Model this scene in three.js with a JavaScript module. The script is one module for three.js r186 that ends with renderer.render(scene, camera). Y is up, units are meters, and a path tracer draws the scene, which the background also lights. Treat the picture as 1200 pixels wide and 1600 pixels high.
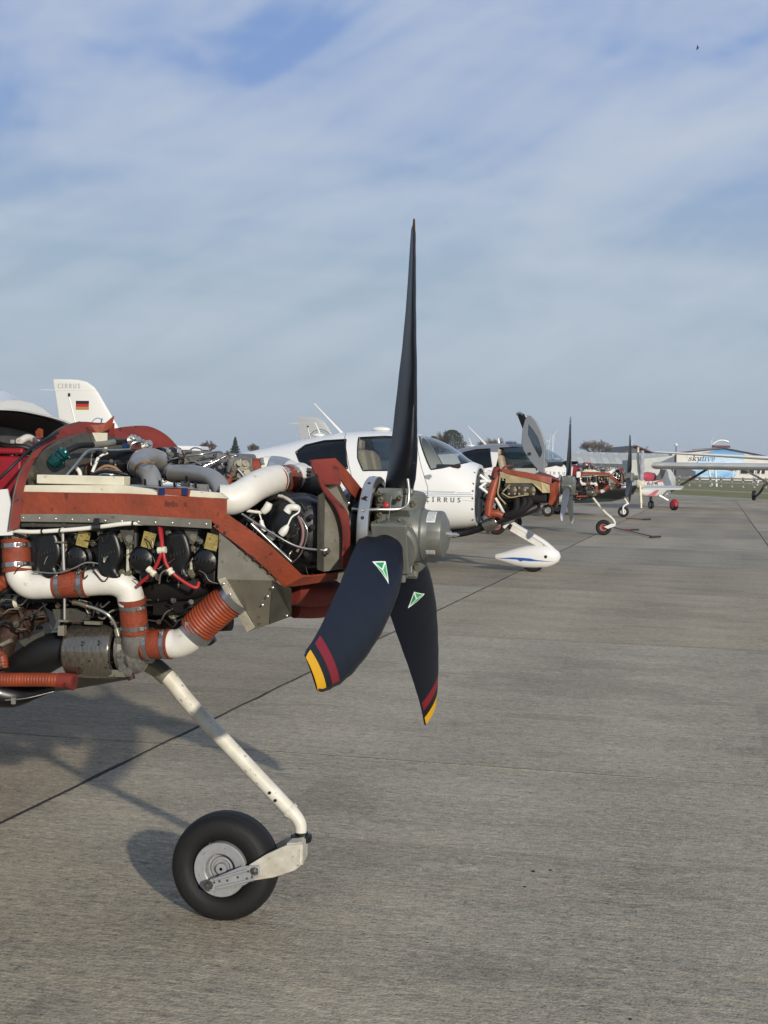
import * as THREE from 'three';
import { mergeGeometries, mergeVertices, toCreasedNormals } from 'three/addons/utils/BufferGeometryUtils.js';
import { RoundedBoxGeometry } from 'three/addons/geometries/RoundedBoxGeometry.js';
import { TextGeometry } from 'three/addons/geometries/TextGeometry.js';
import { FontLoader } from 'three/addons/loaders/FontLoader.js';
import { Brush, Evaluator, SUBTRACTION, INTERSECTION } from 'three-bvh-csg';

// ---------------------------------------------------------------- camera, sky, sun, exposure
const scene = new THREE.Scene();
const FPX = 2198;                                   // focal length in pixels of the 1200 x 1600 photograph
const camera = new THREE.PerspectiveCamera(2 * Math.atan(800 / FPX) * 180 / Math.PI, 0.75, 0.05, 20000);
camera.position.set(0, 1.42, 0);
camera.rotation.order = 'YXZ';
camera.rotation.set(-Math.atan(68 / FPX), 0, 0.021);
camera.updateMatrixWorld(true);
const renderer = new THREE.WebGLRenderer({ antialias: true });
renderer.toneMapping = THREE.LinearToneMapping;
renderer.toneMappingExposure = 1.0;
renderer.shadowMap.enabled = true;
const SUN = new THREE.Vector3(0.354, 0.292, 0.89).normalize();
const sun = new THREE.DirectionalLight(new THREE.Color().setRGB(1, 0.925, 0.81), 4.35);
sun.position.copy(SUN).multiplyScalar(60).add(new THREE.Vector3(0, 0, -20));
sun.target.position.set(0, 0, -20);
sun.castShadow = true;
sun.shadow.camera.left = -60; sun.shadow.camera.right = 60; sun.shadow.camera.top = 60; sun.shadow.camera.bottom = -60; sun.shadow.camera.far = 200;
sun.shadow.mapSize.set(4096, 4096); sun.shadow.radius = 2;
scene.add(sun, sun.target);

// seeded random numbers and tiling noise
let seedState = 12345;
const rnd = () => { seedState = (Math.imul(seedState, 1664525) + 1013904223) >>> 0; return seedState / 4294967296; };
const rr = (a, b) => a + (b - a) * rnd();
const hash = (x, y, s) => { let h = Math.imul(x, 374761393) ^ Math.imul(y, 668265263) ^ Math.imul(s, 974634221); h = Math.imul(h ^ (h >>> 13), 1274126177); return ((h ^ (h >>> 16)) >>> 0) / 4294967296; };
const sm = (t) => t * t * (3 - 2 * t);
function vnoise(x, y, per, s) {                      // value noise, periodic in per cells
  const xi = Math.floor(x), yi = Math.floor(y), fx = sm(x - xi), fy = sm(y - yi), w = (v) => ((v % per) + per) % per;
  const a = hash(w(xi), w(yi), s), b = hash(w(xi + 1), w(yi), s), c = hash(w(xi), w(yi + 1), s), d = hash(w(xi + 1), w(yi + 1), s);
  return a + (b - a) * fx + (c - a) * fy + (a - b - c + d) * fx * fy;
}
function fbm(x, y, per, s, oct = 5, gain = 0.5) { let v = 0, a = 0.5, n = 0; for (let i = 0; i < oct; i++) { v += a * vnoise(x, y, per, s + i); n += a; x *= 2; y *= 2; per *= 2; a *= gain; } return v / n; }
const clamp01 = (v) => Math.min(1, Math.max(0, v)), mix = (a, b, t) => a + (b - a) * t, ss = (a, b, x) => sm(clamp01((x - a) / (b - a)));

// the sky: clear late-afternoon blue with sheets and streaks of thin cirrus
{
  const W = 2048, H = 1024, data = new Float32Array(W * H * 4), D2R = Math.PI / 180;
  const lin = (r, g, b) => new THREE.Color().setRGB(r / 255, g / 255, b / 255, THREE.SRGBColorSpace).toArray();
  const zen = lin(112, 138, 180), mid = lin(118, 152, 207), low = lin(164, 185, 200), hor = lin(166, 179, 187), cloud = lin(196, 206, 220);
  const G = (az, el, a0, e0, ra, re, tilt = 0) => { const da = az - a0, de = el - e0 - tilt * da; return Math.exp(-(da * da) / (ra * ra) - (de * de) / (re * re)); };
  for (let j = 0; j < H; j++) {
    const el = ((j + 0.5) / H - 0.5) * 180, ee = Math.max(el, 0);
    for (let i = 0; i < W; i++) {
      let az = ((i + 0.5) / W) * 360 - 90; if (az > 180) az -= 360;       // 0 = straight ahead, positive to the right
      const t1 = ss(0, 7, ee), t2 = ss(5, 17, ee), t3 = ss(16, 70, ee);
      const c = [0, 1, 2].map((k) => mix(mix(mix(hor[k], low[k], t1), mid[k], t2), zen[k], t3));
      // cirrus lies on a plane far overhead, its fibres drawn out along one heading
      const e2 = Math.sin((ee + 4) * D2R), px = Math.sin(az * D2R) * Math.cos(ee * D2R) / e2, pz = Math.cos(az * D2R) * Math.cos(ee * D2R) / e2;
      const wx = px + 0.5 * fbm(px * 0.6 + 9, pz * 0.6 + 3, 4096, 71, 4), wz = pz + 0.5 * fbm(px * 0.6 + 31, pz * 0.6 + 17, 4096, 77, 4);
      const u = wx * 0.94 + wz * 0.34, v = -wx * 0.34 + wz * 0.94;
      const veil = fbm(u * 0.6 + 40, v * 0.8 + 40, 4096, 5, 7, 0.6), fib = fbm(u * 1.1 + 90, v * 4.2 + 60, 4096, 15, 7, 0.66);
      const sa = az * 0.93 + el * 0.36, sb = -az * 0.36 + el * 0.93, wp = 1.6 * (fbm(sa * 0.08 + 70, sb * 0.14 + 70, 4096, 301, 4) - 0.5), fade = 1 - ss(120, 170, Math.abs(az));
      const sl = fbm(sa * 0.075 + 50 + wp, sb * 0.26 + 50 + wp, 4096, 311, 7, 0.6), wisp = fbm(sa * 0.22 + 20 + wp * 2, sb * 1.3 + 90 + wp * 3, 4096, 331, 6, 0.62);
      let d = 0.4 + 0.8 * (veil - 0.5) + 0.7 * (fib - 0.5) * ss(2, 8, ee) + fade * ss(-2, 6, ee) * (1.6 * (sl - 0.5) + 0.9 * (wisp - 0.5));
      d += 0.3 * G(az, el, 7, 14.5, 7, 4, 0.15) + 0.42 * G(az, el, -9, 12.9, 6, 1.2, 0.1) + 0.3 * G(az, el, -15, 16.5, 5, 2.5, 0) + 0.4 * G(az, el, 10.5, 8.2, 4.5, 0.5, -0.03) + 0.25 * G(az, el, -1, 10.5, 8, 2.6, 0.12) + 0.3 * G(az, el, 12, 13, 5, 0.7, 0.2);
      d -= 0.6 * G(az, el, -4.2, 16.6, 3.6, 1.8, 0.25) + 0.4 * G(az, el, -12, 11.2, 4, 1.0, 0.05) + 0.5 * G(az, el, 14, 9.9, 4.5, 1.7, 0.1) + 0.2 * G(az, el, -13, 14.6, 3, 0.8, 0.1);
      d = (1 - Math.exp(-1.25 * Math.max(0, d))) * 0.95 * ss(-1, 5, ee) + 0.06;
      const o = (j * W + i) * 4;
      for (let k = 0; k < 3; k++) data[o + k] = mix(c[k], cloud[k], d) * (el < -1 ? 0.5 : 1);
      data[o + 3] = 1;
    }
  }
  const t = new THREE.DataTexture(data, W, H, THREE.RGBAFormat, THREE.FloatType);
  t.mapping = THREE.EquirectangularReflectionMapping; t.magFilter = t.minFilter = THREE.LinearFilter; t.needsUpdate = true;
  scene.background = t; scene.environment = t;
}
scene.fog = new THREE.FogExp2(new THREE.Color().setRGB(0.42, 0.47, 0.52), 0.0002);

// ---------------------------------------------------------------- helpers
const V = (x, y, z) => new THREE.Vector3(x, y, z);
const rayDir = (px, py) => V((px - 600) / FPX, -(py - 800) / FPX, -1).applyQuaternion(camera.quaternion);
const at = (px, py, depth) => rayDir(px, py).multiplyScalar(depth).add(camera.position);
const onGround = (px, py, y = 0) => { const d = rayDir(px, py); return d.multiplyScalar((y - camera.position.y) / d.y).add(camera.position); };
class Frame {                                          // a thing's own axes: x forward, y up, z to its right-hand side
  constructor(o, yaw) { this.o = o; this.yaw = yaw; this.q = new THREE.Quaternion().setFromAxisAngle(V(0, 1, 0), -yaw); this.qi = this.q.clone().invert(); }
  ray(px, py) { return [camera.position.clone().sub(this.o).applyQuaternion(this.qi), rayDir(px, py).applyQuaternion(this.qi)]; }
  at(px, py, z = 0) { const [o, d] = this.ray(px, py); return d.multiplyScalar((z - o.z) / d.z).add(o); }
  atX(px, py, x = 0) { const [o, d] = this.ray(px, py); return d.multiplyScalar((x - o.x) / d.x).add(o); }
  group(name) { const g = new THREE.Group(); g.name = numbered(name); g.position.copy(this.o); g.rotation.y = -this.yaw; scene.add(g); return g; }
}
const taken = {};
const numbered = (n) => { taken[n] = (taken[n] ?? -1) + 1; return taken[n] ? `${n}_${String(taken[n]).padStart(3, '0')}` : n; };
const tag = (o, label, category, group) => { o.userData.label = label; o.userData.category = category; if (group) o.userData.group = group; return o; };
const structure = (o) => { o.userData.kind = 'structure'; return o; };
function clean(g) {
  let k = g.index ? g.toNonIndexed() : g;
  for (const a of Object.keys(k.attributes)) if (!['position', 'normal', 'uv'].includes(a)) k.deleteAttribute(a);
  if (!k.attributes.normal) k.computeVertexNormals();
  if (!k.attributes.uv) { const p = k.attributes.position, uv = new Float32Array(p.count * 2); for (let i = 0; i < p.count; i++) { uv[2 * i] = p.getX(i) + p.getZ(i) * 0.7; uv[2 * i + 1] = p.getY(i) + p.getZ(i) * 0.3; } k.setAttribute('uv', new THREE.BufferAttribute(uv, 2)); }
  k.morphAttributes = {}; k.clearGroups();
  return k;
}
function part(parent, name, geos, mat, label) {
  const list = (Array.isArray(geos) ? geos : [geos]).map(clean);
  const m = new THREE.Mesh(list.length > 1 ? mergeGeometries(list) : list[0], mat);
  m.name = parent === scene ? numbered(name) : name; m.castShadow = m.receiveShadow = true;
  if (label) m.userData.label = label;
  parent.add(m); return m;
}
const stuff = (m) => { m.userData.kind = 'stuff'; return m; };
const sub = (parent, name) => { const g = new THREE.Group(); g.name = name; parent.add(g); return g; };
// box uv in metres by the dominant direction of each face
function boxUV(g, s = 1) {
  g = g.index ? g.toNonIndexed() : g; const p = g.attributes.position, n = g.attributes.normal, uv = new Float32Array(p.count * 2);
  for (let i = 0; i < p.count; i++) { const a = Math.abs(n.getX(i)), b = Math.abs(n.getY(i)), c = Math.abs(n.getZ(i)); uv[2 * i] = (a > b && a > c ? p.getZ(i) : p.getX(i)) * s; uv[2 * i + 1] = (b > a && b > c ? p.getZ(i) : p.getY(i)) * s; }
  g.setAttribute('uv', new THREE.BufferAttribute(uv, 2)); return g;
}
const box = (w, h, d, x = 0, y = 0, z = 0, r = 0) => { const rad = r || Math.min(w, h, d) * 0.08; return boxUV(new RoundedBoxGeometry(w, h, d, 2, Math.min(rad, Math.min(w, h, d) * 0.49)).translate(x, y, z)); };
// a round section carried along a smooth path; rad is a number or a function of 0..1
function sweep(path, rad, { n = 0, m = 18, caps = true, tension = 0.5, flat = 1 } = {}) {
  const c = new THREE.CatmullRomCurve3(path, false, 'centripetal', tension), len = c.getLength();
  n = n || Math.max(6, Math.min(60, path.length * 8)); const fr = c.computeFrenetFrames(n, false), pos = [], uv = [], idx = [], R = typeof rad === 'function' ? rad : () => rad;
  for (let i = 0; i <= n; i++) {
    const p = c.getPointAt(i / n), r = R(i / n);
    for (let j = 0; j <= m; j++) { const a = j / m * Math.PI * 2, q = p.clone().addScaledVector(fr.normals[i], Math.cos(a) * r).addScaledVector(fr.binormals[i], Math.sin(a) * r * flat); pos.push(q.x, q.y, q.z); uv.push(i / n * len, a * r); }
  }
  for (let i = 0; i < n; i++) for (let j = 0; j < m; j++) { const a = i * (m + 1) + j, b = a + m + 1; idx.push(a, b, a + 1, b, b + 1, a + 1); }
  const g = new THREE.BufferGeometry(); g.setAttribute('position', new THREE.Float32BufferAttribute(pos, 3)); g.setAttribute('uv', new THREE.Float32BufferAttribute(uv, 2)); g.setIndex(idx); g.computeVertexNormals();
  const nn = g.attributes.normal; for (let i = 0; i <= n; i++) { const a = i * (m + 1), b = a + m, v = V(nn.getX(a) + nn.getX(b), nn.getY(a) + nn.getY(b), nn.getZ(a) + nn.getZ(b)).normalize(); nn.setXYZ(a, v.x, v.y, v.z); nn.setXYZ(b, v.x, v.y, v.z); }
  if (!caps) return g;
  const disc = (i, s) => { const p = c.getPointAt(i / n), r = R(i / n), q = [], ix = [], u2 = []; q.push(p.x, p.y, p.z); u2.push(0, 0); for (let j = 0; j <= m; j++) { const a = j / m * Math.PI * 2, k = p.clone().addScaledVector(fr.normals[i], Math.cos(a) * r).addScaledVector(fr.binormals[i], Math.sin(a) * r * flat); q.push(k.x, k.y, k.z); u2.push(Math.cos(a) * r, Math.sin(a) * r); if (j) s ? ix.push(0, j, j + 1) : ix.push(0, j + 1, j); } const d = new THREE.BufferGeometry(); d.setAttribute('position', new THREE.Float32BufferAttribute(q, 3)); d.setAttribute('uv', new THREE.Float32BufferAttribute(u2, 2)); d.setIndex(ix); d.computeVertexNormals(); return clean(d); };
  return mergeGeometries([clean(g), disc(0, 0), disc(n, 1)]);
}
const rod = (a, b, r, r2 = r, m = 12) => sweep([a, a.clone().lerp(b, 0.5), b], (t) => mix(r, r2, t), { n: 2, m });
// a turned body: profile of [along, radius] pairs about the line from a towards b
function turned(a, b, prof, m = 28) {
  const d = b.clone().sub(a).normalize(), g = new THREE.LatheGeometry(prof.map(([l, r]) => new THREE.Vector2(Math.max(r, 1e-4), l)), m);
  g.applyQuaternion(new THREE.Quaternion().setFromUnitVectors(V(0, 1, 0), d)); g.translate(a.x, a.y, a.z);
  return toCreasedNormals(g, 0.6);
}
// a sheet of metal or rubber through the given corners (a fan), with thickness
function sheet(pts, th = 0.004) {
  const n = V(0, 0, 0); for (let i = 0; i < pts.length; i++) { const a = pts[i], b = pts[(i + 1) % pts.length]; n.x += (a.y - b.y) * (a.z + b.z); n.y += (a.z - b.z) * (a.x + b.x); n.z += (a.x - b.x) * (a.y + b.y); } n.normalize();
  const f = pts.map((p) => p.clone().addScaledVector(n, th / 2)), k = pts.map((p) => p.clone().addScaledVector(n, -th / 2)), t = [];
  const ex = pts[1].clone().sub(pts[0]).normalize(), ey = n.clone().cross(ex), flat = pts.map((p) => new THREE.Vector2(p.clone().sub(pts[0]).dot(ex), p.clone().sub(pts[0]).dot(ey)));
  for (const [a, b, c] of THREE.ShapeUtils.triangulateShape(flat, [])) t.push(f[a], f[b], f[c], k[a], k[c], k[b]);
  for (let i = 0; i < pts.length; i++) { const j = (i + 1) % pts.length; t.push(f[i], k[i], k[j], f[i], k[j], f[j]); }
  const g = new THREE.BufferGeometry().setFromPoints(t); g.computeVertexNormals(); return boxUV(g);
}
// a ribbon bent along a row of [left, right] edge pairs, with thickness: rubber flaps and curved panels
function ribbon(pairs, th = 0.005, steps = 6) {
  const L = new THREE.CatmullRomCurve3(pairs.map((p) => p[0])), R = new THREE.CatmullRomCurve3(pairs.map((p) => p[1])), n = pairs.length * steps, grid = [];
  for (let i = 0; i <= n; i++) { const a = L.getPoint(i / n), b = R.getPoint(i / n), row = []; for (let j = 0; j <= 4; j++) row.push(a.clone().lerp(b, j / 4)); grid.push(row); }
  const nor = (i, j) => { const a = grid[Math.min(n, i + 1)][j].clone().sub(grid[Math.max(0, i - 1)][j]), b = grid[i][Math.min(4, j + 1)].clone().sub(grid[i][Math.max(0, j - 1)]); return a.cross(b).normalize(); };
  const pos = [], uv = [], idx = [], W = 5, N = (n + 1) * W; let len = 0; const lens = grid.map((r, i) => (len += i ? r[2].distanceTo(grid[i - 1][2]) : 0));
  for (const s of [1, -1]) for (let i = 0; i <= n; i++) for (let j = 0; j <= 4; j++) { const p = grid[i][j].clone().addScaledVector(nor(i, j), s * th / 2); pos.push(p.x, p.y, p.z); uv.push(lens[i], j / 4 * grid[i][0].distanceTo(grid[i][4])); }
  for (let i = 0; i < n; i++) for (let j = 0; j < 4; j++) { const a = i * W + j, b = a + W; idx.push(a, b, a + 1, b, b + 1, a + 1); idx.push(N + a, N + a + 1, N + b, N + b, N + a + 1, N + b + 1); }
  const edge = (a, b) => idx.push(a, N + a, b, b, N + a, N + b);
  for (let i = 0; i < n; i++) { edge(i * W, i * W + W); edge(i * W + 2 * W - 1, i * W + W - 1); }
  for (let j = 0; j < 4; j++) { edge(j + 1, j); edge(n * W + j, n * W + j + 1); }
  const g = new THREE.BufferGeometry(); g.setAttribute('position', new THREE.Float32BufferAttribute(pos, 3)); g.setAttribute('uv', new THREE.Float32BufferAttribute(uv, 2)); g.setIndex(idx);
  return toCreasedNormals(g, 0.9);
}
const plate = (pts, z, th, bev = 0.0012) => { const s = new THREE.Shape(pts.map((p) => new THREE.Vector2(p.x, p.y))); return new THREE.ExtrudeGeometry(s, { depth: th - 2 * bev, bevelEnabled: bev > 0, bevelThickness: bev, bevelSize: bev, bevelOffset: -bev, bevelSegments: 2, curveSegments: 10 }).translate(0, 0, z - th + bev); };
const hexBolt = (p, dir, r = 0.006, h = 0.006) => { const g = new THREE.CylinderGeometry(r, r, h, 6).translate(0, h / 2, 0), w = new THREE.CylinderGeometry(r * 1.45, r * 1.45, h * 0.3, 12).translate(0, h * 0.15, 0); const k = mergeGeometries([clean(g), clean(w)]); k.applyQuaternion(new THREE.Quaternion().setFromUnitVectors(V(0, 1, 0), dir.clone().normalize())); return k.translate(p.x, p.y, p.z); };
const rivet = (p, dir, r = 0.004) => { const g = new THREE.SphereGeometry(r, 8, 4, 0, Math.PI * 2, 0, Math.PI / 2).scale(1, 0.6, 1); g.applyQuaternion(new THREE.Quaternion().setFromUnitVectors(V(0, 1, 0), dir.clone().normalize())); return g.translate(p.x, p.y, p.z); };

// ---------------------------------------------------------------- materials
const srgb = (h) => new THREE.Color(h);
// tiling mottled texture between two tones with dark or pale flecks
function mottle(a, b, { size = 256, cells = 6, fleck = 0, fleckCol = '#000000', seed = 1, metres = 0.4, gain = 0.6, stretch = 1 } = {}) {
  const d = new Uint8Array(size * size * 4), A = srgb(a), B = srgb(b), C = srgb(fleckCol), tmp = new THREE.Color();
  for (let j = 0; j < size; j++) for (let i = 0; i < size; i++) {
    const t = clamp01((fbm(i / size * cells, j / size * cells * stretch, cells, seed, 5, gain) - 0.5) * 2.2 + 0.5); tmp.copy(A).lerp(B, t);
    if (fleck) { const f = fbm(i / size * cells * 3, j / size * cells * 3, cells * 3, seed + 50, 4, 0.65); if (f > 1 - fleck) tmp.lerp(C, ss(1 - fleck, 1.03 - fleck, f) * 0.75); }
    tmp.convertLinearToSRGB(); const o = (j * size + i) * 4; d[o] = tmp.r * 255; d[o + 1] = tmp.g * 255; d[o + 2] = tmp.b * 255; d[o + 3] = 255;
  }
  const t = new THREE.DataTexture(d, size, size); t.colorSpace = THREE.SRGBColorSpace; t.wrapS = t.wrapT = THREE.RepeatWrapping; t.magFilter = THREE.LinearFilter; t.minFilter = THREE.LinearMipmapLinearFilter; t.generateMipmaps = true; t.repeat.set(1 / metres, 1 / metres); t.needsUpdate = true; return t;
}
function grey(lo, hi, { size = 256, cells = 8, seed = 3, metres = 0.3, gain = 0.6 } = {}) {
  const d = new Uint8Array(size * size * 4);
  for (let j = 0; j < size; j++) for (let i = 0; i < size; i++) { const v = mix(lo, hi, clamp01((fbm(i / size * cells, j / size * cells, cells, seed, 5, gain) - 0.5) * 2 + 0.5)) * 255, o = (j * size + i) * 4; d[o] = d[o + 1] = d[o + 2] = v; d[o + 3] = 255; }
  const t = new THREE.DataTexture(d, size, size); t.wrapS = t.wrapT = THREE.RepeatWrapping; t.magFilter = THREE.LinearFilter; t.repeat.set(1 / metres, 1 / metres); t.needsUpdate = true; return t;
}
const std = (o) => new THREE.MeshStandardMaterial(o), phys = (o) => new THREE.MeshPhysicalMaterial(o);
const roughA = grey(0.3, 0.6, { seed: 21 }), bumpA = grey(0, 1, { seed: 33, cells: 16, metres: 0.2 });
const M = {
  white: phys({ color: srgb('#d6d5d0'), roughness: 0.3, clearcoat: 0.5, clearcoatRoughness: 0.15 }),
  pipeWhite: std({ map: mottle('#d8d5cb', '#cbc7bb', { seed: 4, fleck: 0.24, fleckCol: '#a59b88', metres: 0.35 }), roughness: 0.42 }),
  strut: std({ map: mottle('#d3cfc1', '#c2bcab', { seed: 9, fleck: 0.3, fleckCol: '#8a8474', metres: 0.3 }), roughness: 0.45 }),
  rubber: std({ map: mottle('#8b3c20', '#72311a', { seed: 6, fleck: 0.28, fleckCol: '#4a1d12', metres: 0.5 }), roughness: 0.62, bumpMap: bumpA, bumpScale: 0.0008 }),
  rubberDark: std({ map: mottle('#7c2a1c', '#5f2016', { seed: 8, fleck: 0.3, fleckCol: '#2a100c', metres: 0.5 }), roughness: 0.7 }),
  hose: std({ map: mottle('#934021', '#79341b', { seed: 7, metres: 0.3 }), roughness: 0.5, bumpMap: bumpA, bumpScale: 0.0005 }),
  tin: std({ map: mottle('#8f8a7b', '#7c786b', { seed: 11, fleck: 0.26, fleckCol: '#5a564c', metres: 0.35 }), metalness: 0.45, roughness: 0.5, roughnessMap: roughA }),
  tinDark: std({ map: mottle('#57554c', '#47453e', { seed: 12, fleck: 0.3, fleckCol: '#3a3730', metres: 0.35 }), metalness: 0.4, roughness: 0.55 }),
  steel: std({ map: mottle('#bdb9b2', '#a5a199', { seed: 13, metres: 0.25 }), metalness: 0.9, roughness: 0.36, roughnessMap: roughA }),
  pipeSilver: std({ map: mottle('#a8a49c', '#9b978f', { seed: 41, fleck: 0.2, fleckCol: '#7a766f', metres: 0.3 }), metalness: 0.62, roughness: 0.38 }),
  band: std({ color: srgb('#a9a9aa'), metalness: 0.95, roughness: 0.3 }),
  bright: std({ color: srgb('#c9c6be'), metalness: 0.9, roughness: 0.28 }),
  brass: std({ color: srgb('#8b8470'), metalness: 0.85, roughness: 0.4 }),
  cast: std({ map: mottle('#8d8a84', '#77746d', { seed: 14, fleck: 0.25, fleckCol: '#4f4c46', metres: 0.15 }), metalness: 0.55, roughness: 0.5, bumpMap: bumpA, bumpScale: 0.001 }),
  shield: std({ map: mottle('#8c867b', '#6f6a60', { seed: 16, fleck: 0.24, fleckCol: '#4d3f33', metres: 0.2, stretch: 3 }), metalness: 0.8, roughness: 0.42, roughnessMap: roughA }),
  black: phys({ color: srgb('#080808'), roughness: 0.38, clearcoat: 0.15 }),
  satinBlack: std({ map: mottle('#0e0e0e', '#080809', { seed: 17, metres: 0.3 }), roughness: 0.55 }),
  soot: std({ map: mottle('#1c1714', '#0f0d0b', { seed: 18, metres: 0.25 }), roughness: 0.75, metalness: 0.3 }),
  rust: std({ map: mottle('#4b372c', '#34251e', { seed: 19, metres: 0.2, fleck: 0.3, fleckCol: '#6b4a37' }), roughness: 0.7, metalness: 0.4 }),
  hub: std({ map: mottle('#686a64', '#5f615c', { seed: 22, fleck: 0.2, fleckCol: '#4b4d48', metres: 0.3 }), roughness: 0.42, metalness: 0.15 }),
  tyre: std({ map: mottle('#0e0d0d', '#0a0a09', { seed: 23, fleck: 0.26, fleckCol: '#211f1d', metres: 0.25 }), roughness: 0.72 }),
  rim: std({ map: mottle('#9fa0a0', '#939494', { seed: 24, fleck: 0.22, fleckCol: '#60605e', metres: 0.2 }), roughness: 0.45, metalness: 0.3 }),
  alloy: std({ map: mottle('#d2cdbf', '#b3ac99', { seed: 25, fleck: 0.3, fleckCol: '#8c8069', metres: 0.2, cells: 5 }), metalness: 0.25, roughness: 0.45 }),
  redWire: std({ color: srgb('#9c1f22'), roughness: 0.45 }),
  redBox: std({ map: mottle('#8e1524', '#7a101d', { seed: 26, metres: 0.4 }), roughness: 0.5 }),
  cream: std({ map: mottle('#d4cfb9', '#c4bea6', { seed: 27, fleck: 0.27, fleckCol: '#a69c80', metres: 0.3 }), roughness: 0.6 }),
  whiteWire: std({ color: srgb('#d9d5c9'), roughness: 0.5 }),
  teal: phys({ color: srgb('#0e4b4a'), roughness: 0.25, metalness: 0.5, clearcoat: 0.6 }),
  blue: std({ color: srgb('#14305f'), roughness: 0.4, metalness: 0.3 }),
  firewall: std({ map: mottle('#6d6d67', '#595955', { seed: 28, metres: 0.5 }), metalness: 0.4, roughness: 0.6 }),
  greyGlass: phys({ color: srgb('#9aa3aa'), roughness: 0.05, transmission: 0.95, thickness: 0, ior: 1.45 }),
  glass: phys({ color: srgb('#eef1f1'), roughness: 0.04, transmission: 1, thickness: 0, ior: 1.45 }),
  tint: phys({ color: srgb('#0d1013'), roughness: 0.05, transmission: 0.35, thickness: 0, ior: 1.45 }),
  seat: std({ map: mottle('#a1937d', '#8d806b', { seed: 29, metres: 0.3 }), roughness: 0.7 }),
  dark: std({ color: srgb('#1a1a1b'), roughness: 0.8 }),
  gold: std({ map: mottle('#b3a263', '#8d7b40', { seed: 30, metres: 0.05, cells: 4, fleck: 0.35, fleckCol: '#5c4e25' }), metalness: 0.4, roughness: 0.5 }),
  label: std({ color: srgb('#d8d8d4'), roughness: 0.6 }),
  sealant: std({ map: mottle('#262321', '#171514', { seed: 31, metres: 0.3 }), roughness: 0.85 }),
  silver: phys({ color: srgb('#9a9da0'), roughness: 0.32, metalness: 0.35, clearcoat: 0.5 }),
  bladeGrey: std({ map: mottle('#6c6f73', '#5d6064', { seed: 40, metres: 0.2 }), metalness: 0.4, roughness: 0.42 }),
};
// ---------------------------------------------------------------- the ground
const ROW = 13.3 * Math.PI / 180;                       // heading of the aircraft line and the slab joints, to the right of straight ahead
const rowDir = V(Math.sin(ROW), 0, -Math.cos(ROW)), acrossDir = V(Math.cos(ROW), 0, Math.sin(ROW));
const slabPoint = (a, r, y = 0) => acrossDir.clone().multiplyScalar(a).addScaledVector(rowDir, r).setY(y);
const concrete = [], concreteBump = [];
{
  const S = 2048, metres = 4.4;
  const blur = (src, rx, ry) => {                       // wrapped running box blur
    let a = src, b = new Float32Array(S * S);
    if (rx) { for (let j = 0; j < S; j++) { let s = 0; const o = j * S; for (let k = -rx; k <= rx; k++) s += a[o + ((k + S) % S)]; for (let i = 0; i < S; i++) { b[o + i] = s / (2 * rx + 1); s += a[o + ((i + rx + 1) % S)] - a[o + ((i - rx + S) % S)]; } } a = b; b = new Float32Array(S * S); }
    if (ry) { for (let i = 0; i < S; i++) { let s = 0; for (let k = -ry; k <= ry; k++) s += a[((k + S) % S) * S + i]; for (let j = 0; j < S; j++) { b[j * S + i] = s / (2 * ry + 1); s += a[((j + ry + 1) % S) * S + i] - a[((j - ry + S) % S) * S + i]; } } a = b; }
    return a;
  };
  const unit = (f) => { let m = 0, v = 0; for (const x of f) m += x; m /= f.length; for (const x of f) v += (x - m) ** 2; v = Math.sqrt(v / f.length); return f.map((x) => (x - m) / v); };
  const noise = () => { const f = new Float32Array(S * S); for (let i = 0; i < f.length; i++) f[i] = rnd(); return f; };
  const grain = unit(blur(noise(), 1, 1)), streak = unit(blur(blur(noise(), 5, 1), 4, 1)), long = unit(blur(blur(noise(), 60, 3), 30, 2)), spot = unit(blur(blur(noise(), 3, 3), 3, 3));
  const d = new Uint8Array(S * S * 4), h = new Uint8Array(S * S * 4), A = [0.298, 0.254, 0.18];
  for (let j = 0; j < S; j++) for (let i = 0; i < S; i++) {
    const k = j * S + i, o = k * 4, big = fbm(i / S * 3, j / S * 5, 1, 401, 6, 0.62) - 0.5 + 0.5 * (vnoise(i / S * 3, j / S * 4, 12, 11) - 0.5) * 0;
    let v = 1 + 0.15 * grain[k] + 0.12 * streak[k] + 0.045 * long[k] + 0.05 * spot[k] + 0.75 * big; v *= 1 - 0.16 * ss(0.56, 0.63, fbm(i / S * 4 + 2, j / S * 7 + 5, 28, 501, 6, 0.6));
    if (spot[k] > 3.6) v *= 0.6;
    v = Math.max(0.3, v); const warm = 0.012 * long[k];
    for (let c = 0; c < 3; c++) { const l = clamp01(A[c] * v * (c === 0 ? 1 + warm : c === 2 ? 1 - warm : 1)); d[o + c] = 255 * (l <= 0.0031308 ? 12.92 * l : 1.055 * l ** (1 / 2.4) - 0.055); }
    d[o + 3] = 255; const b = clamp01(0.5 + 0.16 * grain[k] + 0.1 * streak[k]); h[o] = h[o + 1] = h[o + 2] = b * 255; h[o + 3] = 255;
  }
  const mk = (data, col) => { const t = new THREE.DataTexture(data, S, S); if (col) t.colorSpace = THREE.SRGBColorSpace; t.wrapS = t.wrapT = THREE.RepeatWrapping; t.magFilter = THREE.LinearFilter; t.minFilter = THREE.LinearMipmapLinearFilter; t.generateMipmaps = true; t.anisotropy = 8; t.repeat.set(1 / metres, 1 / metres); t.needsUpdate = true; return t; };
  concrete.push(mk(d, true)); concreteBump.push(mk(h, false));
}
const slabMats = ['#ffffff', '#f2eee9', '#eaebec', '#fffaf2', '#e3e1de'].map((c) => std({ map: concrete[0], color: srgb(c), roughness: 0.9, bumpMap: concreteBump[0], bumpScale: 0.002 }));
const edgeA = onGround(1030, 771), edgeB = onGround(1200, 780);
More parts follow.
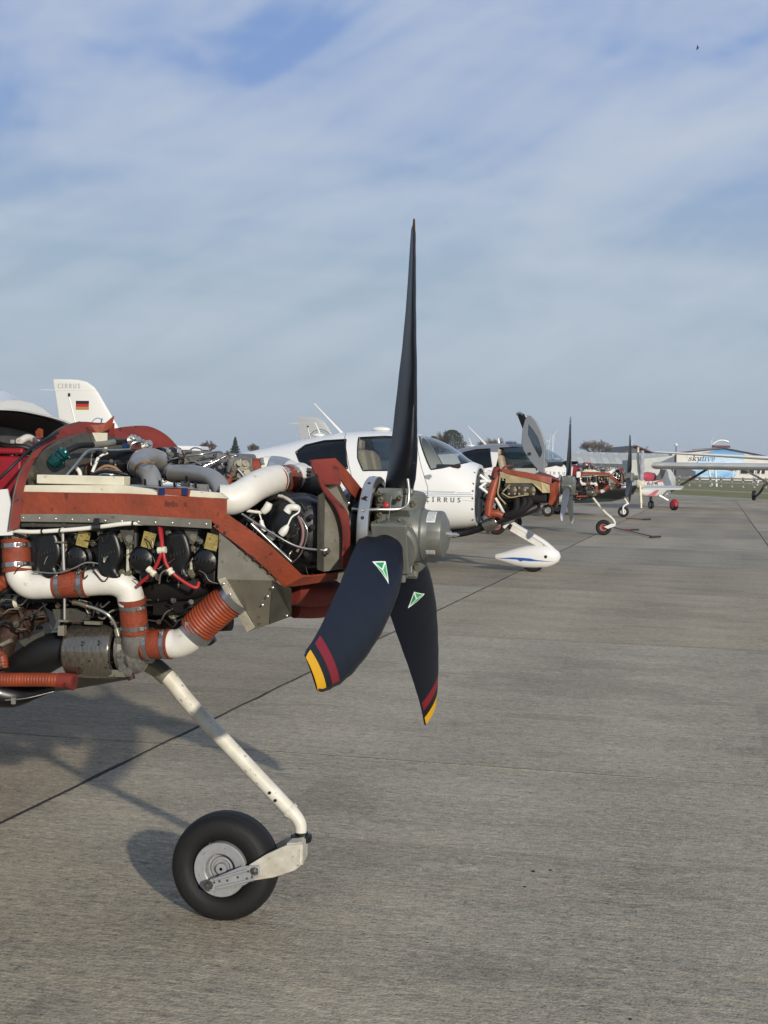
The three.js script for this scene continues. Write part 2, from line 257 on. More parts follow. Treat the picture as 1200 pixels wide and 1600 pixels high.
{
  // far country: one sheet to the horizon
  const grassTex = mottle('#4a4a2a', '#5d5636', { seed: 61, cells: 8, metres: 60 });
  const terrain = structure(part(scene, 'terrain', new THREE.PlaneGeometry(12000, 12000, 4, 4).rotateX(-Math.PI / 2).translate(0, -0.05, -2500), std({ map: grassTex, roughness: 1 })));
  terrain.geometry.attributes.uv.array.forEach((v, i, a) => { a[i] = v * 12000; });
  tag(terrain, 'flat country of dry winter grass and fields reaching the horizon', 'ground');
  const apron = new THREE.Group(); apron.name = 'apron'; structure(apron); scene.add(apron);
  tag(apron, 'brushed grey concrete apron of large slabs under the parked aircraft', 'apron');
  const dirE = edgeB.clone().sub(edgeA).normalize(), e0 = edgeA.clone().addScaledVector(dirE, -260), e1 = edgeB.clone().addScaledVector(dirE, 60);
  const sh = new THREE.Shape([[-140, 12], [40, 12], [e1.x, -e1.z > 0 ? e1.z : -12], [e0.x, e0.z], [-140, e0.z]].map(([x, z]) => new THREE.Vector2(x, -z)));
  const base = new THREE.ShapeGeometry(sh).rotateX(-Math.PI / 2).translate(0, -0.012, 0);
  part(apron, 'pavement', base, slabMats[0]);
  const lanes = [-32.7, -25.2, -17.7, -10.2, -2.7, 1.05, 4.8, 8.55, 12.3], rows = []; for (let r = -3.75; r < 86; r += 5.2) rows.push(r);
  for (let i = 0; i < lanes.length - 1; i++) for (let j = 0; j < rows.length - 1; j++) {
    const c = slabPoint((lanes[i] + lanes[i + 1]) / 2, (rows[j] + rows[j + 1]) / 2);
    if (c.z > 4 || Math.abs(c.x) > 40 + 0.1 * -c.z) continue;
    const w = lanes[i + 1] - lanes[i] - 0.012, l = rows[j + 1] - rows[j] - 0.006;
    const g = new RoundedBoxGeometry(w, 0.2, l, 1, 0.006), p = g.attributes.position, uv = g.attributes.uv, ox = rnd() * 7, oy = rnd() * 7;
    for (let k = 0; k < p.count; k++) uv.setXY(k, p.getX(k) + ox, p.getZ(k) + oy);
    g.rotateY(-ROW).translate(c.x, -0.1, c.z);
    part(apron, 'slab', g, slabMats[Math.floor(rnd() * 5)]);
  }
  // poured sealant in the joints: ragged dark ribbons
  const strip = (a, b, w, y) => {
    const n = Math.ceil(a.distanceTo(b) / 0.06), d = b.clone().sub(a).normalize(), s = V(-d.z, 0, d.x), pos = [], idx = []; let dr = 0;
    for (let i = 0; i <= n; i++) { const t = i / n, p = a.clone().lerp(b, t); dr = dr * 0.93 + rr(-1, 1) * 0.0022; const w1 = w * (0.55 + 0.9 * vnoise(i * 0.22, 3.3, 4096, 91)), w2 = w * (0.55 + 0.9 * vnoise(i * 0.27, 8.3, 4096, 92)); const A = p.clone().addScaledVector(s, w1 / 2 + dr), B = p.clone().addScaledVector(s, -w2 / 2 + dr); pos.push(A.x, y, A.z, B.x, y, B.z); if (i) { const k = i * 2; idx.push(k - 2, k - 1, k, k, k - 1, k + 1); } }
    const g = new THREE.BufferGeometry(); g.setAttribute('position', new THREE.Float32BufferAttribute(pos, 3)); g.setIndex(idx); g.computeVertexNormals(); return g;
  };
  for (const a of lanes) part(apron, 'joint_sealant', strip(slabPoint(a, -3), slabPoint(a, 84), a === -2.7 ? 0.019 : 0.016, 0.003), M.sealant);
  for (const r of rows) if (r > 1) part(apron, 'joint_sealant', strip(slabPoint(-32, r), slabPoint(12.3, r), 0.0055, 0.0026), M.sealant);
  // grass strips and a pale service road beyond the apron
  const off = (p, d) => p.clone().addScaledVector(V(dirE.z, 0, -dirE.x), d), band = (d0, d1, y) => { const q = [off(e0, d0), off(e1, d0), off(e1, d1), off(e0, d1)], g = new THREE.BufferGeometry(); g.setAttribute('position', new THREE.Float32BufferAttribute([q[0], q[1], q[2], q[0], q[2], q[3]].flatMap((v) => [v.x, y, v.z]), 3)); g.setAttribute('uv', new THREE.Float32BufferAttribute([q[0], q[1], q[2], q[0], q[2], q[3]].flatMap((v) => [v.x, v.z]), 2)); g.computeVertexNormals(); return g; };
  const sgn = off(edgeA, 10).length() > edgeA.length() ? 1 : -1;
  tag(structure(part(scene, 'grass_verge', band(sgn * 0.5, sgn * 200, -0.03), std({ map: mottle('#7a763a', '#5f5d2e', { seed: 63, cells: 10, metres: 25 }), roughness: 1 }))), 'mown green grass verge beyond the apron edge', 'grass');
  tag(structure(part(scene, 'service_road', band(sgn * 14, sgn * 19, -0.02), std({ map: mottle('#98906f', '#857d61', { seed: 64, metres: 6 }), roughness: 1 }))), 'pale narrow service track across the grass verge', 'road');
}
// ---------------------------------------------------------------- far background
function hill(name, label, depth, pts, col) {
  const s = new THREE.Shape(), q = pts.map(([px, py]) => at(px, py, depth)); s.moveTo(q[0].x, -2); q.forEach((p) => s.lineTo(p.x, p.y)); s.lineTo(q[q.length - 1].x, -2);
  const m = part(scene, name, new THREE.ExtrudeGeometry(s, { depth: depth * 0.15, bevelEnabled: false, curveSegments: 4 }).translate(0, 0, -depth * 1.15), std({ color: srgb(col), roughness: 1 }));
  return tag(structure(m), label, 'hills');
}
{
  const ridge = [], wood = [];
  for (let x = -120; x <= 1400; x += 14) { ridge.push([x, 719 + x * 0.021 - 24 + 5 * fbm(x * 0.004 + 3, 1.5, 4096, 201, 4) * 2 + (x > 700 ? 10 : 0)]); wood.push([x, 719 + x * 0.021 - 7 - 7 * fbm(x * 0.05 + 7, 2.5, 4096, 205, 4)]); }
  hill('hills', 'long low blue-grey ridge on the far horizon', 5200, ridge, '#565a4c');
  hill('hills', 'dark far-off woodland line below the ridge', 1600, wood, '#3d3b2c');
}
// wind turbines: tower, nacelle, three blades
function turbine(px, topY, baseY, depth, rot, label, yaw = 0.5) {
  const g = new THREE.Group(), top = at(px, topY, depth), s = depth / FPX; g.name = numbered('wind_turbine'); g.position.set(top.x, 0, top.z); g.rotation.y = yaw; scene.add(g);
  tag(g, label, 'wind turbine', 'wind turbines on the horizon');
  const m = std({ color: srgb('#dadcdc'), roughness: 0.5 }), H = top.y;
  part(g, 'tower', turned(V(0, 0, 0), V(0, 1, 0), [[0, 1.6 * s], [H * 0.5, 1.3 * s], [H, 0.8 * s]], 14), m);
  part(g, 'nacelle', box(2.4 * s, 2.2 * s, 5 * s, 0, H + 0.6 * s, -0.8 * s), m);
  for (let k = 0; k < 3; k++) { const b = sweep([V(0, 1 * s, 0), V(0.4 * s, 5 * s, 0), V(0.1 * s, 14 * s, 0.4 * s)], (t) => mix(0.85, 0.2, t) * s, { m: 8, flat: 0.35 }); b.rotateZ(rot + k * Math.PI * 2 / 3).translate(0, H + 0.6 * s, 2.2 * s); part(g, 'blade', b, m); }
}
turbine(864, 679, 730, 3400, -0.9, 'white wind turbine with blades seen just left of the upright black propeller', 0.9);
turbine(857.5, 690, 730, 5200, 0.2, 'smaller white wind turbine left of the turbine beside the raised door', 1.3);
turbine(1112, 686, 730, 4200, -0.55, 'white wind turbine rising behind the white hangar with the mural', 0.35);
turbine(987, 691, 730, 4600, -0.25, 'wind turbine showing above the peak of the dark gable roof', 0.6);
// bare winter trees: limbs that fork down to twigs
function bareTree(px, baseY, depth, hPx, wPx, label, seed, col = '#7d6b5a') {
  seedState = seed; const s = depth / FPX, b = at(px, baseY, depth), H = hPx * s, W = wPx * s; const g = new THREE.Group(); g.name = numbered('bare_tree'); g.position.set(b.x, 0, b.z); scene.add(g); tag(g, label, 'tree');
  const y0 = 0, base = at(px, baseY, depth).y, trunkTop = base + H * 0.18, tw = [], limbs = []; let cap = 0;
  const seg = (a, c, r0, r1, list) => { const d = c.clone().sub(a), L = d.length(), k = new THREE.CylinderGeometry(r1, r0, L, 4, 1, true); k.translate(0, L / 2, 0).applyQuaternion(new THREE.Quaternion().setFromUnitVectors(V(0, 1, 0), d.normalize())).translate(a.x, a.y, a.z); list.push(clean(k)); };
  const grow = (p, d, len, r, lev) => {
    const e = p.clone().addScaledVector(d, len); seg(p, e, r, r * 0.68, lev < 2 ? limbs : tw); if (lev > 5 || tw.length > cap) return;
    const n = lev < 2 ? 4 : lev < 5 ? 3 : 3; for (let i = 0; i < n; i++) { const q = d.clone().add(V(rr(-1, 1), rr(-0.35, 0.75), rr(-1, 1)).multiplyScalar(lev < 1 ? 0.75 : 0.62)); q.x *= 1; q.normalize(); grow(p.clone().lerp(e, i === 0 ? 1 : rr(0.45, 1)), q, len * rr(0.6, 0.84), Math.max(r * 0.6, 0.085 * s), lev + 1); }
  };
  for (let i = 0; i < 8; i++) { cap = (i + 1) * 1100; grow(V(rr(-0.05, 0.05) * W, trunkTop, rr(-0.05, 0.05) * W), V(Math.sin(i * 1.05) * 0.7, 1, Math.cos(i * 1.05) * 0.7).normalize(), H * 0.25, 0.6 * s, 0); }
  const sc = (list) => { for (const k of list) { const p = k.attributes.position; for (let i = 0; i < p.count; i++) p.setX(i, p.getX(i) * W / H * 0.95); } };
  sc(tw); sc(limbs);
  const m = std({ map: mottle(col, '#5a4c3f', { seed, metres: 2 }), roughness: 0.95 });
  part(g, 'trunk', [rod(V(0, y0, 0), V(0, trunkTop + 0.1 * s, 0), 1.1 * s, 0.8 * s), ...limbs], m);
  stuff(part(g, 'crown', tw, m));
}
bareTree(928, 724, 420, 41, 54, 'rounded bare winter tree left of the dark gabled hangar', 101);
bareTree(325, 716, 300, 29, 26, 'small bare brown bush left of the dark fir', 102, '#6b5645');
bareTree(395, 714, 320, 22, 20, 'faint bare tree just right of the dark fir', 103, '#6b5c50');
bareTree(690, 724, 380, 56, 28, 'bare tree standing left of the dark pine behind the white cockpit', 104);
bareTree(766, 726, 420, 46, 44, 'bare tree seen over and through the open cabin of the silver aircraft', 105);
bareTree(1006, 728, 700, 30, 20, 'small bare shrub against the pale building left of the fence', 106, '#8f8672');
function conifer(px, baseY, depth, hPx, wPx, label, seed, round) {
  seedState = seed; const s = depth / FPX, b = at(px, baseY, depth), H = hPx * s, W = wPx * s / 2, g = new THREE.Group(); g.name = numbered(round ? 'pine_tree' : 'fir_tree'); g.position.set(b.x, 0, b.z); scene.add(g); tag(g, label, 'tree');
  part(g, 'trunk', rod(V(0, 0, 0), V(0, b.y + H * 0.9, 0), 1.2 * s, 0.2 * s), M.rust);
  const pos = [], N = 5200;
  for (let i = 0; i < N; i++) {
    const t = Math.pow(rnd(), 0.8), a = rnd() * 6.283, lay = Math.floor(t * 9), lobe = 0.62 + 0.38 * hash(Math.floor(a * 1.6), lay, seed), prof = round ? Math.sqrt(Math.max(0, 1 - (t * 2 - 0.9) ** 2 / 1.25)) : (1 - t) * (0.75 + 0.25 * Math.sin(t * 56)) + 0.03;
    const r = W * prof * lobe * Math.sqrt(rr(0.25, 1)), y = b.y + H * t * (round ? 1 : 1), c = V(Math.cos(a) * r, y - r * (round ? 0 : 0.25), Math.sin(a) * r), k = (round ? 1.5 : 1.05) * s;
    for (let q = 0; q < 2; q++) { const u = V(rr(-1, 1), rr(-0.6, 0.6), rr(-1, 1)).normalize().multiplyScalar(k), w = V(rr(-1, 1), rr(-1, 1), rr(-1, 1)).normalize().multiplyScalar(k * 0.5); pos.push(c.x - u.x, c.y - u.y, c.z - u.z, c.x + u.x, c.y + u.y, c.z + u.z, c.x + w.x, c.y + w.y, c.z + w.z); }
  }
  const cg = new THREE.BufferGeometry(); cg.setAttribute('position', new THREE.Float32BufferAttribute(pos, 3)); cg.computeVertexNormals();
  stuff(part(g, 'crown', cg, std({ color: srgb(round ? '#3a3b22' : '#2a3528'), roughness: 0.9, side: THREE.DoubleSide })));
}
conifer(367, 716, 280, 33, 32, 'dark pointed fir tree behind the near engine', 111, false);
conifer(706, 724, 360, 52, 52, 'dark rounded pine behind the white cockpit windshield', 112, true);
conifer(676, 722, 380, 40, 24, 'low dark pine between the bare tree and the cockpit windshield', 113, true);
{ // a box van far behind the near engine: body, roof, windows, wheels
  const D = 70, o = onGround(278, 765), van = new THREE.Group(); van.name = 'parked_van'; van.position.set(at(297, 725, D).x, 0, at(297, 725, D).z); van.rotation.y = -0.1; scene.add(van); tag(van, 'white flat-roofed van half hidden behind the near engine', 'van');
  const top = at(297, 697, D).y; part(van, 'body', box(3.6, top - 0.35, 1.9, -1.05, (top - 0.35) / 2 + 0.35, 0, 0.12), M.white); part(van, 'side_window', box(2.4, 0.32, 0.04, -0.9, top - 0.36, 0.95, 0.01), M.dark); part(van, 'windscreen', box(0.05, 0.45, 1.5, 0.74, top - 0.4, 0, 0.01), M.dark);
  for (const x of [-2.2, 0.1]) for (const z of [-0.8, 0.8]) part(van, 'wheel', turned(V(x, 0.32, z), V(x, 0.32, z + 1), [[-0.1, 0], [-0.1, 0.3], [-0.06, 0.32], [0.06, 0.32], [0.1, 0.3], [0.1, 0]], 20), M.satinBlack);
}
// a simple gabled shed: walls, roof sheets, openings
function prism(pts, z0, z1) { const s = new THREE.Shape(pts.map(([x, y]) => new THREE.Vector2(x, y))); return boxUV(new THREE.ExtrudeGeometry(s, { depth: z1 - z0, bevelEnabled: false }).translate(0, 0, z0)); }
const cladding = (a, b, seed) => std({ map: mottle(a, b, { seed, metres: 12 }), roughness: 0.8 });
{
  const D = 430, s = D / FPX, X = (px) => (px - 600) * s, Y = (py) => at(600, py, D).y, hy = (px) => 719 + px * 0.021;
  const Yp = (px, py) => at(px, py, D).y;
  // dark gabled hangar
  const h1 = new THREE.Group(); h1.name = 'grey_hangar'; h1.position.set(0, 0, -D); scene.add(h1); tag(h1, 'dark grey gabled hangar with a red roof edge behind the covered propeller', 'hangar');
  const gx = [[925, 722], [992, 697], [1036, 715]], gp = gx.map(([a, b]) => [at(a, b, D).x, Yp(a, b)]);
  part(h1, 'wall', prism([[gp[0][0] - 6, -0.1], [gp[0][0] - 6, gp[0][1] - 2], [gp[1][0], gp[1][1] - 0.4], [gp[2][0] + 10, gp[2][1] - 4], [gp[2][0] + 10, -0.1]], -40, 0), cladding('#55565a', '#4a4b4f', 71));
  const roofS = (a, b) => { const d = V(b[0] - a[0], b[1] - a[1], 0), L = d.length() * 1.25, g = box(L, 0.35, 42, L / 2, 0, -19.6); g.rotateZ(Math.atan2(d.y, d.x)); return g.translate(a[0], a[1], 0); };
  const dkRoof = std({ color: srgb('#3c3c3f'), roughness: 0.8 }); part(h1, 'roof', roofS(gp[1], gp[2]).translate(0, 0.1, 0), dkRoof); part(h1, 'roof', roofS(gp[1], gp[0]).translate(0, 0.1, 0), dkRoof); { const d = V(gp[2][0] - gp[1][0], gp[2][1] - gp[1][1], 0), L = d.length() * 1.25, g = box(L, 0.3, 0.12, L / 2, 0.1, 1.5); g.rotateZ(Math.atan2(d.y, d.x)); part(h1, 'roof_trim', g.translate(gp[1][0], gp[1][1], 0), std({ color: srgb('#6b2a26'), roughness: 0.7 })); }
  for (let k = 0; k < 9; k++) part(h1, 'cladding_panel', box(1.6, 5, 0.12, gp[0][0] + 3 + k * 1.9, Math.min(3 + k * 0.3, 5.4), 0.08), cladding('#585a5e', '#4d4e52', 74));
  // long low white building with doors
  const h2 = new THREE.Group(); h2.name = 'low_building'; h2.position.set(0, 0, -D + 60); scene.add(h2); tag(h2, 'long low white building with dark doorways below the grey hangar', 'building');
  const D2 = D - 60, p2 = (px, py) => { const q = at(px, py, D2); return [q.x, q.y]; };
  const wl = p2(893, 722), wr = p2(1052, 722), eave = p2(960, 732)[1], top = p2(960, 716)[1];
  part(h2, 'wall', prism([[wl[0], -0.1], [wl[0], eave], [wr[0], eave], [wr[0], -0.1]], -14, 0), cladding('#b9bab3', '#a9aaa3', 75));
  const nP = 16, wid = (wr[0] - wl[0]) / nP; for (let k = 0; k < nP; k++) { const g = box(wid - 0.05, 0.12, 8.4, 0, 0, -3.4); g.rotateX(Math.atan2(top - eave, 7.2)); part(h2, 'roof_panel', g.translate(wl[0] + wid * (k + 0.5), eave + (top - eave) * 0.45 + 0.35, -0.2), cladding(k % 2 ? '#b3b6b2' : '#a9aca8', '#9da09c', 76 + k % 2)); }
  for (const [a, b] of [[937, 947], [960, 968], [1034, 1042], [1046, 1051]]) { const q = p2(a, 734), e = p2(b, 746); const f = part(h2, 'door', box(e[0] - q[0], q[1] + 0.1, 0.2, (q[0] + e[0]) / 2, q[1] / 2, 0.06), M.dark); for (const x of [q[0], e[0]]) part(f, 'door_frame', box(0.25, q[1] + 0.2, 0.3, x, q[1] / 2, 0.08), M.white); }
  // pale shed with a sloping roof line and a grey end panel
  { const D6 = 350, p6 = (px, py) => { const q = at(px, py, D6); return [q.x, q.y]; }, h6 = new THREE.Group(); h6.name = 'pale_shed'; h6.position.set(0, 0, -D6); scene.add(h6); tag(h6, 'pale shed with a rising roof line and grey end panel behind the covered propeller', 'building');
    const a = p6(985, 719), b = p6(1056, 711.5); part(h6, 'wall', prism([[a[0], -0.1], a, b, [b[0], -0.1]], -12, 0), cladding('#bcbdb6', '#aeafa8', 78)); const t = [p6(1031, 722), p6(1053, 712.5), p6(1053, 722)]; part(h6, 'end_panel', prism(t, 0.02, 0.25), cladding('#6f7376', '#64686b', 79)); part(h6, 'corner_post', box(0.5, p6(1055, 711)[1], 0.3, p6(1055, 711)[0], p6(1055, 711)[1] / 2, 0.16), M.dark); for (const x of [1036, 1047]) { const q = p6(x, 733); part(h6, 'door', box(1.4, q[1], 0.2, q[0], q[1] / 2, 0.06), M.dark); } }
  // white hangar with a mural
  const D3 = 450, p3 = (px, py) => { const q = at(px, py, D3); return [q.x, q.y]; };
  const h3 = new THREE.Group(); h3.name = 'mural_hangar'; h3.position.set(0, 0, -D3); scene.add(h3); tag(h3, 'white gabled hangar with a large blue sky mural behind the fence', 'hangar');
  const l = p3(1050, 707), pk = p3(1128, 700), r = p3(1212, 716), rl = p3(1300, 724);
  part(h3, 'wall', prism([[l[0], -0.1], [l[0], l[1]], pk, r, [rl[0], rl[1]], [rl[0], -0.1]], -45, 0), cladding('#d6d2c8', '#c9c5ba', 81));
  const rs = (a, b) => { const d = V(b[0] - a[0], b[1] - a[1], 0), L = d.length(), g = box(L, 0.16, 46, L / 2, 0.1, -22); g.rotateZ(Math.atan2(d.y, d.x)); return g.translate(a[0], a[1], 0.2); };
  part(h3, 'roof', [rs(pk, l), rs(pk, r), rs(r, rl)], std({ map: mottle('#5c3a36', '#4c302d', { seed: 82, metres: 5 }), roughness: 0.7 }));
  const cup = p3(1127, 698.5), e2 = p3(1140, 698); part(h3, 'ridge_vent', [box((e2[0] - cup[0]) * 2, 0.7, 3, cup[0], cup[1] + 0.15, -1)], std({ color: srgb('#5a2a26'), roughness: 0.7 }));
  part(h3, 'vent_hood', sweep([V(cup[0] - 2.6, cup[1] + 0.9, -1), V(cup[0] - 0.8, cup[1] + 2, -1), V(cup[0] + 1.1, cup[1] + 2.1, -1), V(cup[0] + 2.4, cup[1] + 1.7, -1)], 0.28, { m: 10 }), M.white);
  // mural: sky, cloud, a skydiver's blur of red and brown, lettering
  const cv = document.createElement('canvas'); cv.width = 1024; cv.height = 512; const c = cv.getContext('2d'); seedState = 77;
  const gr = c.createLinearGradient(0, 0, 0, 512); gr.addColorStop(0, '#3f7fb8'); gr.addColorStop(0.5, '#cfdde6'); gr.addColorStop(1, '#4a92cc'); c.fillStyle = gr; c.fillRect(0, 0, 1024, 512);
  for (let i = 0; i < 260; i++) { const y = rr(120, 500), x = rr(0, 1024), w = rr(30, 130); c.fillStyle = `rgba(${i % 3 ? '235,240,243' : '90,150,205'},${rr(0.05, 0.2)})`; c.beginPath(); c.ellipse(x, y, w, w * 0.22, rr(-0.2, 0.2), 0, 7); c.fill(); }
  c.fillStyle = '#5c3630'; c.beginPath(); c.ellipse(760, 330, 110, 36, 0.15, 0, 7); c.fill(); c.fillStyle = '#8c4038'; for (let i = 0; i < 30; i++) { c.beginPath(); c.ellipse(rr(680, 850), rr(305, 360), rr(8, 22), rr(5, 12), rr(0, 3), 0, 7); c.fill(); }
  c.fillStyle = '#d8d4cc'; c.beginPath(); c.moveTo(0, 0); c.lineTo(430, 0); c.lineTo(250, 150); c.lineTo(0, 330); c.fill();
  c.fillStyle = '#17191c'; c.font = 'italic bold 128px serif'; c.fillText('sky', 0, 215); c.fillStyle = '#5a6a78'; c.fillText('dive', 195, 215); c.fillStyle = '#17191c'; c.font = 'italic bold 72px serif'; c.fillText('self', 215, 95);
  c.strokeStyle = '#e8eef2'; c.lineWidth = 9; c.beginPath(); c.moveTo(820, 130); c.lineTo(930, 95); c.moveTo(850, 95); c.lineTo(910, 140); c.stroke();
  const mt = new THREE.CanvasTexture(cv); mt.colorSpace = THREE.SRGBColorSpace;
  const m0 = p3(1074, 748), m1 = p3(1165, 702), pl = new THREE.Shape(); const tp = (px, py) => p3(px, py);
  [[1080, 748], [1074, 712], [1128, 701.5], [1160, 707.5], [1165, 712], [1146, 748]].forEach(([a, b], i) => { const q = tp(a, b); i ? pl.lineTo(q[0], q[1]) : pl.moveTo(q[0], q[1]); });
  const mg = new THREE.ExtrudeGeometry(pl, { depth: 0.06, bevelEnabled: false }).translate(0, 0, 0.05), mp = mg.attributes.position, mu = mg.attributes.uv; for (let i = 0; i < mp.count; i++) mu.setXY(i, (mp.getX(i) - m0[0]) / (m1[0] - m0[0]), (mp.getY(i) - m0[1]) / (m1[1] - m0[1]));
  part(h3, 'mural', mg, std({ map: mt, roughness: 0.7 }));
  for (const [a, b] of [[1156, 1168], [1169, 1181], [1182, 1195]]) { const q = p3(a, 731), e = p3(b, 741), w = part(h3, 'window', box(e[0] - q[0] - 0.2, q[1] - e[1], 0.15, (q[0] + e[0]) / 2, (q[1] + e[1]) / 2, 0.06), phys({ color: srgb('#171012'), roughness: 0.1 })); part(w, 'window_frame', [box(e[0] - q[0], 0.18, 0.2, (q[0] + e[0]) / 2, q[1], 0.08), box(e[0] - q[0], 0.18, 0.2, (q[0] + e[0]) / 2, e[1], 0.08), box(0.18, q[1] - e[1], 0.2, q[0], (q[1] + e[1]) / 2, 0.08)], M.white); }
  // far blue-roofed building seen through the open cabin
  const h4 = new THREE.Group(), D4 = 330, a4 = at(785, 722, D4), b4 = at(818, 716, D4); h4.name = 'pale_building'; h4.position.set(0, 0, -D4); scene.add(h4); tag(h4, 'low pale building with a blue-grey roof seen through the open cabin', 'building');
  part(h4, 'wall', prism([[a4.x - 4, -0.1], [a4.x - 4, b4.y], [a4.x + 16, b4.y], [a4.x + 16, -0.1]], -10, 0), cladding('#a8a79d', '#98978e', 85));
  const rf = prism([[a4.x - 4.6, b4.y - 0.1], [a4.x + 6.6, b4.y - 0.1], [a4.x + 5.8, b4.y + 1.4], [a4.x - 3.8, b4.y + 1.4]], -10.4, 0.5); part(h4, 'roof', rf, cladding('#58727f', '#4b6470', 86));
  // beacon mast
  const bm = new THREE.Group(), bp = at(1056, 713, 445), bt = at(1056, 696, 445); bm.name = 'beacon_mast'; bm.position.set(bp.x, bp.y - 0.4, bp.z); scene.add(bm); tag(bm, 'thin mast with a white ball lamp on the hangar corner', 'mast');
  part(bm, 'pole', rod(V(0, 0, 0), V(0, bt.y - bp.y, 0), 0.16), M.tinDark); part(bm, 'globe', new THREE.SphereGeometry(0.55, 16, 12).translate(0, bt.y - bp.y + 0.6, 0), M.white);
  // rail fence: every post and rail
  const D5 = 215, fence = new THREE.Group(); fence.name = 'rail_fence'; scene.add(fence); tag(fence, 'pale wooden post and rail fence on the grass before the mural hangar', 'fence');
  const f0 = onGround(1030, 757.5), f1 = onGround(1215, 763), wood = std({ map: mottle('#b9b2a0', '#9f9786', { seed: 87, metres: 2 }), roughness: 0.9 });
  const fd = f1.clone().sub(f0), n = 11, q = new THREE.Quaternion().setFromUnitVectors(V(1, 0, 0), fd.clone().normalize());
  for (let k = 0; k <= n; k++) { const p = f0.clone().addScaledVector(fd, k / n), g = box(0.24, 1.3, 0.24, 0, 0.65, 0); part(fence, 'post', g.applyQuaternion(q).translate(p.x, -0.05, p.z), wood); if (k < n) for (const y of [0.55, 1.1]) { const L = fd.length() / n, r2 = box(L, 0.2, 0.08, L / 2, y, 0.16); part(fence, 'rail', r2.applyQuaternion(q).translate(p.x, -0.05, p.z), wood); } }
  // leaning white marker boards beside the fence
  for (const [px, py, tx, ty, lab] of [[1112, 758, 1108, 735, 'leftmost leaning white pole at the fence'], [1119.5, 760, 1118, 733, 'white pole at the left edge of the mural'], [1144, 752, 1147, 732, 'white pole at the right edge of the mural'], [1176, 757, 1180, 731, 'left of two slanting white poles before the dark windows'], [1183, 758, 1190, 731, 'right of two slanting white poles before the dark windows']]) {
    const a = onGround(px, py), b = at(tx, ty, -a.z), po = new THREE.Group(); po.name = numbered('marker_pole'); po.position.copy(a); scene.add(po); tag(po, lab, 'pole'); part(po, 'shaft', rod(V(0, -0.05, 0), b.clone().sub(a), 0.16, 0.14, 8), M.white); part(po, 'cap', new THREE.SphereGeometry(0.2, 10, 8).translate(b.x - a.x, b.y - a.y, b.z - a.z), M.white);
  }
}
// ---------------------------------------------------------------- the aircraft
const RAD = Math.PI / 180;
const F1 = new Frame(at(622, 833, 4.28), 12 * RAD), F2 = new Frame(at(888, 759, 19.8), 13 * RAD), F3 = new Frame(at(983, 746, 32), 13 * RAD), F4 = new Frame(at(1000, 756, 45.5), 13 * RAD);
// fuselage stations: along, bottom, top, half width
const ST = [[-1.25, -0.62, 0.27, 0.5], [-1.36, -0.64, 0.31, 0.53], [-1.66, -0.67, 0.52, 0.565], [-1.96, -0.68, 0.65, 0.59], [-2.27, -0.68, 0.715, 0.61], [-2.7, -0.68, 0.735, 0.62], [-3.3, -0.62, 0.7, 0.585], [-3.8, -0.52, 0.61, 0.51], [-4.3, -0.39, 0.49, 0.41], [-4.8, -0.27, 0.38, 0.32], [-5.5, -0.13, 0.3, 0.225], [-6.4, -0.01, 0.26, 0.14], [-7.6, 0.1, 0.24, 0.05]];
function station(x) { let i = 0; while (i < ST.length - 2 && x < ST[i + 1][0]) i++; const g = (k) => ST[Math.max(0, Math.min(ST.length - 1, k))], t = (x - g(i)[0]) / (g(i + 1)[0] - g(i)[0]); return [1, 2, 3].map((c) => { const a = g(i - 1)[c], b = g(i)[c], d = g(i + 1)[c], e = g(i + 2)[c]; return 0.5 * (2 * b + (d - a) * t + (2 * a - 5 * b + 4 * d - e) * t * t + (3 * b - a - 3 * d + e) * t * t * t); }); }
function skin(x, th, inset) {                           // th 0 = top, pi = bottom, on the right-hand side
  const [b, t, w] = station(x), belt = b + (t - b) * 0.46, h = (th < Math.PI / 2 ? t - belt : belt - b) - inset, ww = w - inset, c = Math.cos(th), s = Math.sin(th);
  const n = th < Math.PI / 2 ? 2.25 : 2.9; return V(x, belt + Math.sign(c) * Math.pow(Math.abs(c), 2 / n) * h, Math.pow(Math.abs(s), 2 / n) * ww);
}
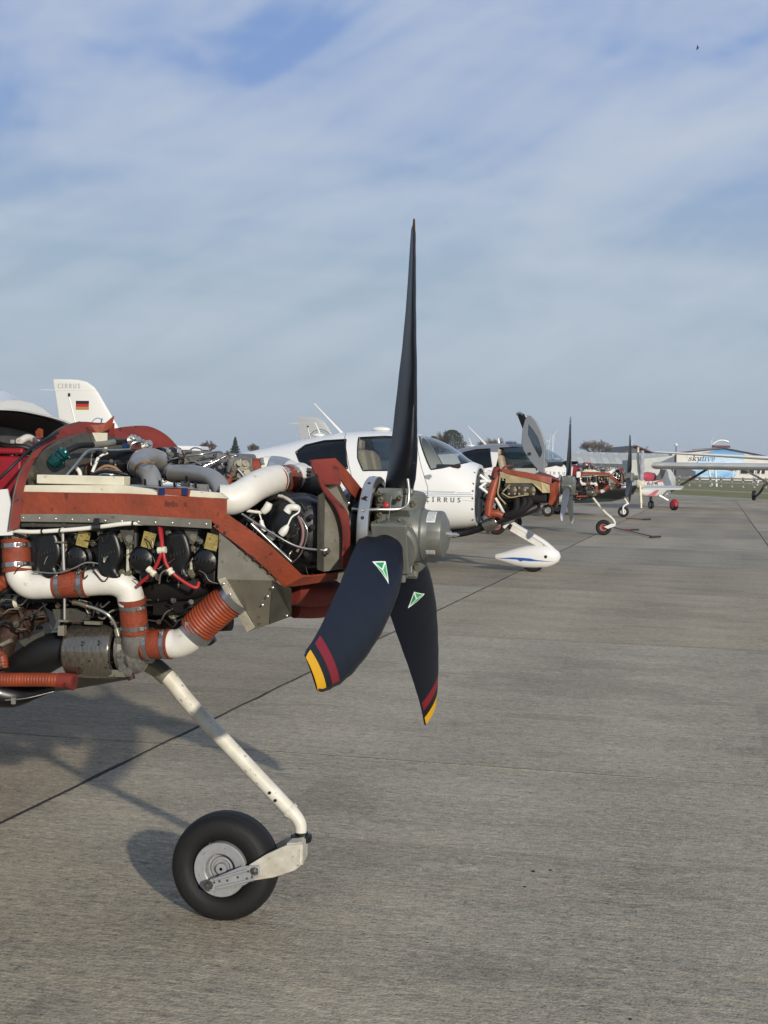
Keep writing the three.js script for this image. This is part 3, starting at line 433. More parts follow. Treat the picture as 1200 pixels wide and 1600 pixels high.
function hull(inset, x0, x1, uvf) {
  const NX = 56, NT = 22, pos = [], nor = [], uv = [], idx = [];
  for (const side of [1, -1]) {
    const o = pos.length / 3;
    for (let i = 0; i <= NX; i++) for (let j = 0; j <= NT; j++) {
      const x = mix(x0, x1, Math.pow(i / NX, 1.0)), th = j / NT * Math.PI, p = skin(x, th, inset), e = 0.004;
      const a = skin(x + 0.01, th, inset).sub(skin(x - 0.01, th, inset)), b = skin(x, Math.min(Math.PI, th + e), inset).sub(skin(x, Math.max(0, th - e), inset)), n = b.cross(a).normalize(); if (j === 0) n.set(n.x, Math.abs(n.y), 0).normalize(); if (j === NT) n.set(n.x, -Math.abs(n.y), 0).normalize();
      if (n.z < 0 && j > 0 && j < NT) n.negate();
      const z = (j === 0 || j === NT) ? 0 : p.z; pos.push(p.x, p.y, z * side); nor.push(n.x, n.y, n.z * side); uv.push(...uvf(p.x, p.y, side));
    }
    for (let i = 0; i < NX; i++) for (let j = 0; j < NT; j++) { const a = o + i * (NT + 1) + j, b = a + NT + 1; side > 0 ? idx.push(a, b, a + 1, b, b + 1, a + 1) : idx.push(a, a + 1, b, b, a + 1, b + 1); }
    for (const [i, f] of [[0, 1], [NX, -1]]) { const r = o + i * (NT + 1), c = pos.length / 3, x = pos[r * 3], m = (pos[r * 3 + 1] + pos[(r + NT) * 3 + 1]) / 2; pos.push(x, m, 0); nor.push(f, 0, 0); uv.push(...uvf(x, m, side)); const base = pos.length / 3; for (let j = 0; j <= NT; j++) { const q = r + j; pos.push(pos[q * 3], pos[q * 3 + 1], pos[q * 3 + 2]); nor.push(f, 0, 0); uv.push(uv[q * 2], uv[q * 2 + 1]); } for (let j = 0; j < NT; j++) (f * side > 0) ? idx.push(c, base + j, base + j + 1) : idx.push(c, base + j + 1, base + j); }
  }
  const g = new THREE.BufferGeometry(); g.setAttribute('position', new THREE.Float32BufferAttribute(pos, 3)); g.setAttribute('normal', new THREE.Float32BufferAttribute(nor, 3)); g.setAttribute('uv', new THREE.Float32BufferAttribute(uv, 2)); g.setIndex(idx);
  // faces must wind outward
  const P = (k) => V(pos[k * 3], pos[k * 3 + 1], pos[k * 3 + 2]); for (let k = 0; k < idx.length; k += 3) { const [a, b, c] = [P(idx[k]), P(idx[k + 1]), P(idx[k + 2])], n = b.clone().sub(a).cross(c.clone().sub(a)), m = V(nor[idx[k]*3] + nor[idx[k+1]*3] + nor[idx[k+2]*3], nor[idx[k]*3+1] + nor[idx[k+1]*3+1] + nor[idx[k+2]*3+1], nor[idx[k]*3+2] + nor[idx[k+1]*3+2] + nor[idx[k+2]*3+2]); if (n.dot(m) < 0) { const t = idx[k + 1]; idx[k + 1] = idx[k + 2]; idx[k + 2] = t; } }
  g.setIndex(idx); return g;
}
const hullUV = (x, y, side) => [side > 0 ? (x + 7.6) / 6.6 : 1 - (x + 7.6) / 6.6, (side > 0 ? 0.5 : 0) + clamp01((y + 0.8) / 1.6) * 0.5];
const ev = new Evaluator(); ev.useGroups = false; ev.attributes = ['position', 'normal', 'uv'];
const brush = (g) => { const b = new Brush(g.index ? g : mergeVertices(g)); b.updateMatrixWorld(true); return b; };
const sideCut = (pts, z0, z1, r = 0.05) => {            // a prism across the fuselage with rounded corners
  const s = new THREE.Shape(), n = pts.length; for (let i = 0; i < n; i++) { const a = V(...pts[(i + n - 1) % n], 0), b = V(...pts[i], 0), c = V(...pts[(i + 1) % n], 0), q = Math.min(r, a.distanceTo(b) * 0.4, c.distanceTo(b) * 0.4), p0 = b.clone().addScaledVector(a.clone().sub(b).normalize(), q), p1 = b.clone().addScaledVector(c.clone().sub(b).normalize(), q); i ? s.lineTo(p0.x, p0.y) : s.moveTo(p0.x, p0.y); s.quadraticCurveTo(b.x, b.y, p1.x, p1.y); } s.closePath();
  return brush(clean(new THREE.ExtrudeGeometry(s, { depth: z1 - z0, bevelEnabled: false, curveSegments: 5 }).translate(0, 0, z0)));
};
const p2 = (px, py, z = 0.56) => { const v = F2.at(px, py, z); return [v.x, v.y]; };
const WIN = {
  windshield: [p2(648, 681), p2(667, 722), p2(673, 733.5), p2(690, 731), p2(712, 725.5), p2(744, 718.5), p2(752, 690, 0), p2(752, 640, 0), p2(646, 640)],
  door: [p2(555, 683), p2(595, 681), p2(636, 682.5), p2(640, 735), p2(568, 735), p2(559, 716)],
  rear: [p2(457, 706), p2(470, 695), p2(500, 688), p2(535, 686), p2(544, 732), p2(525, 735), p2(490, 730), p2(465, 721)],
};
const outer = brush(hull(0, -1.25, -7.6, hullUV)), inner = brush(hull(0.045, -1.2, -4.6, hullUV)), cuts = { ws: sideCut(WIN.windshield, -0.9, 0.9), door: sideCut(WIN.door, -0.9, 0.9), rear: sideCut(WIN.rear, -0.9, 0.9, 0.06) };
let shell = ev.evaluate(outer, inner, SUBTRACTION); for (const k of ['ws', 'door', 'rear']) { shell = ev.evaluate(shell, cuts[k], SUBTRACTION); shell.updateMatrixWorld(true); }
const doorHole = sideCut([[-1.99, 0.63], [-1.88, 0.35], [-1.84, 0.02], [-1.98, -0.33], [-2.92, -0.33], [-2.99, 0.1], [-2.9, 0.62]], 0.12, 0.9, 0.08), shellOpen = ev.evaluate(shell, doorHole, SUBTRACTION);
const shellNear = ev.evaluate(shell, sideCut([[-1.0, -0.36], [-1.0, -1.0], [-2.6, -1.0], [-2.3, -0.7], [-1.6, -0.56]], -0.9, 0.9, 0.02), SUBTRACTION);
let pane = ev.evaluate(brush(hull(0.006, -1.255, -7.5, hullUV)), brush(hull(0.012, -1.26, -7.4, hullUV)), SUBTRACTION); pane.updateMatrixWorld(true);
const halfs = { R: brush(clean(new THREE.BoxGeometry(9, 3, 2).translate(-4, 0, 1.0))), L: brush(clean(new THREE.BoxGeometry(9, 3, 2).translate(-4, 0, -1.0))) };
const cutPane = (k) => { const g = ev.evaluate(pane, cuts[k], INTERSECTION); g.updateMatrixWorld(true); return g; };
const paneWs = cutPane('ws').geometry, pd = cutPane('door'), pr = cutPane('rear'), panes = {}; for (const s of ['R', 'L']) { panes['door' + s] = ev.evaluate(pd, halfs[s], INTERSECTION).geometry; panes['rear' + s] = ev.evaluate(pr, halfs[s], INTERSECTION).geometry; }
// strips lying on the skin along a side-view outline
const skinZ = (x, y) => { let lo = 0, hi = Math.PI; for (let i = 0; i < 30; i++) { const m = (lo + hi) / 2; skin(x, m, 0).y > y ? lo = m : hi = m; } return skin(x, lo, 0).z; };
function seal(pts, side, r, closed) {
  const q = []; const n = pts.length; for (let i = 0; i < (closed ? n : n - 1); i++) for (let k = 0; k < 8; k++) { const a = pts[i], b = pts[(i + 1) % n], x = mix(a[0], b[0], k / 8), y = mix(a[1], b[1], k / 8); if (x < -1.26 && y < station(x)[1] - 0.015) q.push(V(x, y, skinZ(x, y) * side)); }
  if (closed) q.push(q[0].clone()); return sweep(q, r, { n: q.length * 2, m: 6, flat: 0.9 });
}
const SEAMS = [[p2(645, 676), p2(650, 700), p2(657, 725), p2(669, 762), p2(668, 790)], [p2(530, 676), p2(540, 705), p2(548, 735), p2(557, 765), p2(566, 790)]];
// lifting surfaces: sections of [leading edge point, chord, thickness]
function foil(secs, up, uvf) {
  const N = 14, ring = []; for (let i = 0; i <= N; i++) { const t = 0.5 - 0.5 * Math.cos(Math.PI * i / N); ring.push([t, 1]); } for (let i = N - 1; i > 0; i--) { const t = 0.5 - 0.5 * Math.cos(Math.PI * i / N); ring.push([t, -1]); }
  const yt = (t) => 5 * (0.2969 * Math.sqrt(t) - 0.126 * t - 0.3516 * t * t + 0.2843 * t ** 3 - 0.1036 * t ** 4), pos = [], uv = [], idx = [], K = ring.length;
  for (const [le, ch, th] of secs) for (const [t, s] of ring) { const p = le.clone().add(V(-ch * t, 0, 0)).addScaledVector(up, s * yt(t) * th * ch); pos.push(p.x, p.y, p.z); uv.push(...(uvf ? uvf(p) : [p.x, p.y + p.z])); }
  for (let i = 0; i < secs.length - 1; i++) for (let j = 0; j < K; j++) { const a = i * K + j, b = i * K + (j + 1) % K; idx.push(a, a + K, b, b, a + K, b + K); }
  for (const i of [0, secs.length - 1]) for (let j = 1; j < K - 1; j++) idx.push(i * K, i * K + j, i * K + j + 1);
  const g = new THREE.BufferGeometry(); g.setAttribute('position', new THREE.Float32BufferAttribute(pos, 3)); g.setAttribute('uv', new THREE.Float32BufferAttribute(uv, 2)); g.setIndex(idx); return toCreasedNormals(g, 0.7);
}
// printed colours of a fuselage: base tone, stripes, lettering
function livery(draw) {
  const cv = document.createElement('canvas'); cv.width = 2048; cv.height = 1092; const c = cv.getContext('2d');
  for (const side of [0, 1]) { c.save(); c.translate(0, side * 546); c.beginPath(); c.rect(0, 0, 2048, 546); c.clip(); const X = (x) => { const u = (x + 7.6) / 6.6; return (side ? 1 - u : u) * 2048; }, Y = (y) => (1 - (y + 0.8) / 1.6) * 546; draw(c, X, Y, side ? -1 : 1); c.restore(); }
  const t = new THREE.CanvasTexture(cv); t.colorSpace = THREE.SRGBColorSpace; t.anisotropy = 8; t.generateMipmaps = true; t.minFilter = THREE.LinearMipmapLinearFilter; return phys({ map: t, roughness: 0.3, clearcoat: 0.5, clearcoatRoughness: 0.12 });
}
const lettered = (c, X, Y, text, x, y, size, gap, col, sgn) => { c.fillStyle = col; c.font = `bold ${size * 341}px sans-serif`; let px = X(x); if (sgn < 0) { let w = 0; for (const ch of text) w += c.measureText(ch).width + gap * 341; px = X(x) - w; px = X(x) - w * 0 - (X(x) - X(x - 0.0)) ; px = X(x + 0.6); } for (const ch of text) { c.fillText(ch, px, Y(y)); px += c.measureText(ch).width + gap * 341; } };
const [ltX, ltY] = p2(666, 780, 0.5), ltE = p2(717, 782, 0.5);
const white2 = livery((c, X, Y, s) => {
  seedState = 900; c.fillStyle = '#d6d5d0'; c.fillRect(0, 0, 2048, 546);
  for (let i = 0; i < 1500; i++) { c.fillStyle = `rgba(150,140,120,${rr(0.01, 0.05)})`; c.fillRect(rnd() * 2048, rnd() * 546, rr(1, 14), rr(1, 3)); }
  const y0 = p2(650, 770, 0.55)[1];
  for (const [dy, h, col, a, b] of [[0.02, 0.006, '#5a6a88', -4.6, -1.3], [0.0, 0.018, '#2a4f92', -4.9, -2.05], [-0.004, 0.009, '#7d8aa0', -2.2, -1.27], [-0.035, 0.005, '#4f5b70', -4.2, -1.27], [-0.02, 0.008, '#31599c', -3.6, -2.3], [0.035, 0.004, '#8a93a2', -3.4, -1.5]]) { let x = a; while (x < b) { const w = rr(0.08, 0.5); c.fillStyle = col; const x1 = Math.min(b, x + w); c.fillRect(Math.min(X(x), X(x1)), Y(y0 + dy + rr(-0.004, 0.004)), Math.abs(X(x1) - X(x)), h * 341); x = x1 + (rnd() < 0.4 ? rr(0, 0.08) : 0); } }
  c.fillStyle = '#2b56a0'; for (const x of [-3.0, -2.86, -2.2, -2.1]) { c.beginPath(); c.ellipse(X(x), Y(y0 + 0.005), 32, 7, 0.1, 0, 7); c.fill(); }
  lettered(c, X, Y, 'CIRRUS', ltX, ltY - 0.035, 0.092, 0.026, '#4b4f55', s);
  c.strokeStyle = '#8a8d90'; c.lineWidth = 1.5; c.beginPath(); c.moveTo(X(ltX - 0.2), Y(ltY + 0.02)); c.lineTo(X(ltX - 0.03), Y(ltY)); c.moveTo(X(ltE[0] + 0.05), Y(ltY)); c.lineTo(X(ltE[0] + 0.28), Y(ltY - 0.015)); c.stroke();
});
const silver3 = livery((c, X, Y, s) => {
  c.fillStyle = '#cfcdc8'; c.fillRect(0, 0, 2048, 546); c.fillStyle = '#6f7174'; c.beginPath(); c.moveTo(X(-7), Y(0.9)); c.lineTo(X(-7), Y(0.2)); c.lineTo(X(-4.6), Y(0.42)); c.lineTo(X(-3.3), Y(0.52)); c.lineTo(X(-2.2), Y(0.5)); c.lineTo(X(-1.7), Y(0.3)); c.lineTo(X(-1.3), Y(0.22)); c.lineTo(X(-1), Y(0.22)); c.lineTo(X(-1), Y(0.9)); c.fill();
  lettered(c, X, Y, 'CIRRUS', -1.85, 0.03, 0.09, 0.035, '#5d6166', s);
});
const dark4 = livery((c, X, Y) => { c.fillStyle = '#8b8e90'; c.fillRect(0, 0, 2048, 546); c.fillStyle = '#101314'; c.fillRect(0, Y(-0.05), 2048, 546); c.fillStyle = '#2f4a50'; c.fillRect(0, Y(-0.5), 2048, 546); });

function finGeo() { const up = V(0, 0, 1); return foil([[V(-6.4, 0.12, 0), 1.28, 0.09], [V(-6.74, 0.62, 0), 1.0, 0.09], [V(-7.14, 1.24, 0), 0.71, 0.09], [V(-7.21, 1.33, 0), 0.66, 0.09], [V(-7.33, 1.41, 0), 0.555, 0.08], [V(-7.46, 1.44, 0), 0.43, 0.06], [V(-7.56, 1.447, 0), 0.335, 0.04]], up, (p) => [(p.x + 8.1) / 2, p.y / 2]); }
function finMat(draw) { const cv = document.createElement('canvas'); cv.width = cv.height = 1024; const c = cv.getContext('2d'); draw(c, (x) => (x + 8.1) * 512, (y) => 1024 - y * 512); const t = new THREE.CanvasTexture(cv); t.colorSpace = THREE.SRGBColorSpace; t.generateMipmaps = true; t.minFilter = THREE.LinearMipmapLinearFilter; return phys({ map: t, roughness: 0.32, clearcoat: 0.4 }); }
const fin2 = finMat((c, X, Y) => {
  c.fillStyle = '#d3d1c9'; c.fillRect(0, 0, 1024, 1024); c.fillStyle = '#a3a19b'; c.font = 'bold 54px sans-serif'; c.font = 'bold 50px sans-serif'; let x = X(-7.82); for (const ch of 'CIRRUS') { c.fillText(ch, x, Y(1.31)); x += c.measureText(ch).width + 5; }
  c.fillStyle = '#c2bfb7'; c.fillRect(X(-7.95), Y(1.28), 470, 3);
  const fx = X(-7.5), fy = Y(1.12), fw = 112, fh = 70; c.fillStyle = '#17150f'; c.fillRect(fx, fy, fw, fh / 3); c.fillStyle = '#b21d22'; c.fillRect(fx, fy + fh / 3, fw, fh / 3); c.fillStyle = '#9c7a3c'; c.fillRect(fx, fy + fh * 2 / 3, fw, fh / 3);
  c.strokeStyle = '#3b6690'; c.lineWidth = 6; c.beginPath(); c.ellipse(X(-7.15), Y(0.8), 42, 27, -0.5, 0, 7); c.stroke(); c.lineWidth = 10; c.beginPath(); c.moveTo(X(-7.06), Y(0.86)); c.quadraticCurveTo(X(-7.07), Y(0.74), X(-7.15), Y(0.69)); c.stroke();
});
const fin3 = finMat((c, X, Y) => { c.fillStyle = '#a3a5a3'; c.fillRect(0, 0, 1024, 1024); c.fillStyle = '#b4b6b2'; for (let k = 0; k < 12; k++) c.fillRect(0, Y(1.3 - k * 0.055), 1024, 5); c.strokeStyle = '#4c5052'; c.lineWidth = 9; c.beginPath(); c.arc(X(-7.3), Y(0.85), 150, 0, 7); c.stroke(); c.lineWidth = 5; c.beginPath(); c.arc(X(-7.3), Y(0.85), 126, 0, 7); c.stroke(); });
const wheelGeo = (r, w) => { const h = w / 2, P = [], C = (a) => { const c = Math.cos(a), s = Math.sin(a); return [-Math.sign(c) * Math.pow(Math.abs(c), 0.72) * h, r * 0.75 + Math.sign(s) * Math.pow(Math.abs(s), 0.8) * r * 0.25]; }; for (let i = 0; i <= 40; i++) { const q = C(-1.15 + (Math.PI + 2.3) * i / 40); let d = 0; const x = q[0] / h; for (const k of [-0.42, -0.14, 0.14, 0.42]) if (Math.abs(x - k) < 0.045 && q[1] > r * 0.9) d = r * 0.018; if (Math.abs(q[1] - r * 0.6) < r * 0.012) d = -r * 0.006; P.push([q[0], q[1] - d]); } P.push(P[0].slice()); return turned(V(0, 0, 0), V(0, 0, 1), P, 56); };
const rimGeo = (r, w) => { const h = w / 2, f = [[h * 0.5, r * 0.5], [h * 0.84, r * 0.505], [h * 0.88, r * 0.49], [h * 0.86, r * 0.31], [h * 0.82, r * 0.29], [h * 0.42, r * 0.275], [h * 0.4, r * 0.22], [h * 0.56, r * 0.21], [h * 0.58, r * 0.17], [h * 0.44, r * 0.16], [h * 0.44, r * 0.11], [h * 0.7, r * 0.1], [h * 0.72, r * 0.03]]; return [turned(V(0, 0, 0), V(0, 0, 1), f, 40), turned(V(0, 0, 0), V(0, 0, -1), f, 40), turned(V(0, 0, -h * 0.5), V(0, 0, 1), [[0, r * 0.5], [h, r * 0.5]], 40)]; };
function wheel(parent, name, c, r, w, rimMat, tilt = 0, cover) {
  const g = sub(parent, name); g.position.copy(c); g.rotation.x = tilt; part(g, 'tyre', wheelGeo(r, w), M.tyre); if (rimMat) part(g, 'rim', rimGeo(r, w), rimMat); return g;
}
// the airframe behind the firewall: fuselage, glass, cabin, wings, tail, main wheels
function airframe(F, root, o) {
  const gy = -F.o.y - (o.dy || 0), first = root.children.length, sh = o.open ? shellOpen : o.nearHull ? shellNear : shell;
  part(root, 'fuselage', sh.geometry, o.hull);
  part(root, 'windshield', paneWs, M.glass);
  for (const k of ['door', 'rear', 'windshield']) for (const s of [1, -1]) { if (o.open && k === 'door' && s > 0) continue; part(root, 'window_seal', seal(WIN[k], s, 0.011, k !== 'windshield'), M.satinBlack); }
  if (!o.open) for (const l of SEAMS) part(root, 'door_seam', seal(l, 1, 0.0035, false), M.tinDark);
  for (const k of ['doorL', 'rearL', 'rearR', ...(o.open ? [] : ['doorR'])]) part(root, 'cabin_window', panes[k], k.startsWith('rear') ? M.tint : k === 'doorL' ? M.greyGlass : M.glass);
  part(root, 'firewall', sheet([0, 1, 2, 3, 4, 5, 6, 7, 8, 9, 10, 11, 12, 13, 14, 15].map((k) => { const a = k / 16 * Math.PI * 2, p = skin(-1.3, a > Math.PI ? Math.PI * 2 - a : a, 0.04); p.z *= a > Math.PI ? -1 : 1; p.x = -1.3; return p; }), 0.01), M.firewall);
  for (const z of [0.27, -0.27]) { const s = sub(root, 'front_seat'); part(s, 'cushion', box(0.5, 0.16, 0.44, -2.55, -0.22, z, 0.05), M.seat); const bk = box(0.14, 0.66, 0.42, 0, 0, 0, 0.06); bk.rotateZ(0.25).translate(-2.85, 0.13, z); part(s, 'backrest', bk, M.seat); part(s, 'headrest', box(0.1, 0.15, 0.24, -2.96, 0.52, z, 0.04), M.seat); }
  const rs = sub(root, 'rear_seat'); part(rs, 'cushion', box(0.45, 0.16, 0.95, -3.3, -0.2, 0, 0.05), M.seat); part(rs, 'backrest', box(0.14, 0.46, 0.7, -3.5, 0.08, 0, 0.05), M.seat);
  part(root, 'instrument_panel', [box(0.1, 0.42, 0.95, -1.78, 0.02, 0, 0.04), box(0.34, 0.05, 0.95, -1.64, 0.24, 0, 0.02)], M.dark);
  part(root, 'cabin_floor', box(2.3, 0.04, 0.95, -2.7, -0.46, 0), M.dark);
  for (const s of [1, -1]) {
    part(root, 'wing', foil([[V(-1.95, -0.52, s * 0.45), 1.42, 0.14], [V(-2.05, -0.36, s * 2.6), 1.18, 0.14], [V(-2.25, -0.12, s * 5.5), 0.82, 0.13], [V(-2.36, -0.08, s * 5.75), 0.6, 0.11], [V(-2.5, -0.06, s * 5.85), 0.3, 0.08]], V(0, 1, 0)), o.wingMat || M.white);
    part(root, 'tailplane', foil([[V(-6.75, 0.26, s * 0.04), 0.85, 0.1], [V(-6.92, 0.3, s * 1.7), 0.6, 0.1], [V(-7.02, 0.305, s * 1.92), 0.42, 0.08]], V(0, 1, 0)), o.wingMat || M.white);
    part(root, 'main_leg', rod(V(-2.75, -0.62, s * 0.55), V(-2.8, gy + 0.2, s * 1.28), 0.045, 0.032), M.strut);
    if (o.mains !== false) { wheel(root, 'main_wheel', V(-2.8, gy + 0.2, s * 1.38), 0.2, 0.15, o.rim || M.rim); }
  }
  const fin = part(root, 'fin', finGeo(), o.fin); if (o.finDrop) fin.position.y -= o.finDrop; part(fin, 'rudder_gap', rod(V(-7.42, 0.5, 0.034), V(-7.62, 1.2, 0.027), 0.007), M.white); part(fin, 'rudder_hinge', box(0.03, 0.05, 0.02, -7.61, 1.21, 0.03), M.satinBlack);
  part(fin, 'tail_aerial', rod(V(-7.85, 1.28, 0), V(-8.1, 1.285, 0), 0.006, 0.004), M.whiteWire);
  const a1 = part(root, 'aerial', sweep([V(-3.3, 0.68, 0), V(-3.42, 0.8, 0), V(-3.74, 1.12, 0)], (t) => mix(0.026, 0.007, t), { m: 8 }), M.white); part(root, 'aerial', sweep([V(-3.62, 0.62, 0), V(-3.66, 0.72, 0), V(-3.72, 0.84, 0)], (t) => mix(0.016, 0.007, t), { m: 8 }), M.white);
  part(root, 'antenna_fairing', new THREE.SphereGeometry(1, 20, 10).scale(0.14, 0.04, 0.08).translate(-2.72, 0.755, 0), M.white);
  part(root, 'antenna_fairing', new THREE.SphereGeometry(1, 16, 8).scale(0.1, 0.03, 0.06).translate(-3.66, 0.655, 0), M.white);
  if (o.dy) for (const c of root.children.slice(first)) c.position.y += o.dy;
}
// a propeller: blade built along +y, then turned about the shaft
function bladeGeo(R, o = {}) {
  const NS = 40, NC = 12, pos = [], uv = [], idx = [], st = [0.05, 0.1, 0.14, 0.2, 0.28, 0.38, 0.5, 0.62, 0.74, 0.84, 0.92, 0.965, 0.99, 1.0], lerpT = (tab, r) => { let i = 0; while (i < st.length - 2 && r > st[i + 1]) i++; const t = clamp01((r - st[i]) / (st[i + 1] - st[i])); return mix(tab[i], tab[i + 1], sm(t) * 0.5 + t * 0.5); };
  const CH = o.chord || [0.085, 0.086, 0.1, 0.16, 0.2, 0.208, 0.21, 0.202, 0.185, 0.16, 0.135, 0.122, 0.112, 0.1], TH = o.thick || [1, 1, 0.8, 0.4, 0.24, 0.17, 0.13, 0.11, 0.095, 0.085, 0.08, 0.08, 0.08, 0.08], BE = o.beta || [54, 52, 47, 38, 31, 28, 24.5, 20.5, 18, 17, 16.5, 16, 15.5, 15.5], SW = o.sweep || [0, 0, 0, 0.002, 0.006, 0.012, 0.016, 0.014, 0.006, -0.006, -0.022, -0.034, -0.042, -0.046];
  for (let i = 0; i <= NS; i++) {
    const f = 0.05 + 0.95 * (i / NS), c = lerpT(CH, f), th = lerpT(TH, f), be = lerpT(BE, f) * RAD + (o.twist || 0), sw = lerpT(SW, f), ch = V(Math.sin(be), 0, Math.cos(be)), nn = V(Math.cos(be), 0, -Math.sin(be)), rd = ss(0.1, 0.26, f);
    for (const s of [1, -1]) for (let j = 0; j <= NC; j++) {
      const t = 0.5 - 0.5 * Math.cos(Math.PI * j / NC), cir = Math.sqrt(Math.max(0, 0.25 - (t - 0.5) ** 2)) * 2 * 0.5, naca = 5 * (0.2969 * Math.sqrt(t) - 0.126 * t - 0.3516 * t * t + 0.2843 * t ** 3 - 0.1036 * t ** 4), camb = 0.04 * 4 * t * (1 - t) * rd;
      const y = mix(cir * th, naca * th, rd) * s + camb, q = ch.clone().multiplyScalar((0.42 - t) * c * 1 + sw).addScaledVector(nn, y * c); pos.push(q.x, f * R, q.z); uv.push(s > 0 ? t * 0.5 : 1 - t * 0.5, f);
    }
  }
  const K = 2 * (NC + 1); for (let i = 0; i < NS; i++) for (const b of [0, NC + 1]) for (let j = 0; j < NC; j++) { const a = i * K + b + j; b ? idx.push(a, a + 1, a + K, a + 1, a + K + 1, a + K) : idx.push(a, a + K, a + 1, a + 1, a + K, a + K + 1); }
  for (let j = 0; j < NC; j++) { const a = NS * K + j, b = a + NC + 1; idx.push(a, b, a + 1, a + 1, b, b + 1); }
  const g = new THREE.BufferGeometry(); g.setAttribute('position', new THREE.Float32BufferAttribute(pos, 3)); g.setAttribute('uv', new THREE.Float32BufferAttribute(uv, 2)); g.setIndex(idx); return toCreasedNormals(g, 1.0);
}
function bladeTex(base, bands, logo, back) {
  const W = 512, H = 2048, cv = document.createElement('canvas'); cv.width = W; cv.height = H; const c = cv.getContext('2d'); seedState = 51; c.fillStyle = base; c.fillRect(0, 0, W, H); if (back && !logo) { c.fillStyle = back; c.fillRect(W / 2, 0, W / 2, H); }
  for (let i = 0; i < 500; i++) { c.fillStyle = `rgba(90,95,105,${rr(0.01, 0.05)})`; c.fillRect(rnd() * W, rnd() * H, rr(1, 3), rr(3, 40)); }
  for (const x of [0, W - 16]) { c.fillStyle = '#1d1e21'; c.fillRect(x, 0, 16, H * 0.62); for (let i = 0; i < 260; i++) { c.fillStyle = `rgba(120,118,112,${rr(0.05, 0.35)})`; c.fillRect(x + rr(0, 16), rr(0, H * 0.8), rr(1, 5), rr(1, 7)); } }
  for (const [a, b, col] of bands) { c.fillStyle = col; c.fillRect(W * 0.035, (1 - b) * H, W * 0.43, (b - a) * H); if (!logo) c.fillRect(W * 0.53, (1 - b) * H, W * 0.43, (b - a) * H); }
  if (back && logo) { c.fillStyle = back; c.fillRect(W / 2, 0, W / 2, H); }
  if (logo) for (const cx of [W * 0.25]) {
    c.save(); c.translate(cx, (1 - 0.31) * H); c.scale(1, 0.78); const T = [[-42, -70], [46, -52], [4, 92]], m = [2, -28];
    c.fillStyle = '#e6ece6'; c.beginPath(); T.forEach(([x, y], i) => i ? c.lineTo(x * 1.12, y * 1.1) : c.moveTo(x * 1.12, y * 1.1)); c.fill();
    T.forEach((a, i) => { const b = T[(i + 1) % 3], q = [a, b, m], g = [(a[0] + b[0] + m[0]) / 3, (a[1] + b[1] + m[1]) / 3]; c.fillStyle = ['#3f9a5c', '#2f8a50', '#4aa868'][i]; c.beginPath(); q.forEach(([x, y], k) => { const X = g[0] + (x - g[0]) * 0.8, Y = g[1] + (y - g[1]) * 0.8; k ? c.lineTo(X, Y) : c.moveTo(X, Y); }); c.fill(); }); c.restore();
  }
  const t = new THREE.CanvasTexture(cv); t.colorSpace = THREE.SRGBColorSpace; t.generateMipmaps = true; t.minFilter = THREE.LinearMipmapLinearFilter; t.anisotropy = 8; return t;
}
function propeller(root, o) {
  const p = sub(root, 'propeller'), g = bladeGeo(o.R, o.blade);
  o.angles.forEach((a) => { const b = new THREE.Mesh(g, o.mat); b.name = 'blade'; b.rotation.x = a * RAD; b.castShadow = b.receiveShadow = true; p.add(b); });
  return p;
}
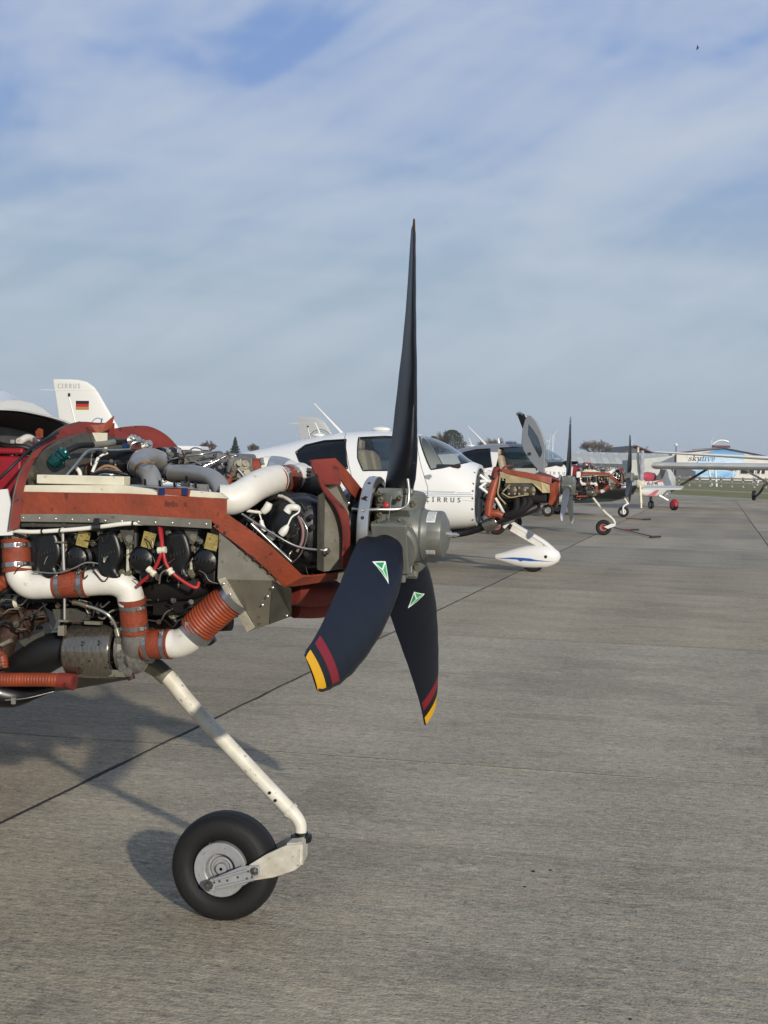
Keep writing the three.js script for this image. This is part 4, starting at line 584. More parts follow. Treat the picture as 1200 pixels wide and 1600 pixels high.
// ---------------------------------------------------------------- the near aircraft
const near = tag(F1.group('light_aircraft'), 'nearest white propeller aircraft with its engine bare and black three-blade propeller', 'aircraft');
const A = (px, py, z = 0) => F1.at(px, py, z), PX = 1 / 525;
const plain = livery((c) => { c.fillStyle = '#d3d1ca'; c.fillRect(0, 0, 2048, 546); });
airframe(F1, near, { hull: plain, fin: fin3, dy: 0.12, nearHull: true });
{ // propeller of the near aircraft
  const bands = [[0.955, 1.001, '#d9a213'], [0.915, 0.955, '#0c0d0f'], [0.865, 0.915, '#7c1420']];
  const mat = phys({ map: bladeTex('#070d1b', bands, true, '#08090b'), roughness: 0.46, specularIntensity: 0.5 });
  const ANG = [-8.5, 110.5, 230], p = propeller(near, { R: 0.99, angles: ANG, mat });
  // hub: turned barrel, three blade sockets, bolts, dome
  const X = (x) => V(x, 0, 0), hubG = [turned(V(-0.1, 0, 0), V(1, 0, 0), [[0.045, 0.02], [0.045, 0.1], [0.055, 0.106], [0.08, 0.106], [0.09, 0.09], [0.14, 0.09], [0.165, 0.084], [0.18, 0.076], [0.2, 0.072], [0.21, 0.02]], 36)];
  for (const a of ANG) { const d = V(0, Math.cos(a * RAD), Math.sin(a * RAD)), t = V(0, -d.z, d.y); hubG.push(turned(V(0, 0, 0), d, [[0.02, 0.074], [0.09, 0.078], [0.104, 0.082], [0.118, 0.082], [0.126, 0.074], [0.126, 0.052], [0.1, 0.05]], 32)); const bx = box(0.098, 0.1, 0.145, 0, 0.08, 0, 0.034), b2 = box(0.11, 0.02, 0.16, 0, 0.118, 0, 0.006); bx.rotateX(a * RAD); b2.rotateX(a * RAD); hubG.push(bx, b2, ...[-0.025, 0.0, 0.025].map((z) => box(0.1, 0.05, 0.008, 0, 0.098, z * 2.4, 0.003).rotateX((a + 60) * RAD))); }
  part(p, 'hub', hubG, M.hub);
  const bolts = []; for (const a of ANG) for (const x of [-0.085, -0.055, 0.05]) for (const s of [-1, 1]) { const ang = (a + s * 36) * RAD, d = V(0, Math.cos(ang), Math.sin(ang)); bolts.push(hexBolt(d.clone().multiplyScalar(0.098).setX(x), d, 0.0075, 0.012)); }
  for (let k = 0; k < 9; k++) { const a = k / 9 * 6.283; bolts.push(hexBolt(V(-0.1, Math.cos(a) * 0.07, Math.sin(a) * 0.07), V(-1, 0, 0), 0.006, 0.01)); }
  stuff(part(p, 'hub_bolt', bolts, M.brass));
  const dome = part(p, 'pitch_dome', turned(V(0.07, 0, 0), V(1, 0, 0), [[0, 0.074], [0.006, 0.078], [0.012, 0.078], [0.015, 0.07], [0.022, 0.07], [0.024, 0.0715], [0.064, 0.0715], [0.071, 0.068], [0.083, 0.046], [0.086, 0.02], [0.086, 0]], 48), M.hub);
  part(dome, 'nose_valve', [turned(V(0.154, 0, 0), V(1, 0, 0), [[0, 0.012], [0.01, 0.012], [0.01, 0.007], [0.026, 0.007], [0.028, 0.004], [0.034, 0.004], [0.034, 0]], 10)], M.bright);
  // data plate on the dome, bent to its curve, printed in small type
  const lc = document.createElement('canvas'); lc.width = 128; lc.height = 200; { const c = lc.getContext('2d'); c.fillStyle = '#d6d7d3'; c.fillRect(0, 0, 128, 200); c.fillStyle = '#3a3c3e'; seedState = 31; for (let i = 0; i < 11; i++) { let x = 10; while (x < 112) { const w = rr(4, 18); c.fillRect(x, 12 + i * 16, w, 8); x += w + rr(3, 7); } } }
  const lt = new THREE.CanvasTexture(lc); lt.colorSpace = THREE.SRGBColorSpace;
  for (const [a0, a1, nm] of [[0.32, 1.02, 'data_plate'], [2.25, 2.5, 'data_plate']]) { const pos = [], uv = [], idx = []; for (let i = 0; i <= 10; i++) for (let j = 0; j <= 1; j++) { const a = mix(a0, a1, i / 10), r = 0.0725; pos.push(0.097 + j * 0.027, Math.cos(a) * r, Math.sin(a) * r); uv.push(j, 1 - i / 10); if (i && j) { const k = i * 2; idx.push(k - 2, k, k - 1, k - 1, k, k + 1); } } const g = new THREE.BufferGeometry(); g.setAttribute('position', new THREE.Float32BufferAttribute(pos, 3)); g.setAttribute('uv', new THREE.Float32BufferAttribute(uv, 2)); g.setIndex(idx); g.computeVertexNormals(); part(dome, nm, g, std({ map: lt, roughness: 0.5 })); }
  // starter ring with lightening holes and bolts
  const ring = part(p, 'starter_ring', turned(V(-0.092, 0, 0), V(1, 0, 0), [[0, 0.15], [0, 0.168], [0.003, 0.171], [0.031, 0.171], [0.034, 0.168], [0.034, 0.15], [0, 0.15]], 72), M.bright);
  const holes = []; for (let k = 0; k < 16; k++) { const a = k / 16 * 6.283 + 0.1, d = V(0, Math.cos(a), Math.sin(a)); holes.push(turned(d.clone().multiplyScalar(0.1695).setX(-0.075), d, [[0, 0.0055], [0.0022, 0.0055], [0.0022, 0.003], [0.0012, 0]], 10)); } stuff(part(ring, 'ring_hole', holes, M.black));
  part(p, 'ring_plate', turned(V(-0.088, 0, 0), V(1, 0, 0), [[0, 0.02], [0, 0.15], [0.008, 0.15], [0.01, 0.07], [0.03, 0.06]], 48), M.black);
  part(p, 'drive_flange', turned(V(-0.16, 0, 0), V(1, 0, 0), [[-0.12, 0.03], [-0.12, 0.12], [0.0, 0.125], [0.02, 0.14], [0.03, 0.14], [0.035, 0.12], [0.06, 0.11], [0.09, 0.06]], 48), M.black);
  const font = await new FontLoader().loadAsync('fonts/droid/droid_sans_bold.typeface.json');
  const tg = new TextGeometry('A', { font, size: 0.018, depth: 0.0008, curveSegments: 3 }); tg.rotateZ(Math.PI / 2).translate(-0.068, -0.008, 0); { const a = 52 * RAD; tg.translate(0, 0, 0.1712); tg.rotateX(-(Math.PI / 2 - a) * 1); } part(ring, 'letter', tg, M.black);
  part(p, 'hub_wire', sweep([A(566, 797, 0.16), A(588, 796, 0.13), A(625, 795, 0.1), A(636, 789, 0.095), A(639, 770, 0.09), A(637, 748, 0.09)], 0.0045, { m: 8, n: 30 }), M.bright);
  part(p, 'grease_cap', turned(A(604, 790, 0.1), V(0, 0.3, 1), [[0, 0.009], [0.012, 0.009], [0.016, 0.004], [0.017, 0]], 12), M.redWire);
  const bb = []; for (const [x, y] of [[591, 771], [593, 782], [588, 798], [591, 806], [588, 818], [624, 778], [621, 816], [630, 835]]) { const q = A(x, y, 0.1); bb.push(turned(q, V(0.5, 0.5, 0.7), [[-0.01, 0.008], [0.006, 0.008], [0.006, 0.0055], [0.016, 0.0055], [0.016, 0]], 8)); } stuff(part(p, 'clamp_bolt', bb, M.brass));
  part(p, 'safety_wire', sweep([A(612, 775, 0.112), A(610, 790, 0.11), A(607, 812, 0.108), A(604, 834, 0.1)], 0.0013, { m: 5, n: 20 }), M.bright);
  part(p, 'counterweight', [box(0.05, 0.02, 0.06, 0.01, -0.125, 0.035, 0.006), box(0.02, 0.05, 0.02, 0.03, -0.12, 0.07, 0.005), turned(V(-0.01, -0.12, 0.075), V(1, 0, 0), [[0, 0.008], [0.06, 0.008], [0.06, 0]], 10)], M.hub);
}
// ---- engine of the near aircraft (also copied for the third aircraft of the row)
const eng0 = near.children.length;
const pipe = (name, pts, rpx, mat, label) => part(near, name, sweep(pts.map((p) => A(...p)), typeof rpx === 'function' ? (t) => rpx(t) * PX : rpx * PX, { n: pts.length * 10, m: 26 }), mat, label);
function coupling(parent, a, b, rpx, mat = M.rubber, ends = [0.16, 0.84], nScrew = 1) {   // rubber sleeve with two steel band clamps
  const r = rpx * PX, d = b.clone().sub(a), L = d.length(), u = d.clone().normalize(); const g = turned(a, b, [[0, r * 0.93], [0, r * 1.03], [L * 0.05, r * 1.06], [L * 0.12, r], [L * 0.3, r * 0.99], [L * 0.5, r * 1.02], [L * 0.7, r * 0.99], [L * 0.88, r], [L * 0.95, r * 1.06], [L, r * 1.03], [L, r * 0.93]], 40);
  const m = part(parent, 'hose_coupling', g, mat);
  for (const t of ends) {
    const w = Math.min(0.013, L * 0.16), c = a.clone().addScaledVector(d, t); const k = part(parent, 'hose_clamp', [turned(c.clone().addScaledVector(u, -w / 2), b, [[0, r], [0, r * 1.045], [w, r * 1.045], [w, r]], 40)], M.band);
    const s = V(0.55, 0.62, 0.55).addScaledVector(u, -u.dot(V(0.55, 0.62, 0.55))).normalize(), e = c.clone().addScaledVector(s, r * 1.08), ax = u.clone().cross(s).normalize();
    part(k, 'clamp_screw', [turned(e.clone().addScaledVector(ax, -0.011), e.clone().addScaledVector(ax, 1), [[0, 0], [0, 0.0045], [0.02, 0.0045], [0.02, 0.006], [0.026, 0.006], [0.026, 0]], 8), box(0.012, 0.01, 0.012, e.x, e.y, e.z)], M.bright);
  }
  return m;
}
function corrugated(name, pts, rpx, rings, mat, label) { return part(near, name, sweep(pts.map((p) => A(...p)), (t) => rpx * PX * (0.96 + 0.075 * Math.abs(Math.sin(t * rings * Math.PI))), { n: rings * 8, m: 30 }), mat, label); }
const rivets = (pts, dir, r = 0.004, mat = M.bright) => stuff(part(near, 'rivet', pts.map((p) => rivet(p, dir, r)), mat));
const along = (a, b, n) => Array.from({ length: n }, (_, i) => a.clone().lerp(b, n > 1 ? i / (n - 1) : 0));

{ // --- dark body of the engine: crankcase, sump, cylinders with fins, rocker covers
  part(near, 'crankcase', [box(0.78, 0.2, 0.24, -0.62, -0.02, 0, 0.04), turned(V(-0.3, 0, 0), V(1, 0, 0), [[-0.1, 0.14], [0, 0.135], [0.06, 0.11], [0.1, 0.09]], 32)], M.black);
  part(near, 'oil_sump', [box(0.6, 0.14, 0.42, -0.74, -0.2, -0.02, 0.05), box(0.36, 0.08, 0.34, -0.78, -0.28, -0.05, 0.04)], M.soot);
  const zs = [0.37, -0.37];
  for (let s = 0; s < 2; s++) for (let k = 0; k < 3; k++) {
    const x = [-0.96, -0.775, -0.585][k] - s * 0.05, sg = s ? -1 : 1, cy = sub(near, 'cylinder'); const fins = []; for (let f = 0; f < 9; f++) fins.push(box(0.165, 0.17, 0.005, x, -0.03, sg * (0.14 + f * 0.02), 0.002));
    part(cy, 'cooling_fins', fins, M.soot); part(cy, 'barrel', turned(V(x, -0.03, sg * 0.1), V(x, -0.03, sg * 1), [[0, 0.07], [0.2, 0.07], [0.2, 0]], 20), M.satinBlack); part(cy, 'head', box(0.172, 0.2, 0.07, x, -0.03, sg * 0.335, 0.02), M.black);
  }
  // valve covers in pairs: a lobed cover and a rounder one with a gold tag
  const lobed = [[82, 864], [176, 866], [283, 866]], round = [[124, 872], [226, 874], [325, 877]];
  lobed.forEach(([x, y], i) => {
    const c = A(x, y, 0.385), s = new THREE.Shape(), q = [[-0.03, 0.055], [0.012, 0.062], [0.03, 0.03], [0.034, -0.005], [0.02, -0.04], [0.03, -0.062], [0.0, -0.072], [-0.028, -0.05], [-0.034, 0]]; s.moveTo(...q[0]); s.splineThru([...q.slice(1), q[0]].map((p) => new THREE.Vector2(...p)));
    const m = part(near, 'valve_cover', new THREE.ExtrudeGeometry(s, { depth: 0.02, bevelEnabled: true, bevelThickness: 0.012, bevelSize: 0.012, bevelOffset: -0.008, bevelSegments: 4, curveSegments: 6 }).translate(c.x, c.y, c.z), M.black);
    part(m, 'raised_mark', along(V(c.x - 0.02, c.y - 0.005, c.z + 0.031), V(c.x + 0.018, c.y + 0.01, c.z + 0.031), 5).map((p) => box(0.005, 0.012, 0.006, p.x, p.y, p.z, 0.002)), M.black);
    stuff(part(m, 'cover_bolt', [[0.03, 0.055], [0.034, -0.05], [-0.036, -0.05], [-0.036, 0.06]].map(([a, b]) => hexBolt(V(c.x + a, c.y + b, c.z + 0.008), V(0, 0, 1), 0.006, 0.008)), M.brass));
  });
  round.forEach(([x, y], i) => {
    const c = A(x, y, 0.385); const m = part(near, 'valve_cover', [turned(V(c.x, c.y, c.z - 0.01), V(c.x, c.y, 9), [[0, 0.043], [0.018, 0.043], [0.024, 0.036], [0.036, 0.033], [0.041, 0.026], [0.043, 0]], 28), box(0.045, 0.06, 0.03, c.x + 0.01, c.y - 0.035, c.z, 0.012)], M.black);
    part(m, 'raised_mark', along(V(c.x - 0.026, c.y + 0.008, c.z + 0.034), V(c.x + 0.026, c.y - 0.002, c.z + 0.034), 6).map((p) => box(0.006, 0.009, 0.005, p.x, p.y, p.z, 0.0015)), M.black);
    stuff(part(m, 'cover_bolt', [[0.042, 0.045], [-0.045, 0.035], [-0.045, -0.04], [0.044, -0.05]].map(([a, b]) => hexBolt(V(c.x + a, c.y + b, c.z + 0.004), V(0, 0, 1), 0.0065, 0.009)), M.brass));
    const tg = A(x + 6, y - 30, 0.41), t = box(0.038, 0.046, 0.0025, 0, 0, 0, 0.001); t.rotateZ(-0.22); part(near, 'metal_tag', t.translate(tg.x, tg.y, tg.z), M.gold);
    part(near, 'baffle_strip', box(0.008, 0.075, 0.03, A(x - 24, y + 4, 0.38).x, A(x - 24, y + 4, 0.38).y, 0.38, 0.002), M.alloy);
  });
  for (const [x, y] of [[200, 842], [300, 840]]) { const g = plate([A(x - 12, y - 14, 0.4), A(x + 10, y - 14, 0.4), A(x + 8, y + 4, 0.4), A(x + 2, y + 12, 0.4), A(x - 4, y + 8, 0.4)], 0.405, 0.004); const m = part(near, 'lifting_bracket', g, M.tinDark); part(m, 'bolt', hexBolt(A(x + 2, y, 0.405), V(0, 0, 1), 0.008, 0.008), M.tin); }
  // dark tin under the cylinders and engine-bay clutter behind the pipes
  part(near, 'lower_tin', sheet([A(238, 902, 0.34), A(345, 898, 0.34), A(352, 925, 0.32), A(320, 960, 0.3), A(240, 960, 0.3)], 0.004), M.soot);
  part(near, 'exhaust_pipe', sweep([A(330, 905, 0.3), A(300, 915, 0.33), A(262, 918, 0.32), A(230, 928, 0.28)], 20 * PX, { m: 22 }), M.soot);
  part(near, 'exhaust_pipe', sweep([A(385, 930, 0.2), A(330, 940, 0.24), A(270, 942, 0.24), A(205, 940, 0.2), A(140, 950, 0.2)], 17 * PX, { m: 22 }), M.soot);
  part(near, 'exhaust_pipe', sweep([A(360, 968, 0.1), A(300, 972, 0.1), A(230, 975, 0.1), A(100, 985, 0.1)], 18 * PX, { m: 22 }), M.rust);
  part(near, 'engine_mount_tube', rod(A(-20, 900, 0.2), A(130, 960, 0.15), 0.014), M.satinBlack);
  seedState = 4242; const cl = []; for (let i = 0; i < 34; i++) { const x = rr(-20, 330), y = rr(845, 985), z = rr(0.05, 0.3), p = A(x, y, z), q = A(x + rr(-50, 50), y + rr(-26, 26), z + rr(-0.06, 0.05)); cl.push(sweep([p, p.clone().lerp(q, 0.5).add(V(0, rr(-0.03, 0.02), rr(0, 0.03))), q], rr(0.004, 0.01), { m: 8, n: 10 })); }
  stuff(part(near, 'hoses_and_wiring', cl, M.satinBlack)); const nuts = []; for (let i = 0; i < 34; i++) nuts.push(hexBolt(A(rr(-10, 335), rr(835, 985), rr(0.28, 0.36)), V(rr(-0.4, 0.4), rr(-0.2, 0.5), 1), rr(0.004, 0.007), rr(0.006, 0.012))); stuff(part(near, 'fitting', nuts, M.tinDark));
  part(near, 'rear_accessory_case', [box(0.14, 0.3, 0.36, -1.06, -0.06, 0.0, 0.03), box(0.1, 0.22, 0.16, -1.14, -0.1, 0.2, 0.03)], M.satinBlack);
  // fine wiring and lines looped over the cylinders, the sump and the top of the engine
  seedState = 7171; const fine = [M.satinBlack, M.tin, M.rust, M.tinDark, M.satinBlack, M.tinDark], sets = fine.map(() => []);
  const loop = (x, y, z, dx, dy, r, k) => { const p = A(x, y, z), q = A(x + dx, y + dy, z + rr(-0.03, 0.03)), m = p.clone().lerp(q, 0.5).add(V(rr(-0.01, 0.01), -rr(0.005, 0.03), rr(0.005, 0.025))); sets[k % 6].push(sweep([p, p.clone().lerp(m, 0.6).add(V(0, 0.008, 0.004)), m, q], r, { m: 6, n: 14 })); };
  for (let k = 0; k < 46; k++) loop(rr(40, 330), rr(832, 900), rr(0.36, 0.415), rr(-45, 45), rr(-8, 26), rr(0.0012, 0.0026), k);
  for (let k = 0; k < 34; k++) loop(rr(-5, 320), rr(925, 975), rr(0.3, 0.36), rr(-60, 60), rr(-16, 22), rr(0.0014, 0.0035), k);
  for (let k = 0; k < 44; k++) loop(rr(120, 400), rr(706, 760), rr(-0.05, 0.22), rr(-40, 40), rr(-8, 18), rr(0.0012, 0.003), k);
  for (let k = 0; k < 26; k++) loop(rr(385, 490), rr(785, 880), rr(0.22, 0.3), rr(-30, 30), rr(-10, 30), rr(0.0012, 0.0024), k);
  sets.forEach((s, k) => stuff(part(near, 'fine_wiring', s, fine[k])));
  const fit = []; for (let k = 0; k < 50; k++) { const top = k % 2, p = top ? A(rr(130, 395), rr(706, 758), rr(0.0, 0.24)) : A(rr(40, 330), rr(834, 905), rr(0.37, 0.4)); fit.push(hexBolt(p, V(rr(-0.5, 0.5), rr(0, 0.8), 1), rr(0.003, 0.006), rr(0.006, 0.016))); } stuff(part(near, 'fitting', fit, M.cast));
  // bars across the lower side
  part(near, 'gear_support_tube', rod(A(-10, 962, 0.25), A(40, 945, 0.25), 0.02), M.rust);
}
{ // --- starboard seal strip, its metal angle, the sloping front seal, front tin
  part(near, 'side_seal', plate([A(32, 768, 0.43), A(200, 771, 0.43), A(300, 776, 0.43), A(355, 780, 0.43), A(354, 822, 0.43), A(334, 818, 0.43), A(331, 814, 0.43), A(200, 806, 0.43), A(32, 804, 0.43)], 0.434, 0.006, 0.002), M.rubber);
  part(near, 'side_angle', plate([A(33, 803, 0.437), A(180, 803, 0.437), A(331, 812, 0.437), A(331, 826, 0.437), A(180, 817, 0.437), A(33, 815, 0.437)], 0.441, 0.004), M.tin);
  rivets(along(A(36, 809, 0.441), A(322, 819, 0.441), 12), V(0, 0, 1), 0.004);
  part(near, 'side_baffle', [plate([A(34, 815, 0.42), A(175, 816, 0.42), A(175, 824, 0.42), A(34, 823, 0.42)], 0.424, 0.004)], M.tinDark); stuff(part(near, 'baffle_screw', [A(52, 819, 0.425), A(101, 819, 0.425)].map((p) => hexBolt(p, V(0, 0, 1), 0.006, 0.005)), M.tinDark));
  part(near, 'top_flange', [box(0, 0, 0, 0, 0, 0)].map(() => { const a = A(36, 769, 0.41), b = A(172, 757, 0.41); return plate([A(36, 769, 0.41), A(40, 758, 0.41), A(172, 758, 0.41), A(196, 758, 0.41), A(236, 764, 0.41), A(250, 770, 0.41), A(250, 775, 0.41)], 0.425, 0.03); }), M.cream);
  const blk = A(128, 750, 0.4); part(near, 'foam_block', box(A(196, 750, 0.4).x - A(60, 750, 0.4).x, 0.026, 0.05, blk.x, blk.y, blk.z - 0.01, 0.003), M.cream);
  part(near, 'hose_guard', plate([A(247, 763, 0.425), A(298, 765, 0.425), A(296, 776, 0.425), A(247, 772, 0.425)], 0.43, 0.03), M.rubber);
  for (const x of [253, 289]) { const a = A(x, 768, 0.434); part(near, 'hose_clamp', box(0.016, 0.02, 0.006, a.x, a.y, a.z), M.blue); }
  part(near, 'side_flange', plate([A(298, 766, 0.41), A(345, 770, 0.41), A(356, 779, 0.41), A(298, 776, 0.41)], 0.425, 0.03), M.cream);
  const sl = [[A(333, 822, 0.432), A(356, 804, 0.432)], [A(385, 862, 0.42), A(408, 841, 0.42)], [A(425, 897, 0.38), A(452, 880, 0.38)], [A(442, 916, 0.35), A(474, 901, 0.35)]];
  part(near, 'front_seal', ribbon(sl, 0.006), M.rubber);
  part(near, 'front_seal', ribbon([[A(442, 917, 0.35), A(473, 900, 0.345)], [A(480, 912, 0.28), A(495, 899, 0.28)], [A(526, 905, 0.2), A(528, 893, 0.2)]], 0.006), M.rubber);
  rivets([...along(A(340, 822, 0.437), A(432, 905, 0.4), 9)], V(0.2, 0.1, 1), 0.005, M.rust);
  part(near, 'front_tin', sheet([A(343, 830, 0.42), A(340, 905, 0.425), A(425, 907, 0.4), A(438, 912, 0.38), A(385, 864, 0.415)], 0.004), M.tin);
  part(near, 'front_tin', sheet([A(341, 905, 0.425), A(425, 906, 0.4), A(420, 975, 0.28), A(388, 986, 0.27)], 0.004), M.tin);
  part(near, 'front_tin', sheet([A(425, 906, 0.4), A(440, 915, 0.37), A(455, 920, 0.34), A(455, 962, 0.2), A(420, 975, 0.28)], 0.004), M.tinDark);
  part(near, 'tin_strip', sheet([A(341, 906, 0.43), A(352, 903, 0.43), A(398, 980, 0.29), A(386, 987, 0.28)], 0.004), M.alloy);
  rivets([...along(A(349, 912, 0.428), A(389, 978, 0.29), 5), ...along(A(396, 979, 0.29), A(448, 962, 0.23), 5), ...along(A(410, 945, 0.35), A(426, 918, 0.4), 3)], V(0, 0.1, 1), 0.0045);
  part(near, 'front_tray', sheet([A(400, 905, 0.3), A(470, 905, 0.28), A(545, 892, 0.12), A(500, 880, 0.0), A(420, 890, 0.1)], 0.004), M.tin);
  part(near, 'intake_duct', sweep([A(455, 925, 0.2), A(495, 930, 0.1), A(520, 925, 0.0)], 20 * PX, { m: 20 }), M.rubberDark); part(near, 'intake_duct', sweep([A(460, 950, 0.14), A(500, 950, 0.06), A(520, 944, 0)], 16 * PX, { m: 20 }), M.rubberDark);
  part(near, 'inlet_lining', sheet([A(352, 830, 0.39), A(440, 905, 0.33), A(452, 900, 0.25), A(372, 822, 0.3)], 0.003), M.tinDark);
  part(near, 'lining_edge', rod(A(392, 818, 0.34), A(455, 878, 0.3), 0.006), M.steel);
  // front starboard baffle and its rubber flaps
  part(near, 'front_baffle', sheet([A(507, 768, 0.27), A(526, 760, 0.25), A(545, 800, 0.22), A(547, 888, 0.22), A(505, 893, 0.27)], 0.004), M.tin);
  part(near, 'front_baffle', sheet([A(497, 775, 0.3), A(507, 768, 0.28), A(505, 893, 0.28), A(496, 890, 0.31)], 0.004), M.tinDark);
  part(near, 'front_baffle', sheet([A(505, 757, 0.25), A(530, 757, 0.22), A(546, 790, 0.1), A(568, 810, 0.02), A(566, 900, 0.02), A(530, 888, 0.2)], 0.004), M.tin);
  part(near, 'front_flap', ribbon([[A(483, 719, 0.28), A(524, 716, 0.2)], [A(493, 742, 0.28), A(530, 740, 0.2)], [A(505, 758, 0.28), A(532, 757, 0.21)]], 0.005), M.rubberDark, 'dark red rubber flap standing up at the front');
  part(near, 'front_flap', ribbon([[A(494, 740, 0.29), A(505, 757, 0.28)], [A(504, 764, 0.29), A(520, 775, 0.26)], [A(527, 797, 0.28), A(542, 801, 0.24)], [A(536, 830, 0.27), A(546, 828, 0.23)], [A(534, 888, 0.26), A(544, 890, 0.22)]], 0.005), M.rubberDark);
  part(near, 'front_flap', ribbon([[A(523, 716, 0.2), A(529, 745, 0.2)], [A(541, 735, 0.14), A(545, 768, 0.14)], [A(560, 758, 0.06), A(558, 782, 0.06)], [A(574, 774, 0.0), A(566, 792, 0.0)]], 0.005), M.rubber);
  part(near, 'baffle_fitting', [turned(A(508, 861, 0.28), V(0.4, 0, 1), [[0, 0.012], [0.012, 0.012], [0.012, 0.007], [0.024, 0.007], [0.024, 0]], 6), turned(A(560, 797, 0.1), V(1, 0, 0), [[-0.02, 0.007], [0.03, 0.007], [0.03, 0.011], [0.04, 0.011], [0.04, 0]], 8)], M.steel);
  rivets([A(545, 786, 0.2), A(543, 812, 0.24), A(541, 870, 0.24)], V(0.5, 0, 1), 0.004);
}
{ // --- aft baffle arch with its red seal
  const X0 = -1.0, R = [[A(30, 826, 0.44), A(14, 828, 0.46)], [A(36, 770, 0.43), A(22, 772, 0.45)], [A(45, 738, 0.4), A(30, 742, 0.43)], [A(62, 708, 0.32), A(48, 712, 0.36)], [A(84, 692, 0.2), A(70, 688, 0.24)], [A(115, 683, 0.1), A(98, 668, 0.13)], [A(146, 683, 0.02), A(125, 660, 0.03)], [A(166, 687, -0.05), A(152, 661, -0.04)], [A(177, 686, -0.1), A(178, 661, -0.1)]];
  part(near, 'aft_seal', ribbon(R, 0.007), M.rubberDark); part(near, 'seal_edge', sweep(R.slice(0, 7).map((p) => p[1]), 0.004, { m: 6, n: 60 }), M.tinDark);
  part(near, 'aft_seal', ribbon([[A(140, 679, 0.0), A(132, 664, 0.0)], [A(160, 675, -0.02), A(162, 662, -0.02)], [A(174, 668, -0.04), A(178, 650, -0.04)]], 0.006), M.rubber);
  part(near, 'aft_baffle', sheet([A(45, 760, 0.39), A(48, 735, 0.37), A(64, 706, 0.3), A(92, 686, 0.18), A(130, 676, 0.06), A(166, 682, -0.05), A(220, 690, -0.2), A(250, 770, -0.2), A(150, 800, 0.05)], 0.004), M.tinDark);
  part(near, 'port_seal', ribbon([[A(170, 690, -0.1), A(176, 671, -0.16)], [A(200, 700, -0.12), A(198, 667.5, -0.2)], [A(228, 708, -0.18), A(232, 667, -0.26)], [A(250, 716, -0.24), A(260, 681, -0.32)], [A(262, 724, -0.3), A(283, 706, -0.38)]], 0.006), M.rubberDark);
  part(near, 'white_patch', box(0.05, 0.055, 0.003, A(160, 690, 0).x, A(160, 690, 0).y, 0.02), M.cream); 
  part(near, 'bulkhead_fitting', turned(A(50, 742, 0.36), V(1, 0, 0.5), [[0, 0.028], [0.006, 0.028], [0.01, 0.018], [0.016, 0.018], [0.018, 0]], 20), M.brass);
  // the cowl flange left on the firewall: white outside, dark lining inside
  const fl = [[-40, 637, 0.4], [0, 639, 0.3], [30, 641, 0.18], [62, 647, 0.02], [86, 653, -0.1], [106, 660, -0.2], [128, 672, -0.32]].map((p) => A(...p));
  part(near, 'cowl_flange', ribbon(fl.map((p) => [p, p.clone().add(V(-0.3, 0.012, 0))]), 0.006), M.white); part(near, 'flange_lining', ribbon(fl.map((p) => [p.clone().add(V(-0.02, -0.007, 0)), p.clone().add(V(-0.3, -0.1, p.z * -0.1))]), 0.005), M.dark);
  part(near, 'flange_bulkhead', sheet([...fl.map((p) => p.clone().add(V(-0.2, -0.02, 0))), A(128, 700, -0.32).add(V(-0.2, 0, 0)), A(-40, 720, 0.4).add(V(-0.2, 0, 0))], 0.006), std({ map: mottle('#34342f', '#292925', { seed: 42, metres: 0.4 }), roughness: 0.7 }));
  part(near, 'side_panel', sheet([A(-30, 768, 0.44), A(12, 764, 0.44), A(20, 800, 0.44), A(20, 836, 0.44), A(-30, 838, 0.44)], 0.006), M.white);
  part(near, 'battery_box', [box(0.16, 0.2, 0.26, -1.21, 0.11, 0.1, 0.01), box(0.18, 0.02, 0.28, -1.21, 0.225, 0.1, 0.008)], M.redBox);
  part(near, 'cable_terminal', [turned(A(20, 715, 0.2), V(0, 1, 0), [[0, 0.02], [0.01, 0.02], [0.01, 0.009], [0.04, 0.009], [0.04, 0]], 12), box(0.012, 0.04, 0.012, A(20, 697, 0.2).x, A(20, 697, 0.2).y, 0.2)], M.bright);
  part(near, 'battery_cable', sweep([A(-10, 690, 0.2), A(10, 697, 0.22), A(35, 698, 0.22), A(56, 705, 0.2)], 0.009, { m: 10 }), M.satinBlack); part(near, 'battery_cable', sweep([A(-10, 756, 0.47), A(20, 728, 0.45), A(50, 700, 0.38), A(90, 676, 0.22)], 0.005, { m: 8 }), M.satinBlack);
  part(near, 'white_tube', sweep([A(30, 690, 0.1), A(44, 684, 0.05), A(58, 692, 0)], 0.012, { m: 12 }), M.pipeWhite);
  part(near, 'red_tab', plate([A(55, 674, 0.1), A(60, 669, 0.1), A(66, 671, 0.1), A(66, 684, 0.1), A(56, 686, 0.1)], 0.1, 0.008), M.rubber);
}
